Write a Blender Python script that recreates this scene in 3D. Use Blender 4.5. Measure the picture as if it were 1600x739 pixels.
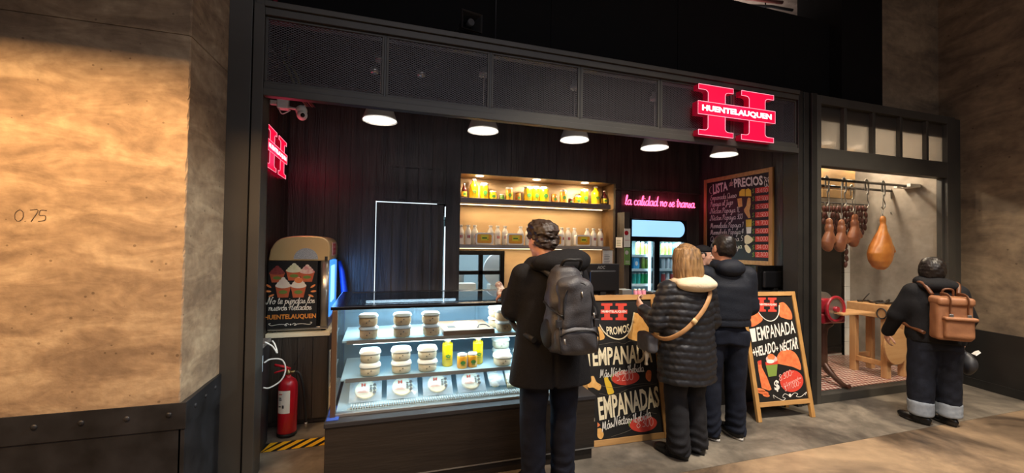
import bpy, math, random
import numpy as np
from mathutils import Vector, Matrix
for _o in list(bpy.data.objects): bpy.data.objects.remove(_o)
SC = bpy.context.scene
COL = SC.collection
R = math.radians
rnd = random.Random(7)

# ------------------------------------------------------------------ camera
CAM_H, FPX = 1.62, 647.758
_yaw, _pit, _rol = R(17.552609), R(1.136656), R(0.855498)
_F = Vector((math.sin(_yaw) * math.cos(_pit), math.cos(_yaw) * math.cos(_pit), math.sin(_pit)))
_r = Vector((math.cos(_yaw), -math.sin(_yaw), 0))
_u = _r.cross(_F)
_RT = _r * math.cos(_rol) + _u * math.sin(_rol)
_UP = _u * math.cos(_rol) - _r * math.sin(_rol)
cd = bpy.data.cameras.new('camera'); cam = bpy.data.objects.new('camera', cd); COL.objects.link(cam)
cd.sensor_width = 36; cd.lens = 36 * FPX / 1600; cd.clip_start = .05; cd.clip_end = 100
cam.matrix_world = Matrix(((_RT.x, _UP.x, -_F.x, 0), (_RT.y, _UP.y, -_F.y, 0), (_RT.z, _UP.z, -_F.z, CAM_H), (0, 0, 0, 1)))
SC.camera = cam

# ------------------------------------------------------------------ light and exposure
SC.view_settings.view_transform = 'Standard'; SC.view_settings.look = 'None'
SC.view_settings.gamma = 1; SC.view_settings.use_curve_mapping = False
SC.view_settings.exposure = 0.12
W = bpy.data.worlds.new('world'); SC.world = W; W.use_nodes = True
W.node_tree.nodes['Background'].inputs[0].default_value = (.95, .9, 1, 1)
W.node_tree.nodes['Background'].inputs[1].default_value = .030

def area(name, loc, rot, sx, sy, power, col, spread=180):
    l = bpy.data.lights.new(name, 'AREA'); l.shape = 'RECTANGLE'; l.size = sx; l.size_y = sy
    l.energy = power; l.color = col; l.spread = R(spread)
    o = bpy.data.objects.new(name, l); COL.objects.link(o); o.location = loc; o.rotation_euler = [R(a) for a in rot]
    return o
def spot(name, loc, to, power, col, ang, blend, rad=.05):
    l = bpy.data.lights.new(name, 'SPOT'); l.energy = power; l.color = col; l.spot_size = R(ang); l.spot_blend = blend; l.shadow_soft_size = rad
    o = bpy.data.objects.new(name, l); COL.objects.link(o); o.location = loc
    o.rotation_euler = (Vector(to) - Vector(loc)).to_track_quat('-Z', 'Y').to_euler()
    return o
def point(name, loc, power, col, rad=.03):
    l = bpy.data.lights.new(name, 'POINT'); l.energy = power; l.color = col; l.shadow_soft_size = rad
    o = bpy.data.objects.new(name, l); COL.objects.link(o); o.location = loc
    return o
WARM = (1, .72, .42); WARM2 = (1, .83, .62); NEUT = (1, .95, .88); COOL = (.70, .90, 1)
# mall downlights and added fill lights above the walkway (out of the picture)
spot('mall_spot', (1.9, 1.0, 4.6), (2.4, 2.0, 0), 440, WARM2, 95, .7, .08)
spot('mall_spot', (4.9, 1.2, 4.6), (4.9, 2.3, 0), 620, WARM2, 80, .8, .08)
spot('mall_spot', (5.6, -.5, 4.4), (6.9, 2.3, .5), 230, WARM2, 62, .9, .08)
area('mall_front_fill', (1.5, -2.5, 4.9), (25, 0, 0), 5, 3, 140, (.95, .93, 1))  # added frontal fill for the facade and dark coats; no opening there
area('mall_side_fill', (2.9, .8, 4.7), (0, 0, 0), 1.6, .3, 100, (1, .95, .9), 120)  # added fill to brighten the pier's return and the people's backs
# wall washer on the left wall: housing with a lip that cuts its beam
WASH = (-1.75, 1.25, 3.35)
area('wall_washer_lamp', (WASH[0] - .2, WASH[1], WASH[2]), (58, 0, 0), 2.6, .05, 165, (1, .57, .25))
spot('mall_spot', (3.2, 1.9, 4.5), (-1, 2.95, .9), 520, (1, .97, .9), 26, .9, .06)  # added unseen spot, only lifts the side face of the left pier
# glass room lamps
for x_ in (4.9, 5.5, 6.1): point('glass_room_lamp', (x_, 3.9, 2.90), 25, (1, .82, .61), .05)
# light over the far ceiling behind the black panel
area('service_light', (4.4, 4.6, 4.35), (180, 0, 0), 1.6, .6, 14, (1, .87, .8))
# the niche: strips under the two shelves and three small downlights
for z_, e_ in ((2.098, 9), (1.56, 7.0)):
    area('niche_strip', (1.88, 4.99, z_), (0, 0, 0), 1.9, .03, e_, (1, .74, .44))
for x_ in (1.13, 1.87, 2.55):
    spot('niche_downlight', (x_, 4.88, 2.43), (x_, 5.02, 1.9), 24, (1, .82, .58), 165, .5, .03)
# display case tubes, one under the glass top and one under each shelf
area('case_tube', (.58, 3.3, 1.165), (0, 0, 0), 1.5, .06, 17, COOL)
area('case_tube', (.58, 3.12, .905), (0, 0, 0), 1.5, .03, 9, COOL)
area('case_tube', (.58, 3.08, .640), (0, 0, 0), 1.5, .03, 1.3, COOL)
# fridge interior
area('fridge_tube', (3.26, 4.75, 1.68), (0, 0, 0), .3, .1, 8.0, COOL)
area('fridge_tube', (3.70, 4.75, 1.68), (0, 0, 0), .3, .1, 8.0, COOL)
area('machine_window_light', (-.42, 4.38, 1.2), (0, -90, 0), .45, .5, 5, (.12, .38, 1))
area('kitchen_lamp', (1.3, 5.6, 1.72), (0, 0, 0), .8, .5, 8, (.85, .97, 1))

# ------------------------------------------------------------------ materials
def lin(h):
    if isinstance(h, str):
        h = h.lstrip('#'); c = [int(h[i:i + 2], 16) / 255 for i in (0, 2, 4)]
        return tuple((x / 12.92 if x <= .04045 else ((x + .055) / 1.055) ** 2.4) for x in c)
    return tuple(h)
def mat(name, col, rough=.5, metal=0, emit=None, es=0, var=None, bump=None, spec=.5, stretch=(1, 1, 1), coat=0):
    """principled material; var=(scale, second colour, contrast), bump=(scale, strength), both from noise in object space"""
    m = bpy.data.materials.new(name); m.use_nodes = True; nt = m.node_tree; b = nt.nodes['Principled BSDF']
    c = lin(col); b.inputs['Base Color'].default_value = (*c, 1); b.inputs['Roughness'].default_value = rough
    b.inputs['Metallic'].default_value = metal; b.inputs['Specular IOR Level'].default_value = spec
    if coat: b.inputs['Coat Weight'].default_value = coat
    if emit is not None:
        b.inputs['Emission Color'].default_value = (*lin(emit), 1); b.inputs['Emission Strength'].default_value = es
    if var or bump:
        tc = nt.nodes.new('ShaderNodeTexCoord'); mp = nt.nodes.new('ShaderNodeMapping'); mp.inputs['Scale'].default_value = stretch
        nt.links.new(tc.outputs['Object'], mp.inputs[0])
    if var:
        n = nt.nodes.new('ShaderNodeTexNoise'); n.inputs['Scale'].default_value = var[0]; n.inputs['Detail'].default_value = 6
        nt.links.new(mp.outputs[0], n.inputs['Vector'])
        r = nt.nodes.new('ShaderNodeValToRGB'); k = var[2] if len(var) > 2 else .25
        r.color_ramp.elements[0].position = .5 - k; r.color_ramp.elements[1].position = .5 + k
        r.color_ramp.elements[0].color = (*c, 1); r.color_ramp.elements[1].color = (*lin(var[1]), 1)
        nt.links.new(n.outputs[0], r.inputs[0]); nt.links.new(r.outputs[0], b.inputs['Base Color'])
    if bump:
        n2 = nt.nodes.new('ShaderNodeTexNoise'); n2.inputs['Scale'].default_value = bump[0]; n2.inputs['Detail'].default_value = 5
        nt.links.new(mp.outputs[0], n2.inputs['Vector'])
        bp = nt.nodes.new('ShaderNodeBump'); bp.inputs['Strength'].default_value = bump[1]; bp.inputs['Distance'].default_value = .01
        nt.links.new(n2.outputs[0], bp.inputs['Height']); nt.links.new(bp.outputs[0], b.inputs['Normal'])
    return m
def glass(name, tint=(1, 1, 1), ior=1.45, rough=0.0, base=0.0, dim=1.0):
    """thin clear pane: see-through tint plus a Fresnel reflection"""
    m = bpy.data.materials.new(name); m.use_nodes = True; nt = m.node_tree; nt.nodes.clear()
    o = nt.nodes.new('ShaderNodeOutputMaterial'); mx = nt.nodes.new('ShaderNodeMixShader'); t = nt.nodes.new('ShaderNodeBsdfTransparent')
    g = nt.nodes.new('ShaderNodeBsdfGlossy'); lw = nt.nodes.new('ShaderNodeLayerWeight'); lw.inputs[0].default_value = .5; r0 = ((ior - 1) / (ior + 1)) ** 2
    pw = nt.nodes.new('ShaderNodeMath'); pw.operation = 'POWER'; pw.inputs[1].default_value = 5; nt.links.new(lw.outputs['Facing'], pw.inputs[0])
    fr = nt.nodes.new('ShaderNodeMath'); fr.operation = 'MULTIPLY_ADD'; fr.inputs[1].default_value = 1 - r0; fr.inputs[2].default_value = r0; nt.links.new(pw.outputs[0], fr.inputs[0])
    t.inputs[0].default_value = (*[c * dim for c in tint], 1); g.inputs['Roughness'].default_value = rough
    ad = nt.nodes.new('ShaderNodeMath'); ad.operation = 'ADD'; ad.inputs[1].default_value = base; ad.use_clamp = True
    nt.links.new(fr.outputs[0], ad.inputs[0]); nt.links.new(ad.outputs[0], mx.inputs[0])
    nt.links.new(t.outputs[0], mx.inputs[1]); nt.links.new(g.outputs[0], mx.inputs[2]); nt.links.new(mx.outputs[0], o.inputs[0])
    return m
def veil(name, col, amount, rough=.4):
    """translucent film: part diffuse colour, part see-through"""
    m = mat(name, col, rough); nt = m.node_tree; b = nt.nodes['Principled BSDF']; b.inputs['Alpha'].default_value = amount
    return m
def concrete(name, c1, c2, c3, sc=1.0, rough=.8, pores=True, streak=(1, 1, 3), bumps=.35):
    m = bpy.data.materials.new(name); m.use_nodes = True; nt = m.node_tree; b = nt.nodes['Principled BSDF']; L = nt.links.new
    b.inputs['Roughness'].default_value = rough; b.inputs['Specular IOR Level'].default_value = .3
    tc = nt.nodes.new('ShaderNodeTexCoord'); mp = nt.nodes.new('ShaderNodeMapping'); mp.inputs['Scale'].default_value = streak
    L(tc.outputs['Object'], mp.inputs[0])
    n1 = nt.nodes.new('ShaderNodeTexNoise'); n1.inputs['Scale'].default_value = 1.7 * sc; n1.inputs['Detail'].default_value = 9; n1.inputs['Roughness'].default_value = .62; n1.inputs['Distortion'].default_value = .6
    L(mp.outputs[0], n1.inputs['Vector'])
    r1 = nt.nodes.new('ShaderNodeValToRGB'); e = r1.color_ramp.elements
    e[0].position = .36; e[0].color = (*lin(c1), 1); e[1].position = .66; e[1].color = (*lin(c3), 1)
    k = e.new(.5); k.color = (*lin(c2), 1)
    L(n1.outputs[0], r1.inputs[0])
    n2 = nt.nodes.new('ShaderNodeTexNoise'); n2.inputs['Scale'].default_value = 14 * sc; n2.inputs['Detail'].default_value = 7
    L(tc.outputs['Object'], n2.inputs['Vector'])
    mx = nt.nodes.new('ShaderNodeMixRGB'); mx.blend_type = 'OVERLAY'; mx.inputs[0].default_value = .35
    L(r1.outputs[0], mx.inputs[1]); L(n2.outputs[0], mx.inputs[2])
    out = mx.outputs[0]
    if pores:
        v = nt.nodes.new('ShaderNodeTexVoronoi'); v.inputs['Scale'].default_value = 9 * sc; v.inputs['Randomness'].default_value = 1
        L(tc.outputs['Object'], v.inputs['Vector'])
        n3 = nt.nodes.new('ShaderNodeTexNoise'); n3.inputs['Scale'].default_value = 3.1; L(tc.outputs['Object'], n3.inputs['Vector'])
        th = nt.nodes.new('ShaderNodeMath'); th.operation = 'MULTIPLY'; th.inputs[1].default_value = .16; L(n3.outputs[0], th.inputs[0])
        lt = nt.nodes.new('ShaderNodeMath'); lt.operation = 'LESS_THAN'; L(v.outputs['Distance'], lt.inputs[0]); L(th.outputs[0], lt.inputs[1])
        sc2 = nt.nodes.new('ShaderNodeMath'); sc2.operation = 'MULTIPLY'; sc2.inputs[1].default_value = .55; L(lt.outputs[0], sc2.inputs[0])
        m2 = nt.nodes.new('ShaderNodeMixRGB'); m2.blend_type = 'MULTIPLY'; L(sc2.outputs[0], m2.inputs[0]); L(out, m2.inputs[1]); m2.inputs[2].default_value = (.25, .22, .2, 1)
        out = m2.outputs[0]
    L(out, b.inputs['Base Color'])
    bp = nt.nodes.new('ShaderNodeBump'); bp.inputs['Strength'].default_value = bumps; bp.inputs['Distance'].default_value = .01
    L(n2.outputs[0], bp.inputs['Height']); L(bp.outputs[0], b.inputs['Normal'])
    return m
MT = {}
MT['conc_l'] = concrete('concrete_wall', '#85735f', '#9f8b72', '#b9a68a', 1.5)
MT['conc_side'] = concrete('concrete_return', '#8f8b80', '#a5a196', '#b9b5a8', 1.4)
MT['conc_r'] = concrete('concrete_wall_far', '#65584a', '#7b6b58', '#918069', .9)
MT['conc_c'] = concrete('concrete_ceiling', '#9a8a80', '#ab9a8e', '#b9a89c', .8)
MT['floor'] = concrete('polished_concrete', '#3f352c', '#786653', '#a38b6e', .55, .38, False, (1, 1, 1), .12)
MT['steel'] = mat('black_steel', '#1f1e1d', .42, .2, var=(5, '#2b2a28'), bump=(40, .05))
MT['steel2'] = mat('worn_black_steel', '#1a1b1d', .48, .3, var=(6, '#33353a', .2), bump=(9, .12))
MT['frame'] = mat('dark_frame_paint', '#3a3835', .5, .1, var=(4, '#44423d'))
MT['black'] = mat('matt_black', '#0d0d0e', .6)
MT['blackgloss'] = mat('gloss_black', '#0b0b0c', .2)
MT['darkgrey'] = mat('dark_grey', '#26262a', .55)
MT['panelb'] = mat('black_panel', '#050506', .85, spec=.2)
MT['plank'] = mat('black_plank', '#2a2521', .38, var=(3.0, '#4d453d', .22), bump=(14, .5), stretch=(6, 6, .45))
MT['plank2'] = mat('black_board', '#1b1714', .45, var=(2.5, '#2b2520', .22), bump=(12, .35), stretch=(.6, 6, 6))
MT['white'] = mat('white_plastic', '#e8e6e0', .45)
MT['cream'] = mat('cream_paint', '#f0e4c4', .6)
MT['whitep'] = mat('white_paint', '#efece4', .6)
MT['wood'] = mat('pine_wood', '#a67a48', .5, var=(4, '#c99c62', .25), bump=(20, .15), stretch=(1, 7, 7))
MT['woodv'] = mat('pine_wood_upright', '#a2763f', .5, var=(4, '#c6975a', .25), bump=(20, .15), stretch=(7, 7, 1))
MT['redglow'] = mat('red_sign_face', '#c0002a', .4, emit=(1, .003, .045), es=.95)
MT['redside'] = mat('red_sign_side', '#7a0018', .4, emit=(.6, .0, .03), es=.22)
MT['whiteglow'] = mat('white_sign_letters', '#ffffff', .4, emit=(1, .93, .93), es=1.3)
MT['pinkedge'] = mat('sign_edge_glow', '#ff99aa', .4, emit=(1, .35, .45), es=1.0)
MT['neon'] = mat('pink_neon_tube', '#ff4070', .3, emit=(1, .10, .24), es=3.2)
MT['red'] = mat('red_paint', '#b51722', .35)
MT['orange'] = mat('orange_paint', '#e2703a', .55, var=(9, '#f0a15c'))
MT['yellow'] = mat('yellow_paint', '#edc53a', .5)
MT['glass'] = glass('clear_glass', (.97, .99, 1), 1.35)
MT['caseglass'] = glass('case_glass', (.95, .985, 1), 1.3)
MT['topglass'] = glass('smoked_glass', (.50, .56, .60), 1.5)
MT['chrome'] = mat('brushed_steel', '#b9b7b2', .3, .9)
MT['alu'] = mat('dull_aluminium', '#9a9a98', .45, .7)
# ------------------------------------------------------------------ geometry helpers
def ray(px, py): return _F + _RT * ((px - 800) / FPX) - _UP * ((py - 369.5) / FPX)
def onY(px, py, Y): d = ray(px, py); t = Y / d.y; return Vector((d.x * t, Y, CAM_H + d.z * t))      # photo pixel -> point on the plane y = Y
def onX(px, py, X): d = ray(px, py); t = X / d.x; return Vector((X, d.y * t, CAM_H + d.z * t))
def onZ(px, py, Z=0): d = ray(px, py); t = (Z - CAM_H) / d.z; return Vector((d.x * t, d.y * t, Z))

class Frame:
    def __init__(s, o, ux, uy):
        s.o = Vector(o); s.x = Vector(ux).normalized(); s.y = Vector(uy).normalized(); s.n = s.x.cross(s.y).normalized()
    def p(s, u, v, d=0): return s.o + s.x * u + s.y * v + s.n * d

def catmull(pts, seg=5):
    P = [Vector(p) for p in pts]
    if len(P) < 3: return P
    out = []
    for i in range(len(P) - 1):
        a = P[i - 1] if i else P[0] * 2 - P[1]; b = P[i]; c = P[i + 1]; d = P[i + 2] if i + 2 < len(P) else P[-1] * 2 - P[-2]
        for k in range(seg):
            t = k / seg
            out.append(.5 * ((2 * b) + (c - a) * t + (2 * a - 5 * b + 4 * c - d) * t * t + (3 * b - a - 3 * c + d) * t ** 3))
    out.append(P[-1]); return out

ORG = {}
class MB:
    def __init__(s): s.v = []; s.f = []; s.m = []; s.s = []
    def add(s, vs, fs, m=0, smooth=False):
        k = len(s.v); s.v.extend([tuple(v) for v in vs])
        for f in fs: s.f.append(tuple(i + k for i in f)); s.m.append(m); s.s.append(smooth)
        return s
    def box(s, x0, x1, y0, y1, z0, z1, m=0):
        return s.add([(x, y, z) for x in (x0, x1) for y in (y0, y1) for z in (z0, z1)],
                     [(0, 1, 3, 2), (4, 6, 7, 5), (0, 4, 5, 1), (2, 3, 7, 6), (0, 2, 6, 4), (1, 5, 7, 3)], m)
    def fbox(s, fr, u0, u1, v0, v1, d0, d1, m=0):
        return s.add([fr.p(u, v, d) for u in (u0, u1) for v in (v0, v1) for d in (d0, d1)],
                     [(0, 1, 3, 2), (4, 6, 7, 5), (0, 4, 5, 1), (2, 3, 7, 6), (0, 2, 6, 4), (1, 5, 7, 3)], m)
    def poly(s, fr, pts, d0=0, d1=.001, m=0, ms=None, smooth=False):
        n = len(pts); A = sum(pts[i][0] * pts[(i + 1) % n][1] - pts[(i + 1) % n][0] * pts[i][1] for i in range(n))
        if A < 0: pts = pts[::-1]
        k = len(s.v)
        s.v.extend([tuple(fr.p(u, v, d0)) for u, v in pts]); s.v.extend([tuple(fr.p(u, v, d1)) for u, v in pts])
        s.f.append(tuple(k + i for i in range(n))[::-1]); s.m.append(m); s.s.append(False)
        s.f.append(tuple(k + n + i for i in range(n))); s.m.append(m); s.s.append(False)
        for i in range(n):
            j = (i + 1) % n; s.f.append((k + i, k + j, k + n + j, k + n + i)); s.m.append(m if ms is None else ms); s.s.append(smooth)
        return s
    def disc(s, fr, u, v, ru, rv, d0=0, d1=.001, m=0, n=28, a0=0, a1=360, rot=0):
        c, sn = math.cos(R(rot)), math.sin(R(rot)); pts = []
        full = (a1 - a0) >= 360
        for i in range(n if full else n + 1):
            a = R(a0 + (a1 - a0) * i / n); x, y = ru * math.cos(a), rv * math.sin(a)
            pts.append((u + c * x - sn * y, v + sn * x + c * y))
        return s.poly(fr, pts, d0, d1, m)
    def tube(s, pts, r, n=8, m=0, closed=False, flat=None):
        P = [Vector(p) for p in pts]; N = len(P)
        rr = r if isinstance(r, (list, tuple)) else [r] * N
        k = len(s.v); prev = None
        for i in range(N):
            a = P[(i - 1) % N] if (i or closed) else P[0]; b = P[(i + 1) % N] if (i < N - 1 or closed) else P[-1]
            t = (b - a); t = t.normalized() if t.length > 1e-9 else Vector((0, 0, 1))
            if prev is None:
                up = Vector((0, 0, 1)) if abs(t.z) < .9 else Vector((0, 1, 0))
                if flat is not None: up = Vector(flat)
                x = t.cross(up)
                x = x.normalized() if x.length > 1e-6 else Vector((1, 0, 0))
            else:
                x = prev - t * prev.dot(t); x = x.normalized() if x.length > 1e-6 else t.orthogonal().normalized()
            y = x.cross(t); prev = x
            for j in range(n):
                an = 2 * math.pi * j / n; s.v.append(tuple(P[i] + (x * math.cos(an) + y * math.sin(an) * (1 if flat is None else .35)) * rr[i]))
        for i in range(N if closed else N - 1):
            i2 = (i + 1) % N
            for j in range(n):
                j2 = (j + 1) % n
                s.f.append((k + i * n + j, k + i * n + j2, k + i2 * n + j2, k + i2 * n + j)); s.m.append(m); s.s.append(True)
        if not closed:
            s.f.append(tuple(k + j for j in range(n))[::-1]); s.m.append(m); s.s.append(False)
            s.f.append(tuple(k + (N - 1) * n + j for j in range(n))); s.m.append(m); s.s.append(False)
        return s
    def lathe(s, prof, c, n=24, m=0, sq=2.0, ry=1.0, rot=0, smooth=True, mats=None):
        """profile of (radius, height) turned about a vertical axis; sq > 2 squares the section"""
        k = len(s.v); c = Vector(c); cr, sr = math.cos(R(rot)), math.sin(R(rot))
        for r, z in prof:
            for j in range(n):
                a = 2 * math.pi * j / n; x, y = math.cos(a), math.sin(a)
                q = (abs(x) ** sq + abs(y) ** sq) ** (-1 / sq); x, y = x * q * r, y * q * r * ry
                s.v.append((c.x + cr * x - sr * y, c.y + sr * x + cr * y, c.z + z))
        for i in range(len(prof) - 1):
            for j in range(n):
                j2 = (j + 1) % n
                s.f.append((k + i * n + j, k + i * n + j2, k + (i + 1) * n + j2, k + (i + 1) * n + j)); s.m.append(m if mats is None else mats[i]); s.s.append(smooth)
        s.f.append(tuple(k + j for j in range(n))[::-1]); s.m.append(m if mats is None else mats[0]); s.s.append(False)
        e = k + (len(prof) - 1) * n
        s.f.append(tuple(e + j for j in range(n))); s.m.append(m if mats is None else mats[-1]); s.s.append(False)
        return s
    def ell(s, c, r, n=14, m=0, rot=None):
        k = len(s.v); c = Vector(c); h = n // 2 + 1
        for i in range(1, h):
            t = math.pi * i / h
            for j in range(n):
                a = 2 * math.pi * j / n
                p = Vector((r[0] * math.sin(t) * math.cos(a), r[1] * math.sin(t) * math.sin(a), r[2] * math.cos(t)))
                s.v.append(tuple(c + (rot @ p if rot else p)))
        top = len(s.v); p = Vector((0, 0, r[2])); s.v.append(tuple(c + (rot @ p if rot else p))); s.v.append(tuple(c - (rot @ p if rot else p)))
        for i in range(h - 2):
            for j in range(n):
                j2 = (j + 1) % n
                s.f.append((k + i * n + j, k + (i + 1) * n + j, k + (i + 1) * n + j2, k + i * n + j2)); s.m.append(m); s.s.append(True)
        for j in range(n):
            j2 = (j + 1) % n
            s.f.append((top, k + j, k + j2)); s.m.append(m); s.s.append(True)
            s.f.append((top + 1, k + (h - 2) * n + j2, k + (h - 2) * n + j)); s.m.append(m); s.s.append(True)
        return s
    def build(s, name, mats, parent=None, bevel=0, loc=None, local=False, seg=2):
        me = bpy.data.meshes.new(name)
        org = Vector((0, 0, 0)) if local else (ORG[parent.name] if parent is not None else (Vector(loc) if loc is not None else Vector((0, 0, 0))))
        me.from_pydata([(x - org.x, y - org.y, z - org.z) for x, y, z in s.v], [], s.f)
        if not isinstance(mats, (list, tuple)): mats = [mats]
        for m in mats: me.materials.append(MT[m] if isinstance(m, str) else m)
        me.polygons.foreach_set('material_index', s.m); me.polygons.foreach_set('use_smooth', s.s)
        me.update(); me.validate()
        o = bpy.data.objects.new(name, me); COL.objects.link(o)
        if parent is not None: o.parent = parent
        elif not local: o.location = org
        ORG[o.name] = org
        if bevel:
            b = o.modifiers.new('bevel', 'BEVEL'); b.width = bevel; b.segments = seg; b.limit_method = 'ANGLE'; b.angle_limit = R(40)
        return o
def tag(o, label=None, cat=None, group=None, kind=None):
    if label: o['label'] = label
    if cat: o['category'] = cat
    if group: o['group'] = group
    if kind: o['kind'] = kind
    return o
def thing(name, label, cat, loc, group=None, rz=0):
    o = bpy.data.objects.new(name, None); COL.objects.link(o); o.location = loc; o.empty_display_size = .1; o.rotation_euler = (0, 0, rz)
    ORG[o.name] = Vector(loc); return tag(o, label, cat, group)
def struct(name, mb, mats, bevel=0, label=None, parent=None):
    o = mb.build(name, mats, parent, bevel)
    if parent is None: tag(o, label, 'building', kind='structure')
    return o
def dup(root, loc, label=None, group=None, rz=None):
    r = root.copy(); COL.objects.link(r); r.location = loc
    if label: r['label'] = label
    if group: r['group'] = group
    if rz is not None: r.rotation_euler = (0, 0, rz)
    ORG[r.name] = Vector(loc)
    for ch in list(root.children):
        c = ch.copy(); COL.objects.link(c); c.parent = r
        for g in list(ch.children):
            d = g.copy(); COL.objects.link(d); d.parent = c
    return r

# ---- lettering: filled type, and a joined handwriting made of strokes
_TX = {}
def glyphs(sx, bold=0.0, shear=0.0):
    k = (sx, bold, shear)
    if k not in _TX:
        cu = bpy.data.curves.new('t', 'FONT'); cu.body = sx; cu.offset = bold; cu.shear = shear; cu.resolution_u = 2; cu.fill_mode = 'FRONT'; cu.size = 1
        ob = bpy.data.objects.new('t', cu); COL.objects.link(ob)
        dg = bpy.context.evaluated_depsgraph_get(); me = ob.evaluated_get(dg).to_mesh()
        vs = [(v.co.x, v.co.y) for v in me.vertices]; fs = [tuple(p.vertices) for p in me.polygons]
        ob.evaluated_get(dg).to_mesh_clear(); bpy.data.objects.remove(ob); bpy.data.curves.remove(cu)
        xs = [v[0] for v in vs]; ys = [v[1] for v in vs]; x0, x1, y0, y1 = min(xs), max(xs), min(ys), max(ys)
        _TX[k] = ([((x - x0) / (x1 - x0), (y - y0) / (y1 - y0)) for x, y in vs], fs)
    return _TX[k]
def letter(mb, fr, sx, u, v, w, h, d=.0015, m=0, bold=.02, shear=0, warp=None):
    vs, fs = glyphs(sx, bold, shear)
    pts = []
    for x, y in vs:
        a, b = u + x * w, v + y * h
        if warp: a, b = warp(a, b)
        pts.append(fr.p(a, b, d))
    mb.add(pts, fs, m)
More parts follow.
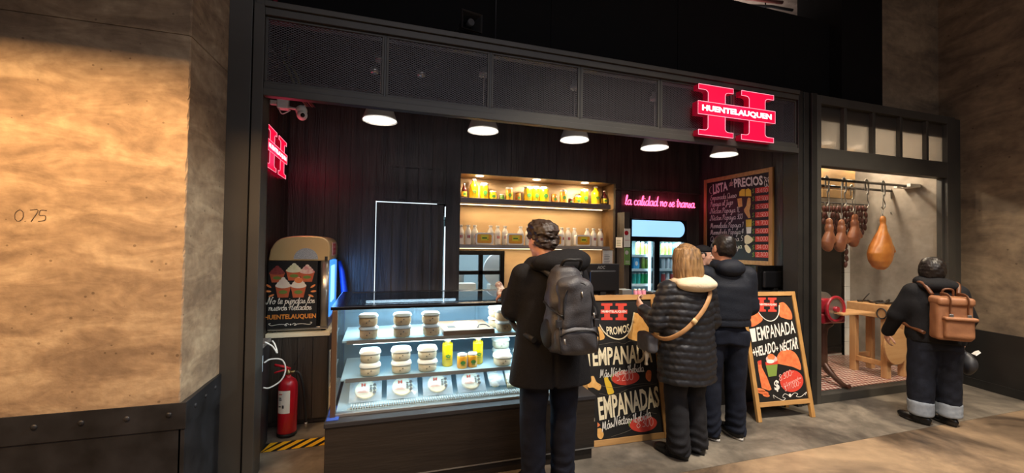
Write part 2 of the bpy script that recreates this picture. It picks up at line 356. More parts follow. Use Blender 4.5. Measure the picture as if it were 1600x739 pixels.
GL = {
 'a': (1.05, [[(.8, .85), (.5, 1), (.15, .7), (.15, .25), (.4, 0), (.7, .3), (.85, 1), (.82, .3), (.95, .02), (1.15, .15)]]),
 'b': (.95, [[(0, .1), (.3, 1.2), (.45, 1.9), (.25, 1.9), (.15, 1), (.2, .1), (.5, 0), (.8, .4), (.6, .9), (.35, .7)]]),
 'c': (.8, [[(.75, .8), (.5, 1), (.15, .65), (.2, .15), (.5, 0), (.9, .25)]]),
 'd': (1.08, [[(.75, .85), (.45, 1), (.12, .65), (.15, .2), (.4, 0), (.7, .35), (1, 2), (.85, .3), (.95, .02), (1.15, .15)]]),
 'e': (.8, [[(.05, .3), (.5, .5), (.7, .8), (.45, 1), (.15, .65), (.2, .15), (.5, 0), (.9, .25)]]),
 'g': (1.0, [[(.8, .85), (.5, 1), (.15, .7), (.15, .25), (.4, .05), (.7, .35), (.85, 1), (.7, -.6), (.4, -.95), (.2, -.6), (1.1, .15)]]),
 'h': (.9, [[(0, .1), (.35, 1.5), (.4, 1.95), (.2, 1.7), (.1, 0)], [(.12, .4), (.45, .95), (.7, .8), (.7, .15), (.95, .1)]]),
 'i': (.5, [[(0, .2), (.2, .95), (.2, .2), (.35, 0), (.55, .2)], [(.3, 1.38), (.33, 1.46)]]),
 'j': (.5, [[(.2, .95), (.2, -.6), (-.05, -.95), (-.2, -.6), (.5, .15)], [(.25, 1.38), (.28, 1.46)]]),
 'l': (.5, [[(0, .1), (.4, 1.3), (.42, 1.95), (.2, 1.7), (.12, .4), (.3, 0), (.55, .2)]]),
 'm': (1.15, [[(0, .8), (.15, .95), (.15, 0)], [(.15, .5), (.4, .98), (.55, .8), (.52, 0)], [(.53, .5), (.8, .98), (.95, .8), (.93, .15), (1.2, .1)]]),
 'n': (.88, [[(0, .8), (.15, .95), (.15, 0)], [(.15, .5), (.5, .98), (.68, .8), (.65, .15), (.9, .1)]]),
 'o': (.88, [[(.5, 1), (.15, .65), (.2, .1), (.5, 0), (.8, .4), (.6, .95), (.45, .95), (.6, .75), (1, .85)]]),
 'p': (.9, [[(.05, .6), (.25, 1), (.1, -.95)], [(.2, .5), (.5, .98), (.8, .65), (.6, .05), (.25, .15)]]),
 'q': (.95, [[(.8, .85), (.5, 1), (.15, .7), (.15, .25), (.4, .05), (.7, .35), (.85, 1), (.78, -.9), (1.0, -.4)]]),
 'r': (.7, [[(0, .2), (.2, 1), (.35, .85), (.55, .85), (.5, .3), (.6, .02), (.8, .15)]]),
 's': (.65, [[(0, .1), (.35, .95), (.45, .6), (.55, .25), (.3, 0), (.05, .12)], [(.3, 0), (.75, .2)]]),
 't': (.55, [[(.3, 1.7), (.2, .3), (.35, 0), (.6, .2)], [(0, 1.2), (.55, 1.25)]]),
 'u': (.92, [[(0, .9), (.05, .3), (.3, 0), (.6, .4), (.68, .95), (.66, .25), (.8, 0), (1, .15)]]),
 'v': (.75, [[(0, .9), (.1, 1), (.3, .05), (.6, .9), (.8, .9)]]),
 'y': (.88, [[(0, .9), (.05, .35), (.3, .1), (.6, .5), (.68, .95), (.5, -.7), (.25, -.95), (.1, -.6), (.9, .15)]]),
 'N': (1.3, [[(-.3, .5), (-.25, .05), (.1, .1), (.3, 1.9), (.4, 1.8), (.8, .05), (.85, .1), (1.1, 1.9), (1.4, 1.8)]]),
 'H': (1.2, [[(-.1, 1.4), (.1, 1.9), (.35, 1.6), (.2, 0)], [(1.1, 1.9), (.85, 1), (.85, .1), (1.15, .1)], [(-.2, .8), (.5, 1.1), (1, 1)]]),
 'M': (1.45, [[(-.1, .1), (.05, .1), (.3, 1.9), (.6, .3), (1, 1.9), (1.1, .1), (1.4, .15)]]),
 'P': (.9, [[(.3, 1.8), (.15, 0)], [(-.05, 1.4), (.3, 1.9), (.85, 1.7), (.7, 1.1), (.25, .95)]]),
 'E': (.95, [[(.8, 1.75), (.45, 1.9), (.15, 1.5), (.5, 1.05), (.15, .9), (0, .35), (.4, 0), (.95, .3)]]),
 'Q': (1.2, [[(.6, 1.9), (.1, 1.4), (.15, .3), (.6, 0), (1.05, .6), (.95, 1.6), (.6, 1.9)], [(.6, .5), (1.2, -.1)]]),
 'J': (.8, [[(.1, 1.7), (.8, 1.85)], [(.6, 1.8), (.5, -.4), (.2, -.8), (0, -.4), (.8, .2)]]),
 '1': (.6, [[(.05, 1.4), (.35, 1.8), (.3, 0)]]),
 'L': (.8, [[(.3, 1.9), (.1, .05), (.8, .05)]]),
 '2': (.8, [[(.05, 1.5), (.4, 1.85), (.7, 1.4), (.05, .05), (.8, .05)]]),
 '3': (.75, [[(.1, 1.7), (.5, 1.8), (.55, 1.3), (.25, 1.0), (.65, .7), (.5, .1), (.05, .15)]]),
 '4': (.8, [[(.5, 0), (.5, 1.8), (.02, .6), (.8, .6)]]),
 '5': (.75, [[(.7, 1.8), (.2, 1.8), (.15, 1.05), (.6, 1.0), (.65, .3), (.1, .05)]]),
 '7': (.7, [[(.05, 1.8), (.7, 1.8), (.25, 0)]]),
 '8': (.8, [[(.4, 1), (.1, 1.45), (.4, 1.85), (.7, 1.45), (.4, 1), (.05, .5), (.4, 0), (.75, .5), (.4, 1)]]),
 '9': (.75, [[(.65, 1.4), (.35, 1.85), (.08, 1.4), (.35, 1.0), (.65, 1.4), (.5, 0)]]),
 '0': (.8, [[(.4, 1.85), (.08, 1.3), (.1, .4), (.4, 0), (.7, .5), (.68, 1.4), (.4, 1.85)]]),
 '.': (.35, [[(.1, 0), (.14, .08)]]), '+': (.8, [[(.05, .7), (.65, .7)], [(.35, .35), (.35, 1.05)]]),
 '$': (.8, [[(.65, 1.5), (.35, 1.7), (.1, 1.35), (.6, .6), (.4, .1), (.05, .3)], [(.38, 1.95), (.33, -.15)]]),
 '-': (.6, [[(.1, .8), (.5, .8)]]), '/': (.5, [[(.05, 0), (.45, 1.8)]]), "'": (.2, [[(.1, 1.6), (.1, 1.9)]]), ' ': (.55, [])}
def script(mb, fr, sx, u, v, w, xh, r, d=.002, m=0, slant=.25, warp=None, n=5, flat=True):
    """handwritten line: fitted to width w, x-height xh"""
    acc = {'á': 'a', 'é': 'e', 'í': 'i', 'ó': 'o'}
    tot = sum(GL[acc.get(c, c)][0] for c in sx); sc = w / tot; x = 0
    for c in sx:
        adv, st = GL[acc.get(c, c)]
        st = list(st)
        if c in acc: st.append([(.45, 1.3), (.7, 1.7)])
        for s_ in st:
            P = catmull([(a + x, b, 0) for a, b in s_], 4) if len(s_) > 2 else [Vector((a + x, b, 0)) for a, b in s_]
            Q = []
            for p in P:
                a, b = u + (p.x + p.y * slant * (xh / sc if sc else 1) * .6) * sc, v + p.y * xh
                if warp: a, b = warp(a, b)
                Q.append(fr.p(a, b, d))
            mb.tube(Q, r, n, m, flat=fr.n if flat else None)
        x += adv

# ---- soft shapes: smooth unions of round cones, ellipsoids and lofts, meshed with surface nets
def _cap(P, a, b, ra, rb):
    a = np.array(a); b = np.array(b); ab = b - a; L = float(ab @ ab) + 1e-12
    t = np.clip(((P[0] - a[0]) * ab[0] + (P[1] - a[1]) * ab[1] + (P[2] - a[2]) * ab[2]) / L, 0, 1)
    return np.sqrt((P[0] - a[0] - t * ab[0]) ** 2 + (P[1] - a[1] - t * ab[1]) ** 2 + (P[2] - a[2] - t * ab[2]) ** 2) - (ra + t * (rb - ra))
def _loc(P, c, rot):
    q = [P[0] - c[0], P[1] - c[1], P[2] - c[2]]
    if rot is None: return q
    M = np.array(rot)      # columns are the local axes
    return [q[0] * M[0][i] + q[1] * M[1][i] + q[2] * M[2][i] for i in range(3)]
def _eval(p, P):
    k = p[0]
    if k == 'cap': return _cap(P, *p[1:5])
    if k == 'ell':
        q = _loc(P, p[1], p[4] if len(p) > 4 else None); r = p[2]
        k0 = np.sqrt((q[0] / r[0]) ** 2 + (q[1] / r[1]) ** 2 + (q[2] / r[2]) ** 2)
        k1 = np.sqrt((q[0] / r[0] ** 2) ** 2 + (q[1] / r[1] ** 2) ** 2 + (q[2] / r[2] ** 2) ** 2) + 1e-9
        return k0 * (k0 - 1) / k1
    if k == 'box':
        q = _loc(P, p[1], p[5] if len(p) > 5 else None); h = p[2]; rd = p[4]
        d = [np.abs(q[i]) - (h[i] - rd) for i in range(3)]
        return np.sqrt(np.maximum(d[0], 0) ** 2 + np.maximum(d[1], 0) ** 2 + np.maximum(d[2], 0) ** 2) + np.minimum(np.maximum(d[0], np.maximum(d[1], d[2])), 0) - rd
    if k == 'loft':
        T = np.array(p[1]); z = P[2]; n = p[2]
        cx, cy, a, b = [np.interp(z, T[:, 0], T[:, i]) for i in (1, 2, 3, 4)]
        rr = (np.abs((P[0] - cx) / a) ** n + np.abs((P[1] - cy) / b) ** n) ** (1 / n)
        d = (rr - 1) * np.minimum(a, b)
        return np.maximum(d, np.maximum(T[0, 0] - z, z - T[-1, 0]))
def _bb(p):
    k = p[0]
    if k == 'cap':
        a = np.array(p[1]); b = np.array(p[2]); r = max(p[3], p[4]); return np.minimum(a, b) - r, np.maximum(a, b) + r
    if k in ('ell', 'box'):
        c = np.array(p[1]); r = np.array(p[2], float)
        if len(p) > (4 if k == 'ell' else 5): r = np.array([np.linalg.norm(r)] * 3)
        return c - r, c + r
    T = np.array(p[1])
    return np.array([(T[:, 1] - T[:, 3]).min(), (T[:, 2] - T[:, 4]).min(), T[0, 0]]), np.array([(T[:, 1] + T[:, 3]).max(), (T[:, 2] + T[:, 4]).max(), T[-1, 0]])
def _kk(p): return p[5] if p[0] == 'cap' else p[3]
def soft(prims, h, post=None, cuts=(), pad=.03):
    lo = np.min([_bb(p)[0] for p in prims], 0) - pad; hi = np.max([_bb(p)[1] for p in prims], 0) + pad
    n = np.ceil((hi - lo) / h).astype(int) + 1
    ax = [lo[i] + h * np.arange(n[i]) for i in range(3)]
    F = np.full(n, 9.0)
    for sgn, lst in ((1, prims), (-1, cuts)):
        for p in lst:
            k = _kk(p); b0, b1 = _bb(p); g = k + 3 * h + .01
            sl = []
            for i in range(3):
                s0 = int(np.clip(np.floor((b0[i] - g - lo[i]) / h), 0, n[i])); s1 = int(np.clip(np.ceil((b1[i] + g - lo[i]) / h) + 1, 0, n[i]))
                sl.append(slice(s0, s1))
            P = [ax[0][sl[0]][:, None, None], ax[1][sl[1]][None, :, None], ax[2][sl[2]][None, None, :]]
            d = _eval(p, P); f = F[tuple(sl)]
            if sgn > 0:
                hh = np.clip(.5 + .5 * (f - d) / k, 0, 1); F[tuple(sl)] = f * (1 - hh) + d * hh - k * hh * (1 - hh)
            else:
                d = -d; hh = np.clip(.5 - .5 * (f - d) / k, 0, 1); F[tuple(sl)] = f * (1 - hh) + d * hh + k * hh * (1 - hh)
    if post is not None: F = post([ax[0][:, None, None], ax[1][None, :, None], ax[2][None, None, :]], F)
    F[0] = F[-1] = 1; F[:, 0] = F[:, -1] = 1; F[:, :, 0] = F[:, :, -1] = 1
    S = F < 0
    cs = [(i, j, k) for i in (0, 1) for j in (0, 1) for k in (0, 1)]
    cnt = sum(S[c[0]:n[0] - 1 + c[0], c[1]:n[1] - 1 + c[1], c[2]:n[2] - 1 + c[2]].astype(np.int8) for c in cs)
    idx = np.argwhere((cnt > 0) & (cnt < 8))
    acc = np.zeros((len(idx), 3)); num = np.zeros(len(idx))
    for a in range(8):
        for b in range(a + 1, 8):
            c0, c1 = np.array(cs[a]), np.array(cs[b])
            if abs(c1 - c0).sum() != 1: continue
            i0, i1 = idx + c0, idx + c1; f0 = F[i0[:, 0], i0[:, 1], i0[:, 2]]; f1 = F[i1[:, 0], i1[:, 1], i1[:, 2]]
            m = (f0 < 0) != (f1 < 0); t = np.where(m, f0 / np.where(m, f0 - f1, 1), 0)
            acc += (c0 + t[:, None] * (c1 - c0)) * m[:, None]; num += m
    V = (idx + acc / num[:, None]) * h + lo
    ids = np.full(n, -1, dtype=np.int64); ids[idx[:, 0], idx[:, 1], idx[:, 2]] = np.arange(len(idx))
    fs = []
    for d in range(3):
        e = np.eye(3, dtype=int)[d]; e1 = np.eye(3, dtype=int)[(d + 1) % 3]; e2 = np.eye(3, dtype=int)[(d + 2) % 3]
        A = S[:n[0] - e[0], :n[1] - e[1], :n[2] - e[2]]; B = S[e[0]:, e[1]:, e[2]:]
        q = np.argwhere(A != B); q = q[(q[:, (d + 1) % 3] > 0) & (q[:, (d + 2) % 3] > 0)]
        g = lambda x: ids[x[:, 0], x[:, 1], x[:, 2]]
        Q = np.stack([g(q), g(q - e1), g(q - e1 - e2), g(q - e2)], 1)
        ins = S[q[:, 0], q[:, 1], q[:, 2]]
        Q[~ins] = Q[~ins][:, ::-1]
        fs.append(Q)
    return V, np.concatenate(fs)
def softobj(name, prims, h, material, parent, post=None, cuts=(), world=False, loc=None):
    V, Q = soft(prims, h, post, cuts)
    org = ORG[parent.name] if (parent is not None and world) else (Vector(loc) if loc is not None else Vector((0, 0, 0)))
    me = bpy.data.meshes.new(name); me.from_pydata((V - np.array(org)).tolist(), [], Q.tolist())
    me.materials.append(MT[material] if isinstance(material, str) else material)
    me.polygons.foreach_set('use_smooth', [True] * len(me.polygons)); me.update()
    o = bpy.data.objects.new(name, me); COL.objects.link(o)
    if parent is not None: o.parent = parent
    else: o.location = org
    ORG[o.name] = org
    return o
def wob(P, f, seed=0):
    r = np.random.RandomState(seed); o = 0
    for i in range(5):
        k = r.normal(size=3); k = k / np.linalg.norm(k) * f * (1 + .45 * i); ph = r.uniform(0, 6.28)
        o = o + np.sin(P[0] * k[0] + P[1] * k[1] + P[2] * k[2] + ph) / (1 + .5 * i)
    return o / 2.6
# ------------------------------------------------------------------ the setting
FY = 3.2                      # plane of the shop fronts
fl = MB(); fl.box(-5, 10, -6, 2.5, -.1, 0, 0); fl.box(-5, 10, 2.503, 9, -.1, 0, 1)
MT['floor2'] = concrete('worn_slab', '#45403a', '#696258', '#8b8274', .9, .5, False, (1, 1, 1), .2)
struct('floor', fl, ['floor', 'floor2'])
struct('ceiling', MB().box(-5, 10, -6, 9, 5.25, 5.4), 'conc_c')
# left concrete pier: front face and return, chipped arris, casting joint
wl = MB()
for z0, z1 in ((.735, 2.742), (2.748, 5.25)):
    zs = np.arange(z0, z1 + .02, .022); zs[-1] = z1; k = len(wl.v); n = len(zs)
    for z in zs:
        j = rnd.uniform(.002, .011); j2 = rnd.uniform(.002, .011)
        wl.v += [(-4.5, 2.7, z), (-1.02 - j, 2.7, z), (-1.021 + j * .1, 2.7 + j2, z), (-.998, 3.215, z), (-4.5, 3.215, z)]
    for i in range(n - 1):
        for a in range(4):
            wl.f.append((k + i * 5 + a, k + i * 5 + a + 1, k + (i + 1) * 5 + a + 1, k + (i + 1) * 5 + a)); wl.m.append(0); wl.s.append(False)
    wl.f.append(tuple(k + a for a in range(5))[::-1]); wl.f.append(tuple(k + (n - 1) * 5 + a for a in range(5))); wl.m += [0, 0]; wl.s += [False] * 2
wl.box(-4.5, -1.03, 2.705, 3.2, 2.742, 2.748)
wall_left = struct('wall_left', wl, ['conc_l'])
fw = Frame((0, 2.7, 0), (1, 0, 0), (0, 0, 1))
pm = MB(); script(pm, fw, '0.75', -1.735, 1.70, .125, .032, .0022, .0008, 0, .1); pm.build('pencil_number', mat('pencil', '#5c4f42', .8), wall_left)
bl = MB(); bl.box(-4.5, -1.008, 2.688, 2.7, 0, .735); bl.box(-1.02, -.99, 2.688, 3.21, 0, .735)
bl.box(-4.5, -1.004, 2.683, 2.688, .60, .742); bl.box(-1.008, -.985, 2.683, 3.21, .60, .742)
base_left = struct('baseboard_left', bl, 'steel2', .002)
for x in (-1.81, -1.618, -1.434, -1.245, -1.063):
    b = MB(); b.ell((x, 2.683, .682), (.014, .008, .014), 12); b.build('bolt', 'steel2', base_left)
for y in (2.80, 2.95, 3.10):
    b = MB(); b.ell((-.985, y, .682), (.008, .014, .014), 12); b.build('bolt', 'steel2', base_left)
# lamp housing in front of the pier: its lip cuts the top of the beam
hb = MB(); x_, y_, z_ = WASH; hb.box(x_ - 1.6, x_ + 1.3, y_ - .12, y_ + .20, z_ + .10, z_ + .12); hb.box(x_ - 1.6, x_ + 1.3, y_ - .12, y_ - .10, z_ - .06, z_ + .10); hb.box(x_ - 1.6, x_ + 1.3, y_ + .18, y_ + .20, z_ - .116, z_ + .10); hb.box(x_ - .02, x_ + .02, y_ - .02, y_ + .02, z_ + .12, 5.25)
tag(hb.build('wall_washer', 'black', None, .002, loc=(x_, y_, z_)), 'black lamp housing washing the left concrete pier, above the picture', 'lamp')
# steel posts of the stall front
p = MB(); p.box(-1.0, -.862, FY, 3.42, 0, 5.25); p.box(-.862, -.85, FY + .03, 3.42, 0, 5.25); p.box(-.85, -.785, FY - .015, 3.36, 0, 3.24); p.box(-.85, -.785, FY + .02, 3.36, 3.24, 5.25)
struct('trim_1', p, 'frame', .003)
p = MB(); p.box(4.11, 4.175, FY - .01, 3.36, 0, 3.27); p.box(4.175, 4.20, FY + .03, 3.36, 0, 3.25); p.box(4.20, 4.275, FY, 3.36, 0, 3.27); p.box(4.275, 4.30, FY + .03, 3.36, 0, 3.25); p.box(4.30, 4.378, FY - .012, 3.36, 0, 3.27)
struct('trim_2', p, 'steel', .003)
# black wall above the front, square column, far concrete
struct('wall_upper', MB().box(-.85, 1.45, 3.5, 3.6, 3.36, 4.29).box(1.455, 2.85, 3.503, 3.6, 3.36, 4.29).box(2.855, 4.28, 3.5, 3.6, 3.36, 4.29).box(4.285, 5.0, 3.5, 3.6, 3.36, 4.29).box(-.85, 5.0, 3.56, 3.62, 3.36, 4.27), 'panelb')
struct('wall_column', MB().box(5.0, 5.68, 3.36, 3.9, 3.262, 5.25), 'panelb', .004)
wr = MB(); wr.box(5.68, 7.2, 3.45, 3.6, 3.262, 5.25)
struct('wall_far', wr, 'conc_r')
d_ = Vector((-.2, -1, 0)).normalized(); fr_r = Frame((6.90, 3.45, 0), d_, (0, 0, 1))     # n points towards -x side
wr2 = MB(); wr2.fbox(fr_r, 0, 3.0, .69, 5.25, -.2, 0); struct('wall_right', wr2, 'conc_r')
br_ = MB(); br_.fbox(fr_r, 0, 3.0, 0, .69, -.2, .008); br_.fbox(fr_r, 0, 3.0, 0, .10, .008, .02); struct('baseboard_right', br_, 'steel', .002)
struct('wall_service', MB().box(-5, 10, 8.9, 9.0, 0, 5.25), 'panelb')
# interior of the stall
struct('ceiling_stall', MB().box(-1.3, 4.36, 3.37, 5.9, 3.30, 3.34), 'panelb')
sl = MB()
y = 3.40
while y < 4.85:
    w = rnd.uniform(.11, .17); sl.box(-.96, -.93 + rnd.uniform(-.004, 0), y, min(y + w - .004, 4.86), 0, 3.30); y += w
sl.box(-1.0, -.96, 3.42, 4.86, 0, 3.30)
struct('wall_stall_left', sl, 'plank')
sr = MB(); y = 3.37
while y < 4.83:
    w = rnd.uniform(.11, .17); sr.box(4.30 + rnd.uniform(0, .004), 4.33, y, min(y + w - .004, 4.83), 0, 3.30); y += w
sr.box(4.33, 4.36, 3.37, 4.83, 0, 3.30)
struct('wall_stall_right', sr, 'plank')
NX0, NX1, NZ0, NZ1, BY = .88, 2.945, .95, 2.45, 4.8
HX0, HX1, HZ1 = 3.025, 3.945, 1.995
DX0, DX1, DZ1 = -.06, .71, 2.08
edges = [-.93, DX0, DX1, NX0, NX1, HX0, HX1, 4.30]; xs = []
for a, b in zip(edges[:-1], edges[1:]):
    k = max(1, round((b - a) / .15)); ww = [rnd.uniform(.7, 1.3) for _ in range(k)]; t = sum(ww); x = a
    for w in ww: xs.append((x, x + w * (b - a) / t)); x += w * (b - a) / t
sb = MB()
def segs(x0, x1):
    m = (x0 + x1) / 2
    if NX0 < m < NX1: return [(0, NZ0), (NZ1, 3.3)]
    if HX0 < m < HX1: return [(HZ1, 3.3)]
    if DX0 < m < DX1: return [(DZ1, 3.3)]
    return [(0, 3.3)]
for x0, x1 in xs:
    for z0, z1 in segs(x0, x1):
        sb.box(x0 + .0015, x1 - .0015, BY + rnd.uniform(0, .006), BY + .03, z0, z1)
        sb.box(x0, x1, BY + .03, BY + .05, z0, z1)
sb.box(2.94, 4.30, BY - .03, BY, 2.365, 2.385)                               # ledge above the glowing words
for x0, x1 in ((.02, .135), (.175, .255), (.40, .50), (.545, .66)): sb.box(x0, x1, BY - .014, BY, 2.11, 2.47)
sb.box(.02, .66, BY - .018, BY, 2.47, 2.49)
struct('wall_back', sb, 'plank')
struct('trim_5', MB().box(2.955, 3.031, 4.60, BY - .031, 0, 2.06), 'plank', .002)
# door with light round its edges
dr = MB(); x = DX0 + .012
for i in range(5): dr.box(x, x + .144, BY + .012, BY + .04, .01, DZ1 - .012); x += .148
for x0 in (.05, .22, .39, .56): dr.box(x0, x0 + .06, BY + .002, BY + .012, .01, DZ1 - .012)
door = struct('door_1', dr, 'plank')
MT['led'] = mat('door_light', '#ffffff', .5, emit=(.8, .93, 1), es=1.2)
MB().box(DX0, DX0 + .007, BY + .02, BY + .03, .9, DZ1).build('edge_light', 'led', door)
MB().box(DX0, DX1 - .1, BY + .02, BY + .03, DZ1 - .008, DZ1).build('edge_light', 'led', door)
MB().box(DX1 - .008, DX1, BY + .002, BY + .03, 1.0, 1.82).build('edge_light', 'led', door)
MB().box(DX1 - .008, DX1, BY + .002, BY + .03, 1.93, 2.05).build('edge_light', 'led', door)
# niche lining, its shelves and the little kitchen window
MT['ply'] = mat('niche_board', '#a98c66', .55, var=(2.5, '#bfa27a', .3), bump=(30, .1), stretch=(1, 4, 4))
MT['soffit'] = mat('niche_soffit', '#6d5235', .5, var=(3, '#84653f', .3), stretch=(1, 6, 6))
MT['shelfedge'] = mat('shelf_board', '#8a7d70', .5, var=(5, '#a3968a', .25), stretch=(1, 8, 8))
nb = MB(); nb.box(NX0 - .05, NX1 + .05, 5.16, 5.19, 1.54, 2.5); nb.box(1.53, NX1 + .05, 5.16, 5.19, NZ0 - .05, 1.54); nb.box(NX0 - .05, 1.53, 5.16, 5.19, NZ0 - .05, 1.0)
struct('wall_niche', nb, 'ply')
ns = MB(); ns.box(NX0 - .02, NX1 + .02, BY + .05, 5.17, NZ1, NZ1 + .03); ns.box(NX1, NX1 + .03, BY + .05, 5.16, NZ0, NZ1); ns.box(NX0 - .03, NX0, BY + .05, 5.16, NZ0, NZ1); ns.box(NX0 - .02, NX1 + .02, BY + .05, 5.17, NZ0 - .03, NZ0)
niche = struct('trim_3', ns, 'soffit', .002)
MT['downlight'] = mat('downlight_face', '#ffffff', .5, emit=(1, .86, .62), es=6)
for x in (1.13, 1.87, 2.55):
    tag(MB().lathe([(.034, -.006), (.05, -.004), (.05, .004), (.03, .005)], (x, 4.91, NZ1), 20, smooth=False).build('downlight', 'downlight', niche))
win = MB()
for x0, x1, z0, z1 in ((.87, .93, 1.0, 1.54), (1.47, 1.53, 1.0, 1.54), (.93, 1.47, 1.485, 1.54), (.93, 1.47, 1.0, 1.03), (.93, 1.47, 1.235, 1.285), (1.19, 1.245, 1.03, 1.485)): win.box(x0, x1, 5.14, 5.185, z0, z1)
w2 = struct('window_2', win, 'blackgloss', .002)
MB().box(.93, 1.47, 5.168, 5.172, 1.03, 1.485).build('pane', 'glass', w2)
kt = MB(); kt.box(.5, 2.2, 6.2, 6.23, .9, 2.0); kt.box(.5, .53, 5.2, 6.2, .9, 2.0); kt.box(2.17, 2.2, 5.2, 6.2, .9, 2.0); kt.box(.5, 2.2, 5.2, 6.23, 1.97, 2.0); kt.box(.5, 2.2, 5.2, 6.23, .87, .9)
struct('wall_kitchen', kt, mat('kitchen_tile', '#a9bcc4', .4))

# ------------------------------------------------------------------ glass room on the right
g = MB()
g.box(4.38, 4.44, FY - .01, 3.30, 0, 3.26); g.box(6.545, 6.69, FY - .01, 3.30, 0, 3.26); g.box(6.69, 6.90, FY + .02, 3.36, 0, 3.26)
g.box(4.44, 6.545, FY - .01, 3.30, 3.17, 3.26); g.box(4.44, 6.545, FY - .01, 3.30, 2.51, 2.70); g.box(4.44, 6.545, FY - .01, 3.30, 0, .087)
g.box(4.44, 4.475, FY + .03, 3.28, .087, 2.51); g.box(6.51, 6.545, FY + .03, 3.28, .087, 2.51)
w1 = struct('window_1', g, 'frame', .003)
mull = [onY(px, 230, FY).x for px in (1321.4, 1366, 1408.5, 1449.5)]
for x in mull: MB().box(x - .022, x + .022, FY, 3.29, 2.70, 3.17).build('mullion', 'frame', w1, .002)
m = mat('ribbed_glass', '#8e8678', .12, bump=(90, .25), stretch=(6, 1, .3)); nt = m.node_tree; b_ = nt.nodes['Principled BSDF']; o_ = nt.nodes['Material Output']
b_.inputs['Base Color'].default_value = (.10, .09, .08, 1); b_.inputs['Specular IOR Level'].default_value = .8
t1 = nt.nodes.new('ShaderNodeBsdfTranslucent'); t1.inputs[0].default_value = (.36, .34, .31, 1); t2 = nt.nodes.new('ShaderNodeBsdfTransparent'); x1 = nt.nodes.new('ShaderNodeMixShader'); x2 = nt.nodes.new('ShaderNodeMixShader'); x1.inputs[0].default_value = .25; x2.inputs[0].default_value = .35
nt.links.new(t1.outputs[0], x1.inputs[1]); nt.links.new(t2.outputs[0], x1.inputs[2]); nt.links.new(x1.outputs[0], x2.inputs[1]); nt.links.new(b_.outputs[0], x2.inputs[2]); nt.links.new(x2.outputs[0], o_.inputs[0]); MT['frost'] = m
ed = [4.44] + mull + [6.545]
for a, b in zip(ed[:-1], ed[1:]):
    MB().box(a + .0225 if a > 4.5 else a, b - .0225 if b < 6.5 else b, 3.24, 3.248, 2.70, 3.17).build('ribbed_pane', 'frost', w1)
xj = onY(1386, 400, FY).x
MB().box(4.475, xj - .002, 3.24, 3.25, .087, 2.51).build('pane', 'glass', w1)
MB().box(xj + .002, 6.51, 3.24, 3.25, .087, 2.51).build('pane', 'glass', w1)
# tiled floor: red and cream lattice
m = bpy.data.materials.new('patterned_tile'); m.use_nodes = True; nt = m.node_tree; b_ = nt.nodes['Principled BSDF']; b_.inputs['Roughness'].default_value = .35
tc = nt.nodes.new('ShaderNodeTexCoord'); mp = nt.nodes.new('ShaderNodeMapping'); mp.inputs['Scale'].default_value = (1, 1, 1); nt.links.new(tc.outputs['Object'], mp.inputs[0])
ch = nt.nodes.new('ShaderNodeTexBrick'); ch.inputs['Scale'].default_value = 9; ch.inputs['Color1'].default_value = (*lin('#7a2f2a'), 1); ch.inputs['Color2'].default_value = (*lin('#9a4a40'), 1); ch.inputs['Mortar'].default_value = (*lin('#efe3d3'), 1); ch.inputs['Mortar Size'].default_value = .075; ch.inputs['Brick Width'].default_value = .55; ch.inputs['Row Height'].default_value = .5
nt.links.new(mp.outputs[0], ch.inputs['Vector'])
vo = nt.nodes.new('ShaderNodeTexChecker'); vo.inputs['Scale'].default_value = 36; vo.inputs['Color1'].default_value = (1, 1, 1, 1); vo.inputs['Color2'].default_value = (.80, .55, .5, 1)
nt.links.new(mp.outputs[0], vo.inputs[0])
mu = nt.nodes.new('ShaderNodeMixRGB'); mu.blend_type = 'MULTIPLY'; mu.inputs[0].default_value = 1; nt.links.new(ch.outputs[0], mu.inputs[1]); nt.links.new(vo.outputs[0], mu.inputs[2]); nt.links.new(mu.outputs[0], b_.inputs['Base Color'])
MT['ptile'] = m
struct('floor_tile', MB().box(4.38, 6.56, 3.30, 4.36, 0, .087), 'ptile')
MT['plaster'] = concrete('grey_plaster', '#8a8075', '#999085', '#a79d91', .8, .8, False, (1, 1, 1), .1)
gw = MB(); gw.box(4.36, 6.60, 4.36, 4.40, 0, 3.0); struct('wall_glass_room_back', gw, 'plaster')
gw = MB(); gw.box(6.56, 6.60, 3.30, 4.36, 0, 3.0); gw.box(6.548, 6.56, 3.30, 4.36, .087, .15); struct('wall_glass_room_right', gw, 'plaster')
struct('wall_glass_room_left', MB().box(4.362, 4.38, 3.36, 4.36, 0, 3.0), 'plaster')
struct('ceiling_glass_room', MB().box(4.36, 6.60, 3.30, 4.40, 3.0, 3.04), 'plaster')
d2 = MB(); d2.box(5.40, 6.44, 4.33, 4.36, .12, 2.15); d2.box(5.40, 6.44, 4.32, 4.33, .2, .23); d2.box(6.0, 6.03, 4.32, 4.33, .12, 2.15)
struct('door_2', d2, 'blackgloss', .003)
tl = MB(); z = .087
while z < 2.2: tl.box(6.455, 6.56, 4.30, 4.36, z, z + .197); z += .2
tl.box(6.455, 6.56, 4.305, 4.36, .087, 2.287, 1); tl.box(4.4, 6.455, 4.345, 4.36, .087, .118, 0)
struct('trim_4', tl, ['whitep', 'darkgrey'], .003)
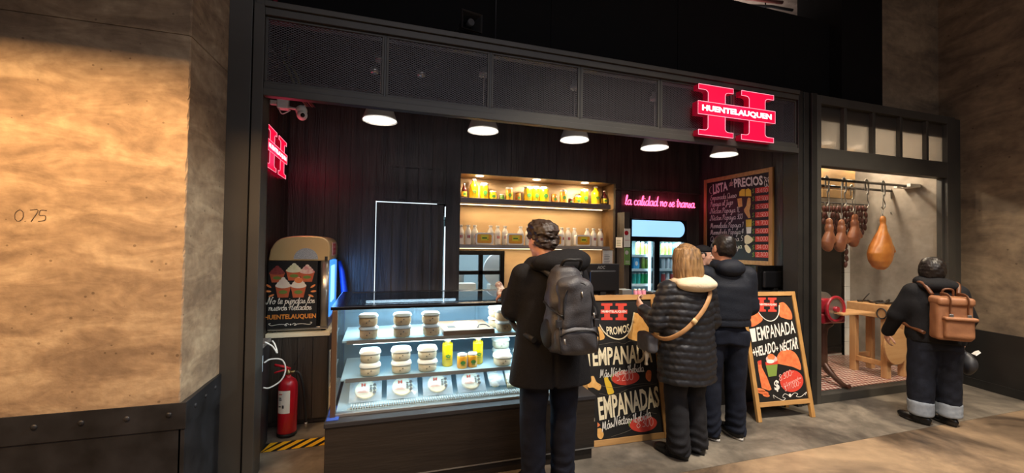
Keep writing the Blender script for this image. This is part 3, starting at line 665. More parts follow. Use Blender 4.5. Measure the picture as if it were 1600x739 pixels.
# ------------------------------------------------------------------ fascia over the stall
def uvF(fr, px, py):
    d = ray(px, py); o = fr.o - Vector((0, 0, CAM_H)); t = o.dot(fr.n) / d.dot(fr.n); q = d * t - o
    return q.dot(fr.x), q.dot(fr.y)
m = bpy.data.materials.new('expanded_mesh'); m.use_nodes = True; nt = m.node_tree; L = nt.links.new; bs = nt.nodes['Principled BSDF']
bs.inputs['Base Color'].default_value = (.075, .07, .08, 1); bs.inputs['Roughness'].default_value = .45
tc = nt.nodes.new('ShaderNodeTexCoord'); sp = nt.nodes.new('ShaderNodeSeparateXYZ'); L(tc.outputs['Object'], sp.inputs[0])
def mth(op, a, b=None):
    n = nt.nodes.new('ShaderNodeMath'); n.operation = op
    for i, v in enumerate((a, b)):
        if v is None: continue
        if isinstance(v, (int, float)): n.inputs[i].default_value = v
        else: L(v, n.inputs[i])
    return n.outputs[0]
s1 = mth('ABSOLUTE', mth('SINE', mth('MULTIPLY', mth('ADD', sp.outputs[0], mth('MULTIPLY', sp.outputs[2], 1.8)), 105)))
s2 = mth('ABSOLUTE', mth('SINE', mth('MULTIPLY', mth('SUBTRACT', sp.outputs[0], mth('MULTIPLY', sp.outputs[2], 1.8)), 105)))
L(mth('LESS_THAN', mth('MINIMUM', s1, s2), .36), bs.inputs['Alpha']); MT['mesh'] = m
fas = thing('shopfront_fascia', 'long black steel fascia with expanded mesh panels over the stall opening', 'fascia', (-.785, FY, 2.615))
b = MB(); b.box(-.785, 4.11, FY - .012, 3.33, 3.17, 3.222); b.box(-.785, 4.11, FY - .03, 3.36, 3.222, 3.262); b.build('top_rail', 'frame', fas, .003)
b = MB(); b.box(-.785, 4.11, FY - .004, 3.27, 2.665, 2.705); b.box(-.785, 4.11, FY - .018, 3.245, 2.613, 2.665); b.build('bottom_rail', 'frame', fas, .003)
ME = [-.785, .005, .815, 1.616, 2.43, 3.27, 4.11]
for x in ME[1:-1]: MB().box(x - .008, x + .008, FY + .012, 3.27, 2.705, 3.17).build('mullion', 'steel', fas, .002)
for a, b_ in zip(ME[:-1], ME[1:]):
    a2 = a + (.008 if a > -.7 else 0); b2 = b_ - (.008 if b_ < 4 else 0)
    f = MB(); f.box(a2, b2, FY + .012, FY + .03, 2.705, 2.722); f.box(a2, b2, FY + .012, FY + .03, 3.153, 3.17)
    f.box(a2, a2 + .017, FY + .012, FY + .03, 2.722, 3.153); f.box(b2 - .017, b2, FY + .012, FY + .03, 2.722, 3.153)
    pf = f.build('panel_frame', 'frame', fas, .002)
    MB().box(a2 + .017, b2 - .017, FY + .022, FY + .0225, 2.722, 3.153).build('mesh_panel', 'mesh', pf)

# glowing slab letter, big on the fascia and smaller on the left wall
def slab(fr, u0, w, v0, h, dep, name, label, loc):
    t = thing(name, label, 'sign', loc)
    b = MB(); k = .5
    def S(pts): return [(u0 + x * w, v0 + y * h) for x, y in pts]
    def stem(a, c, s0, s1):
        fi = []
        for i in range(5):
            q = math.pi / 2 * i / 4; fi.append((math.sin(q), 1 - math.cos(q)))
        e = .045; z = .10; ez = .06
        P = [(a, 0), (c, 0), (c, z)] + [(s1 + e * (1 - x), z + ez * y) for x, y in fi[0:]]
        P += [(s1 + e * (1 - x), 1 - z - ez * y) for x, y in fi[::-1]] + [(c, 1 - z), (c, 1), (a, 1), (a, 1 - z)]
        P += [(s0 - e * (1 - x), 1 - z - ez * y) for x, y in fi] + [(s0 - e * (1 - x), z + ez * y) for x, y in fi[::-1]] + [(a, z)]
        return S(P)
    A = stem(0, .445, .12, .34); B_ = stem(.555, 1, .66, .88); C = S([(-.015, .40), (1.01, .40), (1.01, .655), (-.015, .655)])
    for i, q in enumerate((A, B_)): b.poly(fr, q, .01, dep, 0, 1)
    b.poly(fr, C, .012, dep * 1.12, 0, 1); b.build('letter_body', ['redglow', 'redside'], t)
    e = MB()
    for q in (A, B_, C):
        dd = dep * (1.12 if q is C else 1) + .001
        e.tube([fr.p(x, y, dd) for x, y in q], h * .006, 5, 0, closed=True)
    e.build('edge_glow', 'pinkedge', t)
    l = MB(); letter(l, fr, 'HUENTELAUQUEN', u0 + .035 * w, v0 + .455 * h, .925 * w, .135 * h, dep * 1.12 + .002, 0, .045); l.build('lettering', 'whiteglow', t)
    return t
fh = Frame((0, FY - .01, 0), (1, 0, 0), (0, 0, 1))
q0 = onY(1090.5, 210, 3.12); q1 = onY(1208, 150, 3.12); q2 = onY(1092, 131, 3.12)
slab(fh, q0.x, q1.x - q0.x, q0.z, q2.z - q0.z, .075, 'letter_sign', 'large glowing red slab letter H on the right end of the fascia', (q0.x, FY, q0.z))
fl_ = Frame((-.93, 0, 0), (0, 1, 0), (0, 0, 1))
slab(fl_, 3.735, .69, 2.215, .345, .05, 'letter_sign', 'smaller glowing red slab letter H on the left wall inside the stall', (-.93, 4.07, 2.2))
for (x, y, z, e_) in ((3.3, 3.02, 2.95, 3.2), (-.80, 4.08, 2.38, 2.2)): point('sign_glow', (x, y, z), e_, (1, .04, .12), .12)

# pendant lamps: smoked cone shade, bright diffuser, two cords
MT['lampglow'] = mat('lamp_diffuser', '#ffffff', .5, emit=(1, .95, .87), es=75)
m = bpy.data.materials.new('smoked_shade'); m.use_nodes = True; nt = m.node_tree; nt.nodes.clear(); o_ = nt.nodes.new('ShaderNodeOutputMaterial'); m1 = nt.nodes.new('ShaderNodeMixShader'); m2 = nt.nodes.new('ShaderNodeMixShader'); t1 = nt.nodes.new('ShaderNodeBsdfTransparent'); t2 = nt.nodes.new('ShaderNodeBsdfTranslucent'); t3 = nt.nodes.new('ShaderNodeBsdfDiffuse')
t2.inputs[0].default_value = (.035, .032, .028, 1); t3.inputs[0].default_value = (.45, .41, .37, 1); m1.inputs[0].default_value = .6; m2.inputs[0].default_value = .10; L = nt.links.new
L(t2.outputs[0], m1.inputs[1]); L(t3.outputs[0], m1.inputs[2]); L(m1.outputs[0], m2.inputs[1]); L(t1.outputs[0], m2.inputs[2]); L(m2.outputs[0], o_.inputs[0]); MT['shade'] = m
MT['cord'] = mat('pale_cord', '#9a958c', .6)
lx = [-.03, .905, 1.86, 2.82, 3.765]
lamp = thing('pendant_lamp', 'lit cone pendant lamp nearest the left post, first from the left', 'lamp', (lx[0], 3.82, 2.69), 'pendant lamps under the fascia')
b = MB(); k = [(.146, 0), (.140, .02), (.092, .155), (.07, .165), (.07, .168), (.094, .157), (.143, .022), (.149, 0)]; b.lathe(k, (lx[0], 3.82, 2.69), 32); b.build('shade', 'shade', lamp)
b = MB(); b.lathe([(.140, .012), (.10, .004), (.03, .0), (.03, .001), (.140, .014)], (lx[0], 3.82, 2.69), 32, mats=[0, 0, 1, 1]); b.build('diffuser', ['lampglow', 'darkgrey'], lamp)
b = MB(); b.lathe([(.045, .16), (.05, .17), (.05, .22), (.02, .235), (.02, .24)], (lx[0], 3.82, 2.69), 20); b.build('socket', 'darkgrey', lamp)
b = MB(); b.tube([(lx[0], 3.82, 2.92), (lx[0], 3.82, 3.30)], .004, 6); b.build('cord', 'cord', lamp)
b = MB(); b.lathe([(.05, .53), (.05, .56), (.03, .59), (.03, .61)], (lx[0], 3.82, 2.69), 18); b.build('canopy', 'alu', lamp)
nm = ['second from the left', 'third from the left, above the man in the black coat', 'fourth from the left, above the glowing words', 'under the big red letter, last on the right']
for x in lx: point('lamp_bulb', (x, 3.82, 2.80), 1.1, (1, .95, .87), .03)
for x, n_ in zip(lx[1:], nm): dup(lamp, (x, 3.82, 2.69), 'lit cone pendant lamp ' + n_)

# little things behind the mesh
for (px, py, lab) in ((658, 117, 'small pale ceiling fixture behind the second mesh panel'), (585, 112, 'small pale ceiling fixture behind the first mesh panel, beside the cord')):
    c = onY(px, py, 3.9); t = thing('ceiling_fixture', lab, 'light fixture', (c.x, 3.9, 3.30))
    MB().tube([(c.x, 3.9, c.z + .03), (c.x, 3.9, 3.30)], .008, 8).build('stem', 'darkgrey', t)
    MB().lathe([(.02, -.025), (.035, -.015), (.045, .01), (.03, .035), (.01, .04)], (c.x, 3.9, c.z), 18).build('cap', 'chrome', t)
cb = MB()
for i in range(4):
    x = -.80 + .02 * i; cb.tube(catmull([(x, 3.9, 3.30), (x + .02, 3.7, 3.1 - .02 * i), (x + .09, 3.6, 2.95), (x + .16, 3.6, 2.78), (x + .2, 3.75, 2.74)], 5), .012, 6, i % 2)
tag(cb.build('cable_bundle', [mat('olive_cable', '#4d4a20', .5), 'black']), 'dark and olive cable bundle behind the leftmost mesh panel', 'cables')
# horn speaker on the fascia
t = thing('horn_speaker', 'black square horn loudspeaker standing on top of the fascia', 'loudspeaker', (.66, 3.32, 3.262))
fs = Frame((.665, 3.24, 3.41), (.97, .22, 0), (0, 0, 1))
b = MB(); k0 = len(b.v)
for hw, d in ((.088, 0), (.092, -.015), (.05, -.10), (.045, -.17), (.038, -.17), (.035, -.10), (.078, -.012)):
    b.v += [tuple(fs.p(u * hw, v * hw * .85, d)) for u, v in ((-1, -1), (1, -1), (1, 1), (-1, 1))]
for i in range(7):
    for j in range(4):
        b.f.append((i * 4 + j, i * 4 + (j + 1) % 4, ((i + 1) % 7) * 4 + (j + 1) % 4, ((i + 1) % 7) * 4 + j)); b.m.append(0); b.s.append(False)
b.build('horn', mat('horn_plastic', '#1b1b1d', .6), t, .004)
b = MB(); b.tube([fs.p(0, 0, -.12), fs.p(0, 0, -.02)], [.02, .028], 14); b.build('reflex_cone', mat('cone_grey', '#333335', .6), t)
b = MB(); b.tube([fs.p(0, 0, -.17), fs.p(0, 0, -.27)], [.05, .045], 16); b.build('driver', 'darkgrey', t)
b = MB(); b.tube([fs.p(-.04, 0, -.12), fs.p(-.04, -.14, -.12), fs.p(.04, -.14, -.12), fs.p(.04, 0, -.12)], .008, 6); b.build('bracket', 'darkgrey', t)
# camera on the left wall
t = thing('security_camera', 'white wall camera on an arm above the smaller red letter', 'camera', (-.93, 4.0, 2.8))
c0 = onY(443, 162, 4.0); c1 = onY(471, 177, 4.0)
b = MB(); b.box(c0.x - .045, c0.x + .04, 3.96, 4.04, c0.z - .05, c0.z + .055); b.box(-.93, c0.x, 3.98, 4.02, c0.z - .02, c0.z + .02); b.build('mount_box', 'white', t, .008)
b = MB(); b.tube([(c0.x + .03, 4, c0.z - .03), (c0.x + .10, 4, c0.z - .035), (c1.x + .03, 4, c1.z + .065)], .012, 8); b.build('arm', 'white', t)
b = MB(); b.tube(catmull([(c0.x - .03, 3.97, c0.z - .05), (c0.x, 3.96, c0.z - .10), (c0.x + .06, 3.97, c0.z - .06)], 5), .005, 6); b.build('lead', 'white', t)
hd = b = MB(); b.ell((c1.x, 4, c1.z + .02), (.048, .048, .05), 18); b.ell((c1.x + .008, 3.985, c1.z - .02), (.044, .044, .046), 18); head = b.build('head', 'white', t)
b = MB(); b.ell((c1.x + .018, 3.948, c1.z - .03), (.018, .012, .02), 12); b.build('lens', 'blackgloss', head)

# glowing words
fn = Frame((0, BY - .012, 0), (1, 0, 0), (0, 0, 1))
a0 = uvF(fn, 976, 319.5); a1 = uvF(fn, 1087, 323)
b = MB(); script(b, fn, 'la calidad no se transa', a0[0], a0[1], a1[0] - a0[0] - .03, .064, .0070, .012, 0, .12, n=6, flat=False)
tag(b.build('neon_sign', 'neon', loc=(a0[0], BY, a0[1])), 'pink glowing handwritten sentence on the dark planks above the drinks fridge', 'neon sign')
point('neon_glow', (3.75, BY - .14, 2.22), 1.3, (1, .06, .16), .1)

# service runs in the gap above the black wall
def bar(name, pts, r, material, label, cat): 
    o = MB().tube(pts, r, 8).build(name, material, loc=pts[0]); return tag(o, label, cat)
bar('conduit_pipe', [onY(1150, 8, 4.5), onY(1205, 10, 4.5), onY(1238, 16, 4.5)], .02, 'darkgrey', 'dark pipe with a bend crossing the lit ceiling gap above the black wall', 'pipe')
for px, lab in ((1196, 'leftmost'), (1273, 'third'), (1296, 'rightmost')):
    a = onY(px, 40, 4.5); bar('hanger_rod', [a, (a.x, a.y, 5.25)], .008, 'black', lab + ' thin ceiling hanger rod above the black wall', 'hanger rod')
bar('red_pipe', [onY(1140, -6, 4.35), onY(1222, 4, 4.35)], .025, mat('dull_red', '#6d3a35', .5), 'reddish pipe under the ceiling at the top edge', 'pipe')
bm = MB(); q = onY(1282, 33, 4.55); bm.box(q.x, q.x + .9, 4.5, 4.62, q.z - .02, q.z + .04); bm.box(q.x + .1, q.x + .9, 4.5, 4.62, q.z + .11, q.z + .17)
bm.box(q.x + .7, q.x + .8, 4.52, 4.6, q.z - .02, 5.25)
tag(bm.build('cable_tray', 'black', loc=(q.x, 4.55, q.z)), 'black double rail tray beside the square column under the ceiling', 'cable tray')
for px, y0, lab in ((774, 60, 'thin hanging wire beside the horn loudspeaker'), (430, 8, 'red hose end hanging at the top left of the fascia')):
    a = onY(px, y0, 3.42); bar('hanging_wire', [(a.x, 3.42, 3.262), (a.x, 3.42, 4.6)], .006 if px > 500 else .018, 'darkgrey' if px > 500 else mat('hose_red', '#7a2030', .5), lab, 'wire')
# linear lamp above the walkway; the ribbed panes mirror it
def mirror(px, py, z):
    d = ray(px, py); P_ = onY(px, py, 3.24); d = Vector((d.x, -d.y, d.z)); return P_ + d * ((z - P_.z) / d.z)
m0, m1 = mirror(1276, 231, 3.7), mirror(1500, 209, 3.7)
tl = thing('linear_lamp', 'long slim linear lamp hung over the walkway in front of the glass room', 'lamp', m0)
MB().tube([m0, m1], .03, 8).build('tube', mat('linear_tube', '#ffffff', .5, emit=(1, .93, .85), es=6), tl)
b = MB()
for q in (m0.lerp(m1, .1), m0.lerp(m1, .9)): b.tube([q, (q.x, q.y, 5.25)], .006, 6)
b.build('hanger', 'darkgrey', tl)
# ------------------------------------------------------------------ display case
CX0, CX1, CY0, CY1 = -.31, 1.58, 2.84, 3.76
GX0, GX1, GY0 = -.27, 1.42, 2.93
case = thing('display_case', 'long black refrigerated display case with a lit glass front', 'display case', (.6, 3.3, 0))
b = MB(); b.box(CX0, CX1, CY0, CY1, .092, .455); b.box(CX0 + .01, CX1 - .01, CY0 + .02, CY1, 0, .088); b.build('base', 'plank2', case, .004)
b = MB(); b.box(CX0 + .005, CX1, CY0 - .003, CY0 + .02, .086, .093); b.build('toe_strip', 'alu', case)
b = MB(); b.box(CX0 - .006, CX1 + .006, CY0 - .008, CY1, .455, .484); b.build('ledge', 'darkgrey', case, .003)
b = MB(); b.box(GX0 - .02, GX0 + .012, GY0 - .02, GY0 + .03, .484, 1.176); b.build('corner_post', mat('bronze_post', '#5c4838', .4, .3), case, .003)
b = MB(); b.box(GX1 - .02, GX1 + .02, GY0, 3.74, .484, 1.176); b.build('end_panel', 'blackgloss', case, .003)
b = MB(); b.box(GX0 - .01, GX0, GY0 + .03, 3.74, .484, 1.176); b.build('side_pane', 'caseglass', case)
b = MB(); b.box(GX0 + .012, GX1 - .02, GY0 - .004, GY0 + .004, .50, 1.155); b.build('front_pane', 'caseglass', case)
b = MB(); b.box(GX0, GX1, GY0 - .008, GY0 + .03, .484, .502); b.build('front_rail', 'alu', case, .002)
MT['caseblue'] = mat('case_lining', '#b4cfdb', .35)
MT['caseback'] = mat('case_sliding_back', '#6f8797', .2, .2)
b = MB(); b.box(GX0, GX1 - .02, 3.70, 3.72, .50, 1.14); b.box(GX0 + .55, GX0 + .575, 3.69, 3.70, .50, 1.14); b.box(GX0 + 1.1, GX0 + 1.125, 3.69, 3.70, .50, 1.14); b.build('sliding_back', 'caseback', case)
b = MB(); b.box(GX0 + .012, GX1 - .02, GY0 + .04, 3.70, .485, .503); b.build('deck', 'caseblue', case)
MT['shelfglass'] = mat('frosted_shelf', '#b7d6e2', .2); MT['shelfglass'].node_tree.nodes['Principled BSDF'].inputs['Alpha'].default_value = .75
for nm, y0, z in (('upper_shelf', 3.08, .935), ('lower_shelf', 3.04, .685)):
    s_ = MB(); s_.box(GX0 + .03, GX1 - .03, y0 + .012, 3.60, z - .012, z); s_ = s_.build(nm, 'shelfglass', case)
    MB().box(GX0 + .06, GX1 - .03, y0, y0 + .012, z - .022, z + .004).build('shelf_edge', 'alu', s_)
    b = MB(); b.tube([(GX0 + .10, y0 + .05, z - .028), (GX1 - .08, y0 + .05, z - .028)], .008, 8); b.build('tube_light', mat('case_tube', '#ffffff', .5, emit=(.75, .93, 1), es=3), s_)
# black glass top with a see-through middle
b = MB(); b.box(GX0 - .03, GX1 + .03, GY0 - .02, GY0 + .06, 1.178, 1.199); b.box(GX0 - .03, GX1 + .03, 3.70, 3.80, 1.178, 1.199); b.box(GX0 - .03, GX0 + .06, GY0 + .06, 3.70, 1.178, 1.199); b.box(GX1 - .06, GX1 + .03, GY0 + .06, 3.70, 1.178, 1.199)
top = b.build('top_frame', 'blackgloss', case, .003)
MB().box(GX0 + .06, GX1 - .06, GY0 + .06, 3.70, 1.186, 1.197).build('top_pane', 'topglass', top)
b = MB()
for y in (3.20, 3.42): b.tube([(-.1, y, 1.16), (.60, y, 1.16)], .010, 8)
b.build('tube_light', mat('top_tube', '#ffffff', .5, emit=(.8, .93, 1), es=7), case)
MT['grille'] = mat('vent_grille', '#cfdde2', .4)
b = MB(); b.box(GX0 + .08, GX1 - .05, GY0 + .045, GY0 + .055, .503, .512)
x = GX0 + .10
while x < GX1 - .06: b.box(x, x + .008, GY0 + .045, GY0 + .095, .503, .524); x += .0165
b.build('vent_grille', 'grille', case)

# cheeses: pale round in a clear squared tub with a domed lid
MT['cheese'] = mat('pale_cheese', '#dcae78', .5, var=(40, '#e8c698', .2))
MT['cheese2'] = mat('white_cheese', '#c9bd9c', .5, var=(22, '#ddd3b8', .2))
MT['tub'] = veil('clear_tub', '#f2f6f4', .10, .15); MT['lid'] = mat('white_lid', '#eef0ec', .35)
MT['ink'] = mat('print_ink', '#403d3a', .6); MT['redink'] = mat('red_print', '#b5402c', .6); MT['paper'] = mat('paper', '#ece8dc', .7)
def cheese(name, c, r, h, lidh, ch, label, group):
    t = thing(name, label, 'cheese', c, group); c = Vector(c)
    MB().lathe([(r * .78, .002), (r * .93, .012), (r * .95, h * .5), (r * .93, h * .84), (r * .80, h * .90)], c, 26, sq=2.5).build('cheese', ch, t)
    MB().lathe([(r * .80, 0), (r * .97, .006), (r, h * .4), (r * 1.0, h * .84)], c, 28, sq=2.8).build('tub', 'tub', t)
    l = MB().lathe([(r * .99, h * .84), (r * 1.05, h * .87), (r * 1.05, h * .90), (r * .99, h * .94 + lidh * .5), (r * .88, h * .98 + lidh), (r * .5, h + lidh)], c, 28, sq=2.8).build('lid', 'lid', t)
    b = MB(); f = Frame((c.x, c.y - r * 1.0, c.z), (1, 0, 0), (0, 0, 1))
    for k in range(2): b.fbox(f, -r * .22 + k * r * .28, -r * .22 + k * r * .28 + r * .1, h * (.34 + .2 * k), h * (.44 + .2 * k), -.001, .0012)
    b.build('printed_mark', 'ink', t)
    f2 = Frame((c.x, c.y, c.z + h + lidh), (1, 0, 0), (0, 1, 0)); b = MB()
    for k in range(2): b.fbox(f2, -r * .3 + k * r * .3, -r * .3 + k * r * .3 + r * .14, -r * .12, r * .06, -.001, .0006)
    b.build('lid_print', 'redink' if ch == 'cheese' else 'ink', l)
    return t
UPR = 'stacked cheeses on the upper case shelf'; MID = 'stacked cheeses on the lower case shelf'
ords = ['leftmost stack', 'second stack from left', 'third stack beside the board', 'stack right of the board', 'stack half behind the black coat']
proto = {}
def stack(row, px, zs, Y, r, h, lidh, ch, words, lev=2):
    x = onY(px, 500, Y).x; z = zs
    for k in range(lev):
        c = (x + rnd.uniform(-.006, .006), Y + rnd.uniform(-.006, .006), z)
        lab = '%s cheese tub, %s, %s case shelf' % ('lone' if lev == 1 else ('bottom', 'top')[k], words, row)
        key = (row, h)
        if key not in proto: proto[key] = cheese('cheese_tub', c, r, h, lidh, ch, lab, UPR if row == 'upper' else MID)
        else: dup(proto[key], c, lab)
        z += h + lidh + .001
for px, w in zip((577, 627.5, 673, 786.5, 818), ords): stack('upper', px, .936, 3.16, .066, .078, .008, 'cheese', w)
stack('upper', 776, .936, 3.34, .066, .078, .008, 'cheese', 'rear stack at the board\'s right end')
for px, w in zip((580, 627.5, 668), ('leftmost stack', 'second stack from left', 'third stack beside a yellow bottle')): stack('lower', px, .686, 3.125, .07, .072, .018, 'cheese2', w)
stack('lower', 785, .686, 3.125, .07, .072, .018, 'cheese2', 'right of the jars', 1)
stack('lower', 783, .686, 3.29, .07, .072, .018, 'cheese2', 'rear stack right of the jars', 2)
stack('lower', 815, .686, 3.22, .07, .072, .018, 'cheese2', 'nearest the black coat', 1)
# wooden board with a paper oval
t = thing('serving_board', 'light wooden board with a white oval label on the upper case shelf', 'board', (.62, 3.2, .936))
x0 = onY(693, 520, 3.10).x; x1 = onY(773, 515, 3.10).x
b = MB(); b.box(x0, x1, 3.095, 3.50, .937, .972); b.build('board', mat('board_wood', '#8a6a50', .5, var=(5, '#a58468'), stretch=(1, 6, 6)), t, .004)
b = MB(); f = Frame((0, 0, .972), (1, 0, 0), (0, 1, 0)); b.disc(f, (x0 + x1) / 2 + .02, 3.36, .10, .06, 0, .008); b.build('oval_label', 'paper', t)
b = MB(); b.fbox(f, (x0 + x1) / 2 - .03, (x0 + x1) / 2 + .07, 3.35, 3.37, .008, .009); b.fbox(f, x0 + .05, x0 + .11, 3.2, 3.28, 0, .001); b.build('printed_mark', 'ink', t)
b = MB(); b.tube(catmull([(x1 - .12, 3.16, .972), (x1 - .10, 3.2, .985), (x1 - .05, 3.21, .985), (x1 - .02, 3.17, .972)], 5), .005, 6); b.build('handle', 'darkgrey', t)
# bottles and jars on the lower shelf
MT['juice'] = mat('yellow_juice', '#e6b800', .25, var=(6, '#f3cf1d', .3)); MT['juice2'] = mat('amber_fruit', '#d98a12', .3, var=(22, '#f0b53a', .2)); MT['pale'] = mat('milk_white', '#e9e6d8', .35)
MT['leafgreen'] = mat('green_print', '#3f7a2c', .6); MT['amber2'] = mat('dark_amber', '#a8621a', .3, var=(20, '#c98630', .2)); MT['sauce'] = mat('dark_red_sauce', '#4a1210', .25); MT['labely'] = mat('yellow_label', '#f3d63c', .6)
def bottle(name, c, r, h, label, group, liquid='juice', cap='white', neck=.32, shoulder=.55, lab=None, sq=2):
    t = thing(name, label, 'bottle', c, group); c = Vector(c); s0 = h * shoulder; n0 = h * .80
    MB().lathe([(r * .85, 0), (r, .006), (r, s0), (r * .92, s0 + h * .07), (r * neck * 1.2, n0), (r * neck, h * .86), (r * neck, h * .94)], c, 22, sq=sq).build('body', liquid, t)
    MB().lathe([(r * neck * 1.15, h * .92), (r * neck * 1.2, h * .93), (r * neck * 1.2, h * .99), (r * neck, h)], c, 18).build('cap', cap, t)
    a = MB(); f = Frame(c + Vector((0, -r, 0)), (1, 0, 0), (0, 0, 1))
    if lab:
        a.lathe([(r * 1.01, h * .16), (r * 1.015, h * .17), (r * 1.015, h * .46), (r * 1.01, h * .47)], c, 22, 0, sq=sq); a.fbox(f, -r * .5, r * .5, h * .26, h * .38, .0, .003, 1)
        a.build('label', [lab, 'leafgreen'], t)
    else:
        
        for q_ in ((-.3, .40), (.0, .43), (.3, .40), (-.12, .35), (.18, .34)): a.disc(f, r * q_[0], h * q_[1], r * .2, h * .025, -r * .08, .002, 0, 10)
        a.fbox(f, -r * .4, r * .4, h * .27, h * .285, -r * .06, .002, 0); a.build('print', 'leafgreen', t)
    return t
def jar(name, c, r, h, label, group, fill='juice', lid='white', sq=2):
    t = thing(name, label, 'jar', c, group); c = Vector(c)
    MB().lathe([(r * .9, 0), (r, .006), (r, h * .8), (r * .9, h * .87)], c, 22, sq=sq).build('body', fill, t)
    MB().lathe([(r * .92, h * .86), (r * .95, h * .87), (r * .95, h * .98), (r * .88, h)], c, 22, sq=sq).build('lid', lid, t)
    a = MB(); f = Frame(c + Vector((0, -r, 0)), (1, 0, 0), (0, 0, 1)); a.disc(f, 0, h * .42, r * .5, h * .14, -r * .1, .002, 0, 14); a.fbox(f, -r * .35, r * .35, h * .22, h * .25, -r * .06, .002, 0)
    a.build('print', 'leafgreen', t)
    return t
for px, lab in ((699, 'yellow juice bottle left of the two jars inside the case'), (746.5, 'yellow juice bottle right of the two jars inside the case')):
    x = onY(px, 560, 3.2).x; bottle('juice_bottle', (x, 3.2, .686), .040, .205, lab, 'juice bottles inside the case', neck=.55, shoulder=.78)
for px, lab, y in ((722, 'left amber jar on the lower case shelf', 3.12), (738, 'right amber jar on the lower case shelf', 3.13)):
    x = onY(px, 565, y).x; jar('preserve_jar', (x, y, .686), .038, .105, lab, 'amber jars inside the case', 'juice2')
# vacuum bags leaning on the deck and sliced cheese
MT['film'] = veil('clear_film', '#d5e2ea', .26, .12)
def bag(c, w, h, label, group, px):
    t = thing('cheese_bag', label, 'packed cheese', c, group); fr = Frame(c, (1, 0, 0), (0, .72, .69))
    b = MB(); N = 8
    for sgn in (1, -1):
        k = len(b.v)
        for i in range(N + 1):
            for j in range(N + 1):
                u, v = i / N, j / N; bl = (max(0, math.sin(math.pi * min(max((u - .08) / .84, 0), 1))) * max(0, math.sin(math.pi * min(max((v - .08) / .84, 0), 1)))) ** .45
                b.v.append(tuple(fr.p((u - .5) * w, v * h, .018 + sgn * (.0006 + .016 * bl) + .002 * math.sin(17 * u + 11 * v))))
        for i in range(N):
            for j in range(N):
                q = (k + i * (N + 1) + j, k + (i + 1) * (N + 1) + j, k + (i + 1) * (N + 1) + j + 1, k + i * (N + 1) + j + 1)
                b.f.append(q if sgn > 0 else q[::-1]); b.m.append(0); b.s.append(True)
    b.build('bag_film', 'film', t)
    b = MB(); f2 = Frame(fr.p(0, h * .45, .005), fr.x, fr.y); b.disc(f2, 0, 0, w * .34, h * .36, 0, .024, 0, 28); b.build('cheese_slab', 'cheese2', t, .006)
    b = MB(); f3 = Frame(fr.p(0, h * .42, .0365), fr.x, fr.y)
    for k in range(3): b.disc(f3, w * .27, h * (.16 - .14 * k), .011, .011, 0, .0015, 0, 14)
    for k in range(4): b.fbox(f3, w * .12, w * .2, h * (.12 - .07 * k), h * (.155 - .07 * k), 0, .0015, 0)
    b.fbox(f3, -w * .24, w * .08, -h * .11, -h * .095, 0, .0015, 1); b.fbox(f3, -w * .24, w * .02, -h * .06, -h * .045, 0, .0015, 1)
    b.fbox(f3, -w * .14, -w * .10, h * .12, h * .24, 0, .0015, 1); b.fbox(f3, -w * .05, -w * .01, h * .12, h * .24, 0, .0015, 1); b.fbox(f3, -w * .14, -w * .01, h * .165, h * .195, 0, .0015, 1)
    b.build('bag_print', ['ink', 'redink'], t)
for px, lab in ((571, 'leftmost clear bag of white cheese along the case bottom'), (629, 'second clear bag of white cheese from the left'), (684.5, 'third clear bag of white cheese from the left'), (737.5, 'fourth clear bag of white cheese, beside the sliced cheese')):
    x = onY(px, 620, 3.06).x; bag((x, 3.06, .508), .215, .195, lab, 'cheese bags along the case bottom', px)
for px, lab, n in ((773, 'clear pack of crumpled white cheese strings beside the fourth bag', 0), (800, 'stack of sliced pale cheese nearer the fourth bag', 5), (829, 'stack of sliced pale cheese nearest the black coat', 5)):
    x = onY(px, 612, 3.12).x; t = thing('cheese_pack', lab, 'packed cheese', (x, 3.12, .505)); fr = Frame((x, 3.06, .512), (1, 0, 0), (0, .80, .60))
    if n:
        for i in range(n):
            b = MB(); b.fbox(fr, -.056 + rnd.uniform(-.004, .004), .056, .01 + i * .027, .033 + i * .027, .0 + .004 * i, .03 + .004 * i); b.build('slice_block', mat('slice%d' % i, '#c9bf95', .5, var=(12, '#ded6b4')) if 'slice0' not in bpy.data.materials else bpy.data.materials['slice0'], t, .003)
    else:
        for i in range(9):
            b = MB(); b.ell(fr.p(rnd.uniform(-.04, .03), .03 + .014 * i, .022), (.03, .02, .018), 10); b.build('cheese_knot', 'cheese2', t)
    b = MB(); b.fbox(fr, -.062, .062, .004, .165, .05, .0515); b.build('wrap', 'film', t)
# ------------------------------------------------------------------ left corner: cabinets, ice cream machine, extinguisher
t = thing('utility_cabinet', 'narrow scuffed black cabinet just inside the left post, with a steel top', 'cabinet', (-.887, 3.61, 0))
MB().box(-.927, -.846, 3.40, 3.83, 0, .80).build('body', 'steel2', t, .003)
MB().box(-.927, -.838, 3.38, 3.84, .80, .832).build('top', 'alu', t, .004)
f = Frame((-.846, 3.40, 0), (0, 1, 0), (0, 0, 1))
MB().fbox(f, .11, .23, .62, .74, 0, .002).build('notice', mat('pale_blue_paper', '#b9cede', .6), t)
b = MB(); b.fbox(f, .05, .085, .40, .46, 0, .012); b.build('latch', 'chrome', t, .002)
bar('white_cable', catmull([(-.835, 3.62, .846), (-.79, 3.66, .80), (-.76, 3.68, .74), (-.78, 3.70, .80), (-.80, 3.70, .835)], 5), .006, 'white', 'short white plug lead hanging over the edge of the narrow cabinet', 'cable')
bar('white_cable', catmull([(-.84, 3.64, .68), (-.80, 3.66, .70), (-.73, 3.70, .68), (-.705, 3.72, .60), (-.73, 3.70, .52), (-.80, 3.66, .48), (-.842, 3.64, .49)], 6), .006, 'white', 'white cable loop hanging above the fire extinguisher', 'cable')
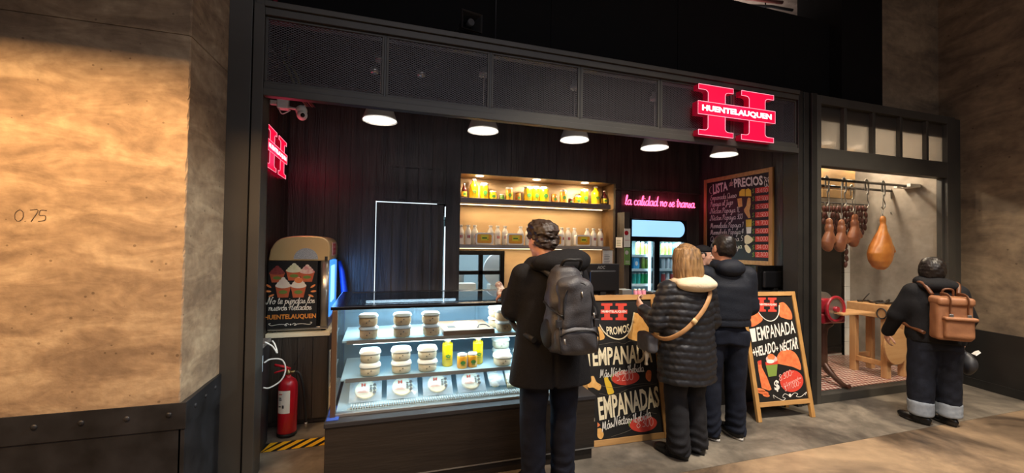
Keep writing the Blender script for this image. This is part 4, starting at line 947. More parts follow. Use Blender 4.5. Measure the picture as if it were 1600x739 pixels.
t = thing('counter_cabinet', 'black plank cabinet with a pale top carrying the ice cream machine', 'cabinet', (-.68, 4.4, 0))
b = MB(); x = -.92
while x < -.44: b.box(x, min(x + .118, -.432), 4.052, 4.08, .06, .785); x += .122
b.box(-.925, -.43, 4.08, 4.79, .02, .785); b.box(-.925, -.44, 4.10, 4.79, 0, .02); b.build('body', 'plank', t)
MB().box(-.928, -.418, 4.035, 4.795, .785, .82).build('top', 'cream', t, .003)
b = MB(); b.box(-.43, -.422, 4.14, 4.20, .25, .62); b.build('side_notice', 'paper', t)
tag(MB().add([(-.425, 4.11, .30), (-.425, 4.4, .30), (-.425, 4.4, .26), (-.425, 4.11, .04), (-.36, 4.11, .30), (-.36, 4.4, .30), (-.36, 4.4, .26), (-.36, 4.11, .04)],
    [(0, 1, 2, 3), (7, 6, 5, 4), (0, 4, 5, 1), (1, 5, 6, 2), (2, 6, 7, 3), (3, 7, 4, 0)]).build('wall_bracket', 'cream', loc=(-.42, 4.2, .04)), 'cream triangular bracket on the side of the machine cabinet', 'bracket')
# machine
MT['gold'] = mat('champagne_metal', '#d6b47c', .32, .2, var=(2, '#e3c896')); MT['silver'] = mat('satin_silver', '#b5b2aa', .3, .8)
t = thing('ice_cream_machine', 'gold topped soft ice cream machine with a black illustrated side panel', 'ice cream machine', (-.69, 4.4, .82))
b = MB(); b.box(-.925, -.505, 4.08, 4.74, .86, 1.455); b.build('body', 'blackgloss', t, .01)
b = MB(); b.box(-.925, -.44, 4.075, 4.76, .836, .862); b.build('base_tray', 'silver', t, .006)
for x in (-.88, -.48):
    for y in (4.12, 4.70): MB().lathe([(.02, 0), (.016, .018)], (x, y, .82), 12).build('foot', 'black', t)
fx = Frame((0, 4.055, 0), (1, 0, 0), (0, 0, 1))
hood = [(-.925, 1.45), (-.44, 1.45), (-.435, 1.50), (-.437, 1.585), (-.46, 1.64), (-.52, 1.668), (-.66, 1.672), (-.80, 1.655), (-.87, 1.615), (-.91, 1.545)]
hc = [(p.x, p.y) for p in catmull([(x, z, 0) for x, z in hood[2:]], 4)]
b = MB(); b.poly(fx, [hood[0], hood[1]] + hc, 0, -.70, smooth=True); hd = b.build('hood', 'gold', t, .012, seg=3)
def pq(px, py, fr): return uvF(fr, px, py)
ho = Frame((0, 4.053, 0), (1, 0, 0), (0, 0, 1)); c_ = pq(478, 405, ho)
m = mat('dotted_foil', '#a9b2bb', .3, .4, var=(160, '#d7dde2', .05)); b = MB(); b.disc(ho, c_[0], c_[1], .098, .098, 0, .003, 0, 24, 0, 180); b.build('foil_badge', m, hd)
b = MB(); b.fbox(ho, -.475, -.452, 1.455, 1.49, 0, .004); b.build('lock', 'darkgrey', hd)
b = MB(); b.lathe([(.034, 0), (.034, .59)], (-.474, 4.095, .862), 20, sq=3.5); b.box(-.508, -.445, 4.10, 4.75, .862, .935); b.box(-.508, -.445, 4.69, 4.75, .935, 1.45); b.build('front_column', 'silver', t)
fside = Frame((-.44, 4.1, 0), (0, 1, 0), (0, 0, 1))
MT['bluelit'] = mat('lit_blue_window', '#2e7de0', .3, emit=(.06, .30, 1), es=1.1); MT['bluelit2'] = mat('lit_pale_window', '#8fc4ff', .3, emit=(.30, .62, 1), es=1.3)
b = MB(); b.fbox(fside, .03, .59, .935, 1.44, -.04, .004); b.build('lit_front', 'bluelit', t, .006)
b = MB(); b.fbox(fside, .10, .36, 1.06, 1.40, .004, .012); b.build('lit_window', 'bluelit2', t, .004)
b = MB(); b.fbox(fside, .0, .62, .925, .94, -.02, .014); b.fbox(fside, .575, .60, .94, 1.44, -.02, .012); b.build('window_trim', 'silver', t, .002)
lg = Frame((-.434, 4.2, 1.53), (0, 1, 0), (0, 0, 1)); b = MB(); b.fbox(lg, .02, .34, -.04, .085, 0, .004); bd = b.build('badge', mat('pink_badge', '#e9b9bf', .4), hd, .002)
b = MB()
for u in (.07, .20): b.fbox(lg, u, u + .09, -.03, -.01, .004, .006); b.fbox(lg, u, u + .09, .055, .075, .004, .006); b.fbox(lg, u + .025, u + .065, -.03, .075, .004, .006)
b.fbox(lg, .06, .30, .012, .032, .004, .007); b.build('badge_letter', 'red', bd)
# illustrated panel
pl = MB(); p0 = pq(408, 516, fx); p1 = pq(496.5, 408, fx); pl.fbox(fx, -.925, p1[0], .862, 1.447, -.02, 0); pan = pl.build('art_panel', 'matt' if 'matt' in MT else 'black', t, .003)
def A(px, py): return pq(px, py, fx)
cu = MB()
MT['cup'] = mat('cup_red', '#b8502f', .6, var=(14, '#cf6a3c')); MT['cupg'] = mat('cup_green_band', '#6f8a3a', .6)
cols = ['#7a2a2a', '#c2cf8f', '#cc5566', '#ecd9c8', '#f0e2cf']
for i, (px, py0, py1, w) in enumerate(((433, 416, 441, 24), (459.5, 412, 438, 25), (480, 414, 440, 23), (442.5, 434, 464.5, 24), (466.5, 434, 464.5, 24))):
    (u0, v1), (u1, v0) = A(px - w / 2, py0), A(px + w / 2, py1); uc = (u0 + u1) / 2; w_ = u1 - u0; dz = .001 + .0012 * i; hm = v0 + (v1 - v0) * .55
    cu.poly(fx, [(uc - w_ * .33, v0), (uc + w_ * .33, v0), (uc + w_ * .48, hm), (uc - w_ * .48, hm)], dz, dz + .0006, 0)
    cu.disc(fx, uc, v0 + (hm - v0) * .5, w_ * .27, (hm - v0) * .18, dz, dz + .0009, 1, 16); cu.fbox(fx, uc - w_ * .5, uc + w_ * .5, hm - .004, hm + .006, dz, dz + .0009, 0)
    MT['sw%d' % i] = mat('swirl%d' % i, cols[i], .6, var=(30, '#f3ead6' if i != 0 else '#a94a45', .3))
    for k, (a, hgt) in enumerate(((.50, .30), (.40, .28), (.28, .26), (.14, .24))):
        cu.disc(fx, uc, hm + (v1 - hm) * (.12 + .24 * k), w_ * a, (v1 - hm) * hgt, dz, dz + .0010 + .0002 * k, 2 + i, 18)
    if i == 4: cu.disc(fx, uc, hm + (v1 - hm) * .72, w_ * .26, (v1 - hm) * .32, dz, dz + .0025, 7, 18)
cu.build('cup_drawing', ['cup', 'cupg'] + ['sw%d' % i for i in range(5)] + ['orange'], pan)
for px, py, r in ((420, 447, -35), (419, 455, -5), (424, 462, 25), (489, 447, 35), (490, 455, 5), (486, 462, -25)):
    u, v = A(px, py); MB().disc(fx, u, v, .024, .0085, .001, .002, 0, 16, rot=r).build('splash_drawing', 'orange', pan)
b = MB(); MT['offwhite'] = mat('chalk_white', '#efe9dc', .7)
for s_, x0, x1, yb in (('No te pierdas los', 417, 493, 475), ('nuevos Helados', 419, 488, 485.5)):
    u0, v = A(x0, yb); u1, _ = A(x1, yb); script(b, fx, s_, u0, v, u1 - u0 - .01, .029, .0034, .002, 0, .28)
b.build('handwriting', 'offwhite', pan)
b = MB(); u0, v = A(413, 501); u1, v1 = A(494, 489.5); letter(b, fx, 'HUENTELAUQUEN', u0, v, u1 - u0, v1 - v, .002, 0, .03); b.build('lettering', mat('orange_letters', '#dd8a35', .6), pan)
b = MB(); u, v = A(454, 507)
for sg in (-1, 1): b.tube(catmull([fx.p(u + sg * x, v + y, .002) for x, y in ((.012, .0), (.03, .010), (.045, -.004), (.032, -.010), (.035, .0), (.09, .004), (.15, -.004), (.17, .012), (.155, .014))], 5), .0022, 5, 0, flat=fx.n)
b.disc(fx, u, v, .008, .008, .001, .002, 0, 4); b.build('flourish', 'offwhite', pan)
# hose-like blue scoop handle behind the machine
q = onY(533, 440, 4.72); tag(MB().tube([(q.x - .02, 4.70, q.z + .22), (q.x + .01, 4.70, q.z + .10), (q.x + .045, 4.69, q.z - .15), (q.x + .05, 4.69, .0)], [.018, .03, .036, .04], 12).build('broom_handle', mat('blue_plastic', '#1d3f9a', .35), loc=(q.x, 4.69, 0)), 'tall blue tapered pole handle standing beside the ice cream machine', 'handle')
# extinguisher
e0 = onZ(445, 686); ex, ey = e0.x, e0.y + .075
MT['exred'] = mat('extinguisher_red', '#c81a28', .28, var=(5, '#9c1420'), coat=.4)
t = thing('fire_extinguisher', 'red fire extinguisher with a black hose standing on the floor tape', 'fire extinguisher', (ex, ey, .004))
MB().lathe([(.07, 0), (.076, .006), (.076, .03)], (ex, ey, .004), 28).build('base_ring', 'black', t)
MB().lathe([(.072, .028), (.074, .034), (.074, .40), (.070, .43), (.058, .455), (.035, .475), (.022, .482), (.022, .50)], (ex, ey, .004), 36).build('cylinder', 'exred', t)
b = MB(); b.lathe([(.018, .5), (.022, .505), (.022, .525), (.012, .535), (.012, .56)], (ex, ey, .004), 16); b.tube([(ex, ey, .52), (ex + .05, ey, .525)], .012, 10); b.tube([(ex, ey, .525), (ex - .03, ey - .02, .528)], .010, 10); v_ = b.build('valve', mat('brass', '#8d7a52', .3, .8), t)
b = MB(); b.tube([(ex + .015, ey, .548), (ex - .04, ey - .01, .575), (ex - .10, ey - .025, .598)], [.012, .012, .010], 8); b.build('handle', 'exred', t)
b = MB(); b.tube([(ex, ey, .545), (ex - .05, ey - .012, .542), (ex - .10, ey - .03, .532)], .008, 8); b.build('lever', 'exred', t)
b = MB(); b.tube(catmull([(ex + .04, ey, .525), (ex + .085, ey - .005, .505), (ex + .115, ey - .01, .40), (ex + .135, ey - .015, .22), (ex + .145, ey - .02, .09)], 6), .011, 8); b.build('hose', 'black', t)
b = MB(); b.tube([(ex + .145, ey - .02, .10), (ex + .147, ey - .02, .05)], [.013, .008], 8); b.build('nozzle', 'chrome', t)
b = MB(); k0 = len(b.v); A0, A1 = R(215), R(293)
for z in (.205, .39):
    for i in range(13):
        a = A0 + (A1 - A0) * i / 12; b.v.append((ex + .0755 * math.cos(a), ey + .0755 * math.sin(a), z))
for i in range(12): b.f.append((i, i + 1, 14 + i, 13 + i)); b.m.append(0); b.s.append(True)
lb = b.build('label', 'paper', t)
fe = Frame((ex - .033, ey - .0683, 0), (math.cos(R(-26)), math.sin(R(-26)), 0), (0, 0, 1)); b = MB()
for z, w_ in ((.36, .028), (.33, .02), (.315, .024), (.26, .018)): b.fbox(fe, -.022, -.022 + w_, z, z + .006, .0, .0028, 1 if z == .36 else 0)
b.fbox(fe, .008, .022, .25, .275, 0, .003, 0); b.build('label_print', ['ink', 'redink'], t)
bar('thin_wire', [(ex + .03, ey + .06, .56), (ex + .10, ey + .10, .70)], .003, 'darkgrey', 'thin dark wire against the cabinet above the extinguisher', 'wire')
# floor tape
b = MB(); z0, z1 = .0005, .0035
y0, y1 = 3.625, 3.775; ff = Frame((0, 0, 0), (1, 0, 0), (0, 1, 0))
b.fbox(ff, -.845, -.315, y0, y1, z0, .002, 0)
for i in range(7):
    x = -.93 + i * .098; q = [(x, y0), (x + .055, y0), (x + .055 + .12, y1), (x + .12, y1)]
    q = [(min(max(u, -.845), -.315), v) for u, v in q]
    if q[1][0] - q[0][0] + q[2][0] - q[3][0] > .02: b.poly(ff, q, .002, .003, 1)
tag(b.build('floor_tape', ['black', mat('tape_yellow', '#e2b01c', .5)], loc=(-.58, 3.7, 0)), 'yellow and black striped tape on the floor at the case\'s left end', 'tape')
tag(MB().box(-.306, -.235, 2.87, 3.12, .485, .489).build('blue_cloth', mat('blue_cloth', '#2a4fae', .8, bump=(60, .4)), loc=(-.27, 3, .485)), 'small blue cloth on the case ledge at its left corner', 'cloth')

# ------------------------------------------------------------------ niche: two shelves with goods
t = tag(MB().box(NX0, 2.872, 4.80, 5.155, 2.108, 2.168).build('wall_shelf', 'shelfedge', None, .002, loc=(1.88, 4.98, 2.108)), 'upper shelf of the lit niche carrying yellow jars', 'shelf')
t2 = tag(MB().box(NX0, 2.868, 4.80, 5.155, 1.572, 1.615).build('wall_shelf', 'shelfedge', None, .002, loc=(1.88, 4.98, 1.572)), 'lower shelf of the lit niche carrying milk bottles', 'shelf')
MT['strip'] = mat('led_strip', '#ffffff', .5, emit=(1, .74, .40), es=5)
MB().box(NX0 + .02, 2.85, 4.975, 5.0, 2.102, 2.1075).build('led_strip', 'strip', t); MB().box(NX0 + .02, 2.85, 4.975, 5.0, 1.566, 1.5715).build('led_strip', 'strip', t2)
ST = 2.169; JY = 5.0
def jx(px, y=JY): return onY(px, 300, y).x
def hz(ya, yb, x=800): return (yb - ya) * 1.0
def dims(px, ytop, ybot, wpx):
    a = onY(px, ytop, JY); b_ = onY(px, ybot, JY); l = onY(px - wpx / 2, ybot, JY); r_ = onY(px + wpx / 2, ybot, JY); return a.x, a.z - b_.z, (r_.x - l.x) / 2
G1 = 'jars and bottles on the upper niche shelf'
for px, yt, yb, w, kind, lab in (
    (725.5, 284.5, 309, 8, 'sauce', 'dark sauce bottle at the left end of the upper niche shelf'),
    (740.6, 279, 311, 13.5, 'tall', 'tall yellow bottle second from the left on the upper niche shelf'),
    (757, 286, 312, 12.8, 'jar', 'large yellow jar beside the left tall bottle, upper niche shelf'),
    (770.3, 298, 312.5, 11.5, 'jar', 'squat yellow jar right of the leftmost large jar, upper niche shelf'),
    (784.5, 302.5, 313, 7.6, 'olive', 'tiny olive jar with a white lid on the upper niche shelf'),
    (795.6, 292, 313.5, 10.6, 'straight', 'tall straight amber jar left of the small amber jar, upper niche shelf'),
    (809.7, 301, 314.5, 8.4, 'small', 'small amber jar left of the three large yellow jars'),
    (825, 292.5, 316.5, 12.3, 'jar', 'first of the three large yellow jars in the middle of the upper shelf'),
    (837.2, 292, 316.5, 11.5, 'jar', 'second of the three large yellow jars in the middle of the upper shelf'),
    (850.6, 292.5, 317, 13, 'jar', 'third of the three large yellow jars in the middle of the upper shelf'),
    (866, 303, 317.5, 9.4, 'small', 'small amber jar right of the three large yellow jars'),
    (880, 297, 318.5, 10.2, 'straight', 'tall straight amber jar in the right half of the upper niche shelf'),
    (891.3, 310, 319, 6, 'dark', 'tiny dark jar on the right half of the upper niche shelf'),
    (902, 306.5, 319.5, 10.8, 'jar', 'squat orange jar left of the rightmost large yellow jar'),
    (913, 296, 320, 11.5, 'jar', 'large yellow jar left of the right tall yellow bottle'),
    (930.8, 291, 320.5, 12, 'tall', 'tall yellow bottle near the right end of the upper niche shelf'),
    (944, 297.5, 321, 8.2, 'sauce', 'dark sauce bottle at the right end of the upper niche shelf')):
    x, h, r = dims(px, yt, yb, w); c = (x, JY, ST)
    if kind == 'sauce': bottle('sauce_bottle', c, r, h, lab, G1, 'sauce', 'white', .35, .6, 'labely')
    elif kind == 'tall': bottle('juice_bottle', c, r, h, lab, G1, 'juice', 'white', .42, .62)
    else: jar('preserve_jar', c, r, h, lab, G1, {'jar': 'juice', 'olive': 'cupg', 'straight': 'juice2', 'small': 'amber2', 'dark': 'sauce'}[kind], 'white' if kind in ('jar', 'olive', 'straight') else 'amber2' if kind == 'small' else 'chrome')
MT['milk'] = mat('milk_bottle', '#f0ece4', .25); MT['redlogo'] = mat('red_logo', '#b8404a', .6)
SB = 1.616; MY = 4.995
def milk(c, label):
    c = Vector(c); t = thing('milk_bottle', label, 'bottle', c, 'milk bottles on the lower niche shelf'); r = .041
    MB().lathe([(.036, 0), (r, .006), (r, .135), (.038, .165), (.026, .19), (.018, .21), (.0175, .228)], c, 22).build('body', 'milk', t)
    MB().lathe([(.022, .218), (.024, .222), (.024, .236), (.022, .239)], c, 18).build('cap', 'white', t)
    b = MB(); f = Frame(c + Vector((0, -r, .095)), (1, 0, 0), (0, 0, 1))
    for u in (-.013, .005): b.fbox(f, u - .004, u + .012, -.017, -.011, -.003, .0015); b.fbox(f, u - .004, u + .012, .011, .017, -.003, .0015); b.fbox(f, u, u + .008, -.017, .017, -.003, .0015)
    b.fbox(f, -.018, .018, -.003, .003, -.003, .002); b.build('logo', 'redlogo', t); return t
ml = None
for px, w in ((718.5, 'leftmost on the lower niche shelf, cut by its edge'), (731.5, 'second from the left on the lower niche shelf'), (742, 'third on the lower niche shelf, behind the leftmost orange tub'), (766.5, 'first to the right of the leftmost orange tub, lower niche shelf'), (777.5, 'second to the right of the leftmost orange tub, lower niche shelf'), (789, 'third to the right of the leftmost orange tub, lower niche shelf'), (813.5, 'behind the second orange tub, lower niche shelf'), (825, 'just left of the dark haired head, lower niche shelf'), (877.5, 'first to the right of the dark haired head, lower niche shelf'), (887.5, 'second to the right of the dark haired head, lower niche shelf'), (897.5, 'third to the right of the dark haired head, lower niche shelf'), (917.5, 'third from the right end of the lower niche shelf'), (927.5, 'second from the right end of the lower niche shelf'), (938, 'rightmost on the lower niche shelf')):
    c = (max(onY(px, 360, MY).x, NX0 + .045), MY, SB); lab = 'white milk bottle, ' + w
    if ml is None: ml = milk(c, lab)
    else: dup(ml, c, lab)
def ptub(c, label):
    c = Vector(c); t = thing('fruit_tub', label, 'tub', c, 'orange fruit tubs on the lower niche shelf'); f = Frame(c, (1, 0, 0), (0, 0, 1)); w, h = .107, .145
    def rr(w, h, r): return [(x + r * math.cos(R(a)), y + r * math.sin(R(a))) for x, y, s in ((w - r, h - r, 0), (-w + r, h - r, 90), (-w + r, r, 180), (w - r, r, 270)) for a in range(s, s + 91, 30)]
    MB().poly(f, rr(w, h, .025), -.07, 0, smooth=True).build('tub', 'tubs', t, .003)
    b = MB(); b.poly(f, [(u, v * .74 + .018) for u, v in rr(w - .02, h, .02)], 0, .003, 0); b.build('fruit', 'fruitm', t)
    b = MB()
    for u in (-w * .55, w * .05, w * .6):
        for v in (.045, .10): b.disc(f, u, v, .025, .02, .003, .0045, 0, 14)
    b.build('fruit_halves', 'fruit2', t)
    b = MB(); b.fbox(f, -.045, .05, .05, .118, .0045, .006, 0); b.fbox(f, -.03, .03, .072, .088, .006, .007, 1); b.fbox(f, .035, .047, .06, .068, .006, .007, 1); b.build('label', ['labely', 'leafgreen'], t); return t
MT['fruit2'] = mat('fruit_half', '#f7ac34', .45); MT['fruitm'] = mat('tub_fruit', '#ee9418', .4, var=(30, '#f7b23c', .2)); MT['tubs'] = mat('pale_tub', '#f4ece0', .35); pt = None
for px, w in ((757.3, 'leftmost orange fruit tub on the lower niche shelf'), (806, 'second orange fruit tub, left of the dark haired head'), (867.5, 'orange fruit tub half hidden by the dark haired head'), (912.7, 'rightmost orange fruit tub on the lower niche shelf')):
    c = (onY(px, 380, 4.84).x, 4.855, SB)
    if pt is None: pt = ptub(c, w)
    else: dup(pt, c, w)
# things seen through the kitchen window
tag(MB().lathe([(.10, 0), (.11, .02), (.11, .30), (.10, .32)], (1.02, 5.8, .91), 24).build('steel_pot', 'alu', loc=(1.02, 5.8, .91)), 'grey pot seen through the left of the small kitchen window', 'pot')
t = thing('slicer', 'pale round machine cover seen through the right of the kitchen window', 'kitchen machine', (1.62, 5.6, .91))
MB().tube([(1.60, 5.55, 1.27), (1.60, 5.62, 1.27)], [.24, .24], 36).build('cover', mat('pale_grey_cover', '#c8ccd2', .4), t); MB().box(1.45, 1.75, 5.56, 5.75, .91, 1.06).build('base', 'white', t, .01)
tag(MB().box(.98, 1.22, 5.4, 5.55, .91, 1.10).build('white_box', 'white', None, .008, loc=(1.1, 5.5, .91)), 'white box on the kitchen worktop beyond the window', 'box')
# notices
MT['greenp'] = mat('green_paper', '#7fae5c', .6)
for (p0, p1, lab, c_) in (((962.5, 371), (972.5, 387), 'small white notice on the side of the dark pillar right of the niche', 'paper'), ((975.3, 357), (984.5, 386), 'white and red certificate on the front of the pillar beside the fridge', 'paper'), ((975.5, 387), (984.5, 414), 'green notice on the front of the pillar beside the fridge', 'greenp')):
    if 'side of' in lab:
        a, b_ = onX(*p0, 2.954), onX(*p1, 2.954); f = Frame((2.954, a.y, b_.z), (0, -1, 0), (0, 0, 1)); w, h = a.y - b_.y, a.z - b_.z
    else:
        a, b_ = onY(*p0, 4.599), onY(*p1, 4.599); f = Frame((a.x, 4.599, b_.z), (1, 0, 0), (0, 0, 1)); w, h = b_.x - a.x, a.z - b_.z
    o = tag(MB().fbox(f, 0, w, 0, h, .0, .003).build('notice', c_, loc=f.o), lab, 'notice'); f = Frame(f.p(0, 0, .003), f.x, f.y); b = MB()
    if c_ == 'greenp': b.disc(f, w * .4, h * .72, w * .3, w * .3, 0, .001); b.fbox(f, w * .2, w * .85, h * .1, h * .14, 0, .001); b.fbox(f, w * .2, w * .85, h * .2, h * .24, 0, .001); b.build('print', 'paper', o)
    elif 'red' in lab: b.disc(f, w * .36, h * .76, w * .33, w * .33, 0, .001); b.fbox(f, w * .1, w * .9, h * .36, h * .38, 0, .001); b.build('print', 'red', o)
    else:
        for k in range(4): b.fbox(f, w * .15, w * .8, h * (.2 + .16 * k), h * (.24 + .16 * k), 0, .001)
        b.build('print', 'cupg', o)
a, b_ = onY(942, 391, 4.83), onY(957, 416, 4.83); f = Frame((a.x, 4.83, b_.z), (1, 0, 0), (0, 0, 1)); w, h = b_.x - a.x, a.z - b_.z
t = thing('price_card', 'framed white sheet hanging under the lower niche shelf at its right end', 'notice', (a.x, 4.83, b_.z))
MB().fbox(f, 0, w, 0, h, -.006, 0).build('sheet', 'paper', t); b = MB()
for k in range(7): b.fbox(f, w * .15, w * (.6 + .05 * (k % 3)), h * (.1 + .1 * k), h * (.125 + .1 * k), 0, .001)
b.build('print', 'ink', t); b = MB(); b.fbox(f, -.01, w + .01, h, h + .02, -.01, .004); b.build('clip', 'wood', t); b = MB(); b.box(a.x + .03, a.x + .04, 4.825, 4.83, a.z, 1.572); b.build('hanger', 'cord', t)

# ------------------------------------------------------------------ drinks fridge
t = thing('drinks_fridge', 'black two door drinks fridge with a glowing blank header', 'fridge', (3.485, 4.9, 0)); F0, F1 = 3.035, 3.935
for q in ((F0, F0 + .03, 4.62, 5.25, .2, 1.70), (F1 - .03, F1, 4.62, 5.25, .2, 1.70), (F0, F1, 5.22, 5.25, .2, 1.70)): MB().box(*q).build('side_panel', 'blackgloss', t)
MB().box(F0, F1, 4.62, 5.25, 1.70, 1.985).build('top_box', 'blackgloss', t, .004); MB().box(F0, F1, 4.62, 5.25, 0, .2).build('base', 'blackgloss', t, .004)
fg = Frame((0, 4.615, 0), (1, 0, 0), (0, 0, 1)); MT['header'] = mat('glowing_header', '#9fcdf5', .4, emit=(.33, .66, 1), es=1.0)
u0, v1 = uvF(fg, 988, 343.5); u1, v0 = uvF(fg, 1069.5, 371)
P = [(u0, v0), (u1 - .09, v0)] + [(u1 - .09 + .09 * math.cos(R(a)), (v0 + v1) / 2 + (v1 - v0) / 2 * math.sin(R(a))) for a in range(-80, 81, 16)] + [(u1 - .09, v1), (u0, v1)]
MB().poly(fg, P, -.04, .003).build('header', 'header', t); MT['lining'] = mat('fridge_lining', '#cfe6ee', .4)
for q in ((F0 + .03, F1 - .03, 5.20, 5.22), (F0 + .03, F0 + .04, 4.70, 5.2), (F1 - .04, F1 - .03, 4.70, 5.2)): MB().box(*q, .2, 1.70).build('lining', 'lining', t)
FS = (1.43, 1.175, .90)
zz = [uvF(fg, 1000, y)[1] for y in (399, 421, 444)]
shelf_z = []
for y in (399.5, 421.5, 445):
    z = onY(1003, y, 4.72).z; shelf_z.append(z); b = MB(); b.box(F0 + .04, F1 - .04, 4.70, 5.18, z - .012, z); b.box(F0 + .04, F1 - .04, 4.695, 4.70, z - .016, z + .018); b.build('shelf', 'lining', t)
for x0, x1, nm in ((F0 + .005, 3.455, 'left'), (3.46, F1 - .005, 'right')):
    b = MB(); b.box(x0, x0 + .03, 4.60, 4.635, .2, 1.715); b.box(x1 - .045, x1, 4.60, 4.635, .2, 1.715); b.box(x0 + .03, x1 - .045, 4.60, 4.635, 1.69, 1.715); b.box(x0 + .03, x1 - .045, 4.60, 4.635, .2, .23)
    d = b.build('door', 'blackgloss', t, .003); MB().box(x0 + .03, x1 - .045, 4.615, 4.62, .23, 1.69).build('pane', 'glass', d)
    b = MB(); xs_ = x1 - .05 if nm == 'left' else x1 - .05; b.box(xs_ - .035, xs_ - .003, 4.66, 4.68, .25, 1.69); b.build('light_bar', mat('fridge_bar', '#ffffff', .5, emit=(.62, .90, 1), es=1.6), t)
MT['cangreen'] = mat('can_green', '#1f9a5a', .3, .2); MT['canteal'] = mat('can_teal', '#3fb7a9', .3, .2); MT['canblue'] = mat('box_blue', '#3aa6dc', .4); MT['canwhite'] = mat('can_white', '#dfe6ea', .3, .1); MT['canred'] = mat('can_red', '#b64a48', .3, .2); MT['canlime'] = mat('bottle_lime', '#7ba037', .3); MT['canpink'] = mat('cup_pink', '#e79ab4', .4)
def can(c, h, r, body, label, group, nm='drink_can'):
    c = (c[0], c[1], c[2] + .0015); o = MB().lathe([(r * .8, 0), (r, h * .06), (r, h * .88), (r * .8, h * .96), (r * .78, h)], c, 16, mats=[0, 0, 1, 1]).build(nm, [body, 'chrome'], loc=c); return tag(o, label, 'drink', group)
rows = [(1.0, [(994, 'canlime', .17, 'bottle'), (1002, 'canlime', .17, 'b'), (1010, 'canlime', .15, 'b')], 376), ]
def frow(z, items, y, what, side):
    for i, (px, mt, h, r) in enumerate(items):
        x = onY(px, y, 4.82).x; can((x, 4.82, z), h, r, mt, '%s on the %s of the fridge, %s' % (what[mt], side, ('first from the left', 'second from the left', 'third from the left', 'fourth from the left', 'fifth from the left')[i]), 'drinks in the fridge')
WH = {'canlime': 'lime green drink', 'cangreen': 'green can', 'canteal': 'teal can', 'canwhite': 'white can', 'canred': 'red can', 'canblue': 'blue can', 'canpink': 'pink cup'}
s1_, s2_, s3_ = shelf_z
frow(s1_, [(996, 'canlime', .19, .03), (1003, 'canlime', .19, .03), (1010, 'canlime', .16, .03)], 395, WH, 'left door\'s top shelf')
frow(s2_, [(1005, 'canlime', .17, .026), (1011, 'canlime', .15, .026)], 418, WH, 'left door\'s middle shelf')
frow(s3_, [(991, 'canteal', .155, .028), (997.5, 'canteal', .155, .028), (1003.5, 'cangreen', .155, .028), (1009.5, 'cangreen', .155, .028)], 440, WH, 'left door\'s lower shelf')
frow(s1_, [(1035, 'canlime', .175, .028), (1041, 'canlime', .175, .028), (1047, 'canlime', .17, .028), (1053, 'canblue', .15, .028)], 395, WH, 'right door\'s top shelf')
frow(s2_, [(1036, 'canwhite', .155, .028), (1043, 'canwhite', .155, .028), (1049.5, 'canwhite', .155, .028), (1054.5, 'canwhite', .155, .028)], 418, WH, 'right door\'s middle shelf')
frow(s3_, [(1036, 'canred', .15, .028), (1042.5, 'canwhite', .15, .028), (1049.5, 'canred', .15, .028)], 440, WH, 'right door\'s lower shelf')
for (p0, p1, z, lab, mt) in ((990, 999, s2_, 'blue drinks carton on the left door\'s middle shelf', 'canblue'),):
    a, b_ = onY(p0, 410, 4.80).x, onY(p1, 410, 4.80).x; o = tag(MB().box(a, b_, 4.80, 4.92, z + .002, z + .155).build('drinks_carton', mt, None, .004, loc=(a, 4.8, z)), lab, 'carton')
    b = MB(); f = Frame((a, 4.80, z), (1, 0, 0), (0, 0, 1)); b.disc(f, .045, .08, .022, .03, 0, .002); b.build('print', 'white', o)

# ------------------------------------------------------------------ service counter with tills
t = thing('service_counter', 'black service counter behind the chalkboards', 'counter', (2.9, 3.55, 0))
MB().box(1.60, 4.285, 3.44, 3.74, 0, 1.06).build('body', 'plank2', t, .004); MB().box(1.595, 4.29, 3.425, 3.76, 1.06, 1.09).build('worktop', 'darkgrey', t, .003)
def monitor(px0, px1, py, Y, label, word, zb=1.16):
    a = onY(px0, py, Y); c = onY(px1, py, Y); cx = (a.x + c.x) / 2; w = c.x - a.x
    t = thing('monitor', label, 'monitor', (cx, Y + .05, 1.09))
    b = MB(); b.box(a.x, c.x, Y, Y + .03, zb, a.z); sc_ = b.build('screen_housing', 'blackgloss' if word is None else 'darkmon', t, .006)
    b = MB(); b.box(a.x + w * .12, c.x - w * .12, Y - .03, Y, zb + .03, a.z - .06); b.build('rear_bulge', 'darkmon', t, .015)
    MB().box(cx - .03, cx + .03, Y - .02, Y + .03, 1.10, zb + .06).build('neck', 'black', t); MB().lathe([(.11, 0), (.10, .012), (.03, .02)], (cx, Y + .01, 1.09), 24).build('stand', 'black', t)
    if word:
        b = MB(); f = Frame((0, Y - .001, 0), (1, 0, 0), (0, 0, 1)); letter(b, f, word, cx - .055, a.z - .05, .085, .03, 0, 0, .02, .2); b.build('logo', 'alu', t)
    return t
MT['darkmon'] = mat('monitor_plastic', '#161618', .35)
monitor(914, 968, 412, 3.5, 'black monitor seen from behind, right of the backpacked man', 'AOC')
monitor(1184, 1236, 415, 3.5, 'black monitor behind the right chalkboard', None)
for p0, p1, y0, y1, lab, mt in ((969, 984, 455, 464, 'pale card box beside the left monitor', 'alu'),):
    a, b_ = onY(p0, y0, 3.5), onY(p1, y0, 3.5); tag(MB().box(a.x, b_.x, 3.46, 3.58, 1.09, 1.205).build('card_box', mt, None, .004, loc=(a.x, 3.5, 1.09)), lab, 'box')
for i, px in enumerate((993, 999.5, 1006)):
    x = onY(px, 455, 3.5).x; can((x, 3.5, 1.09), .115, .02, 'canpink', 'pink sweet cup on the counter in front of the fridge, %s' % ('left of three', 'middle of three', 'right of three')[i], 'pink cups on the counter', 'sweet_cup')
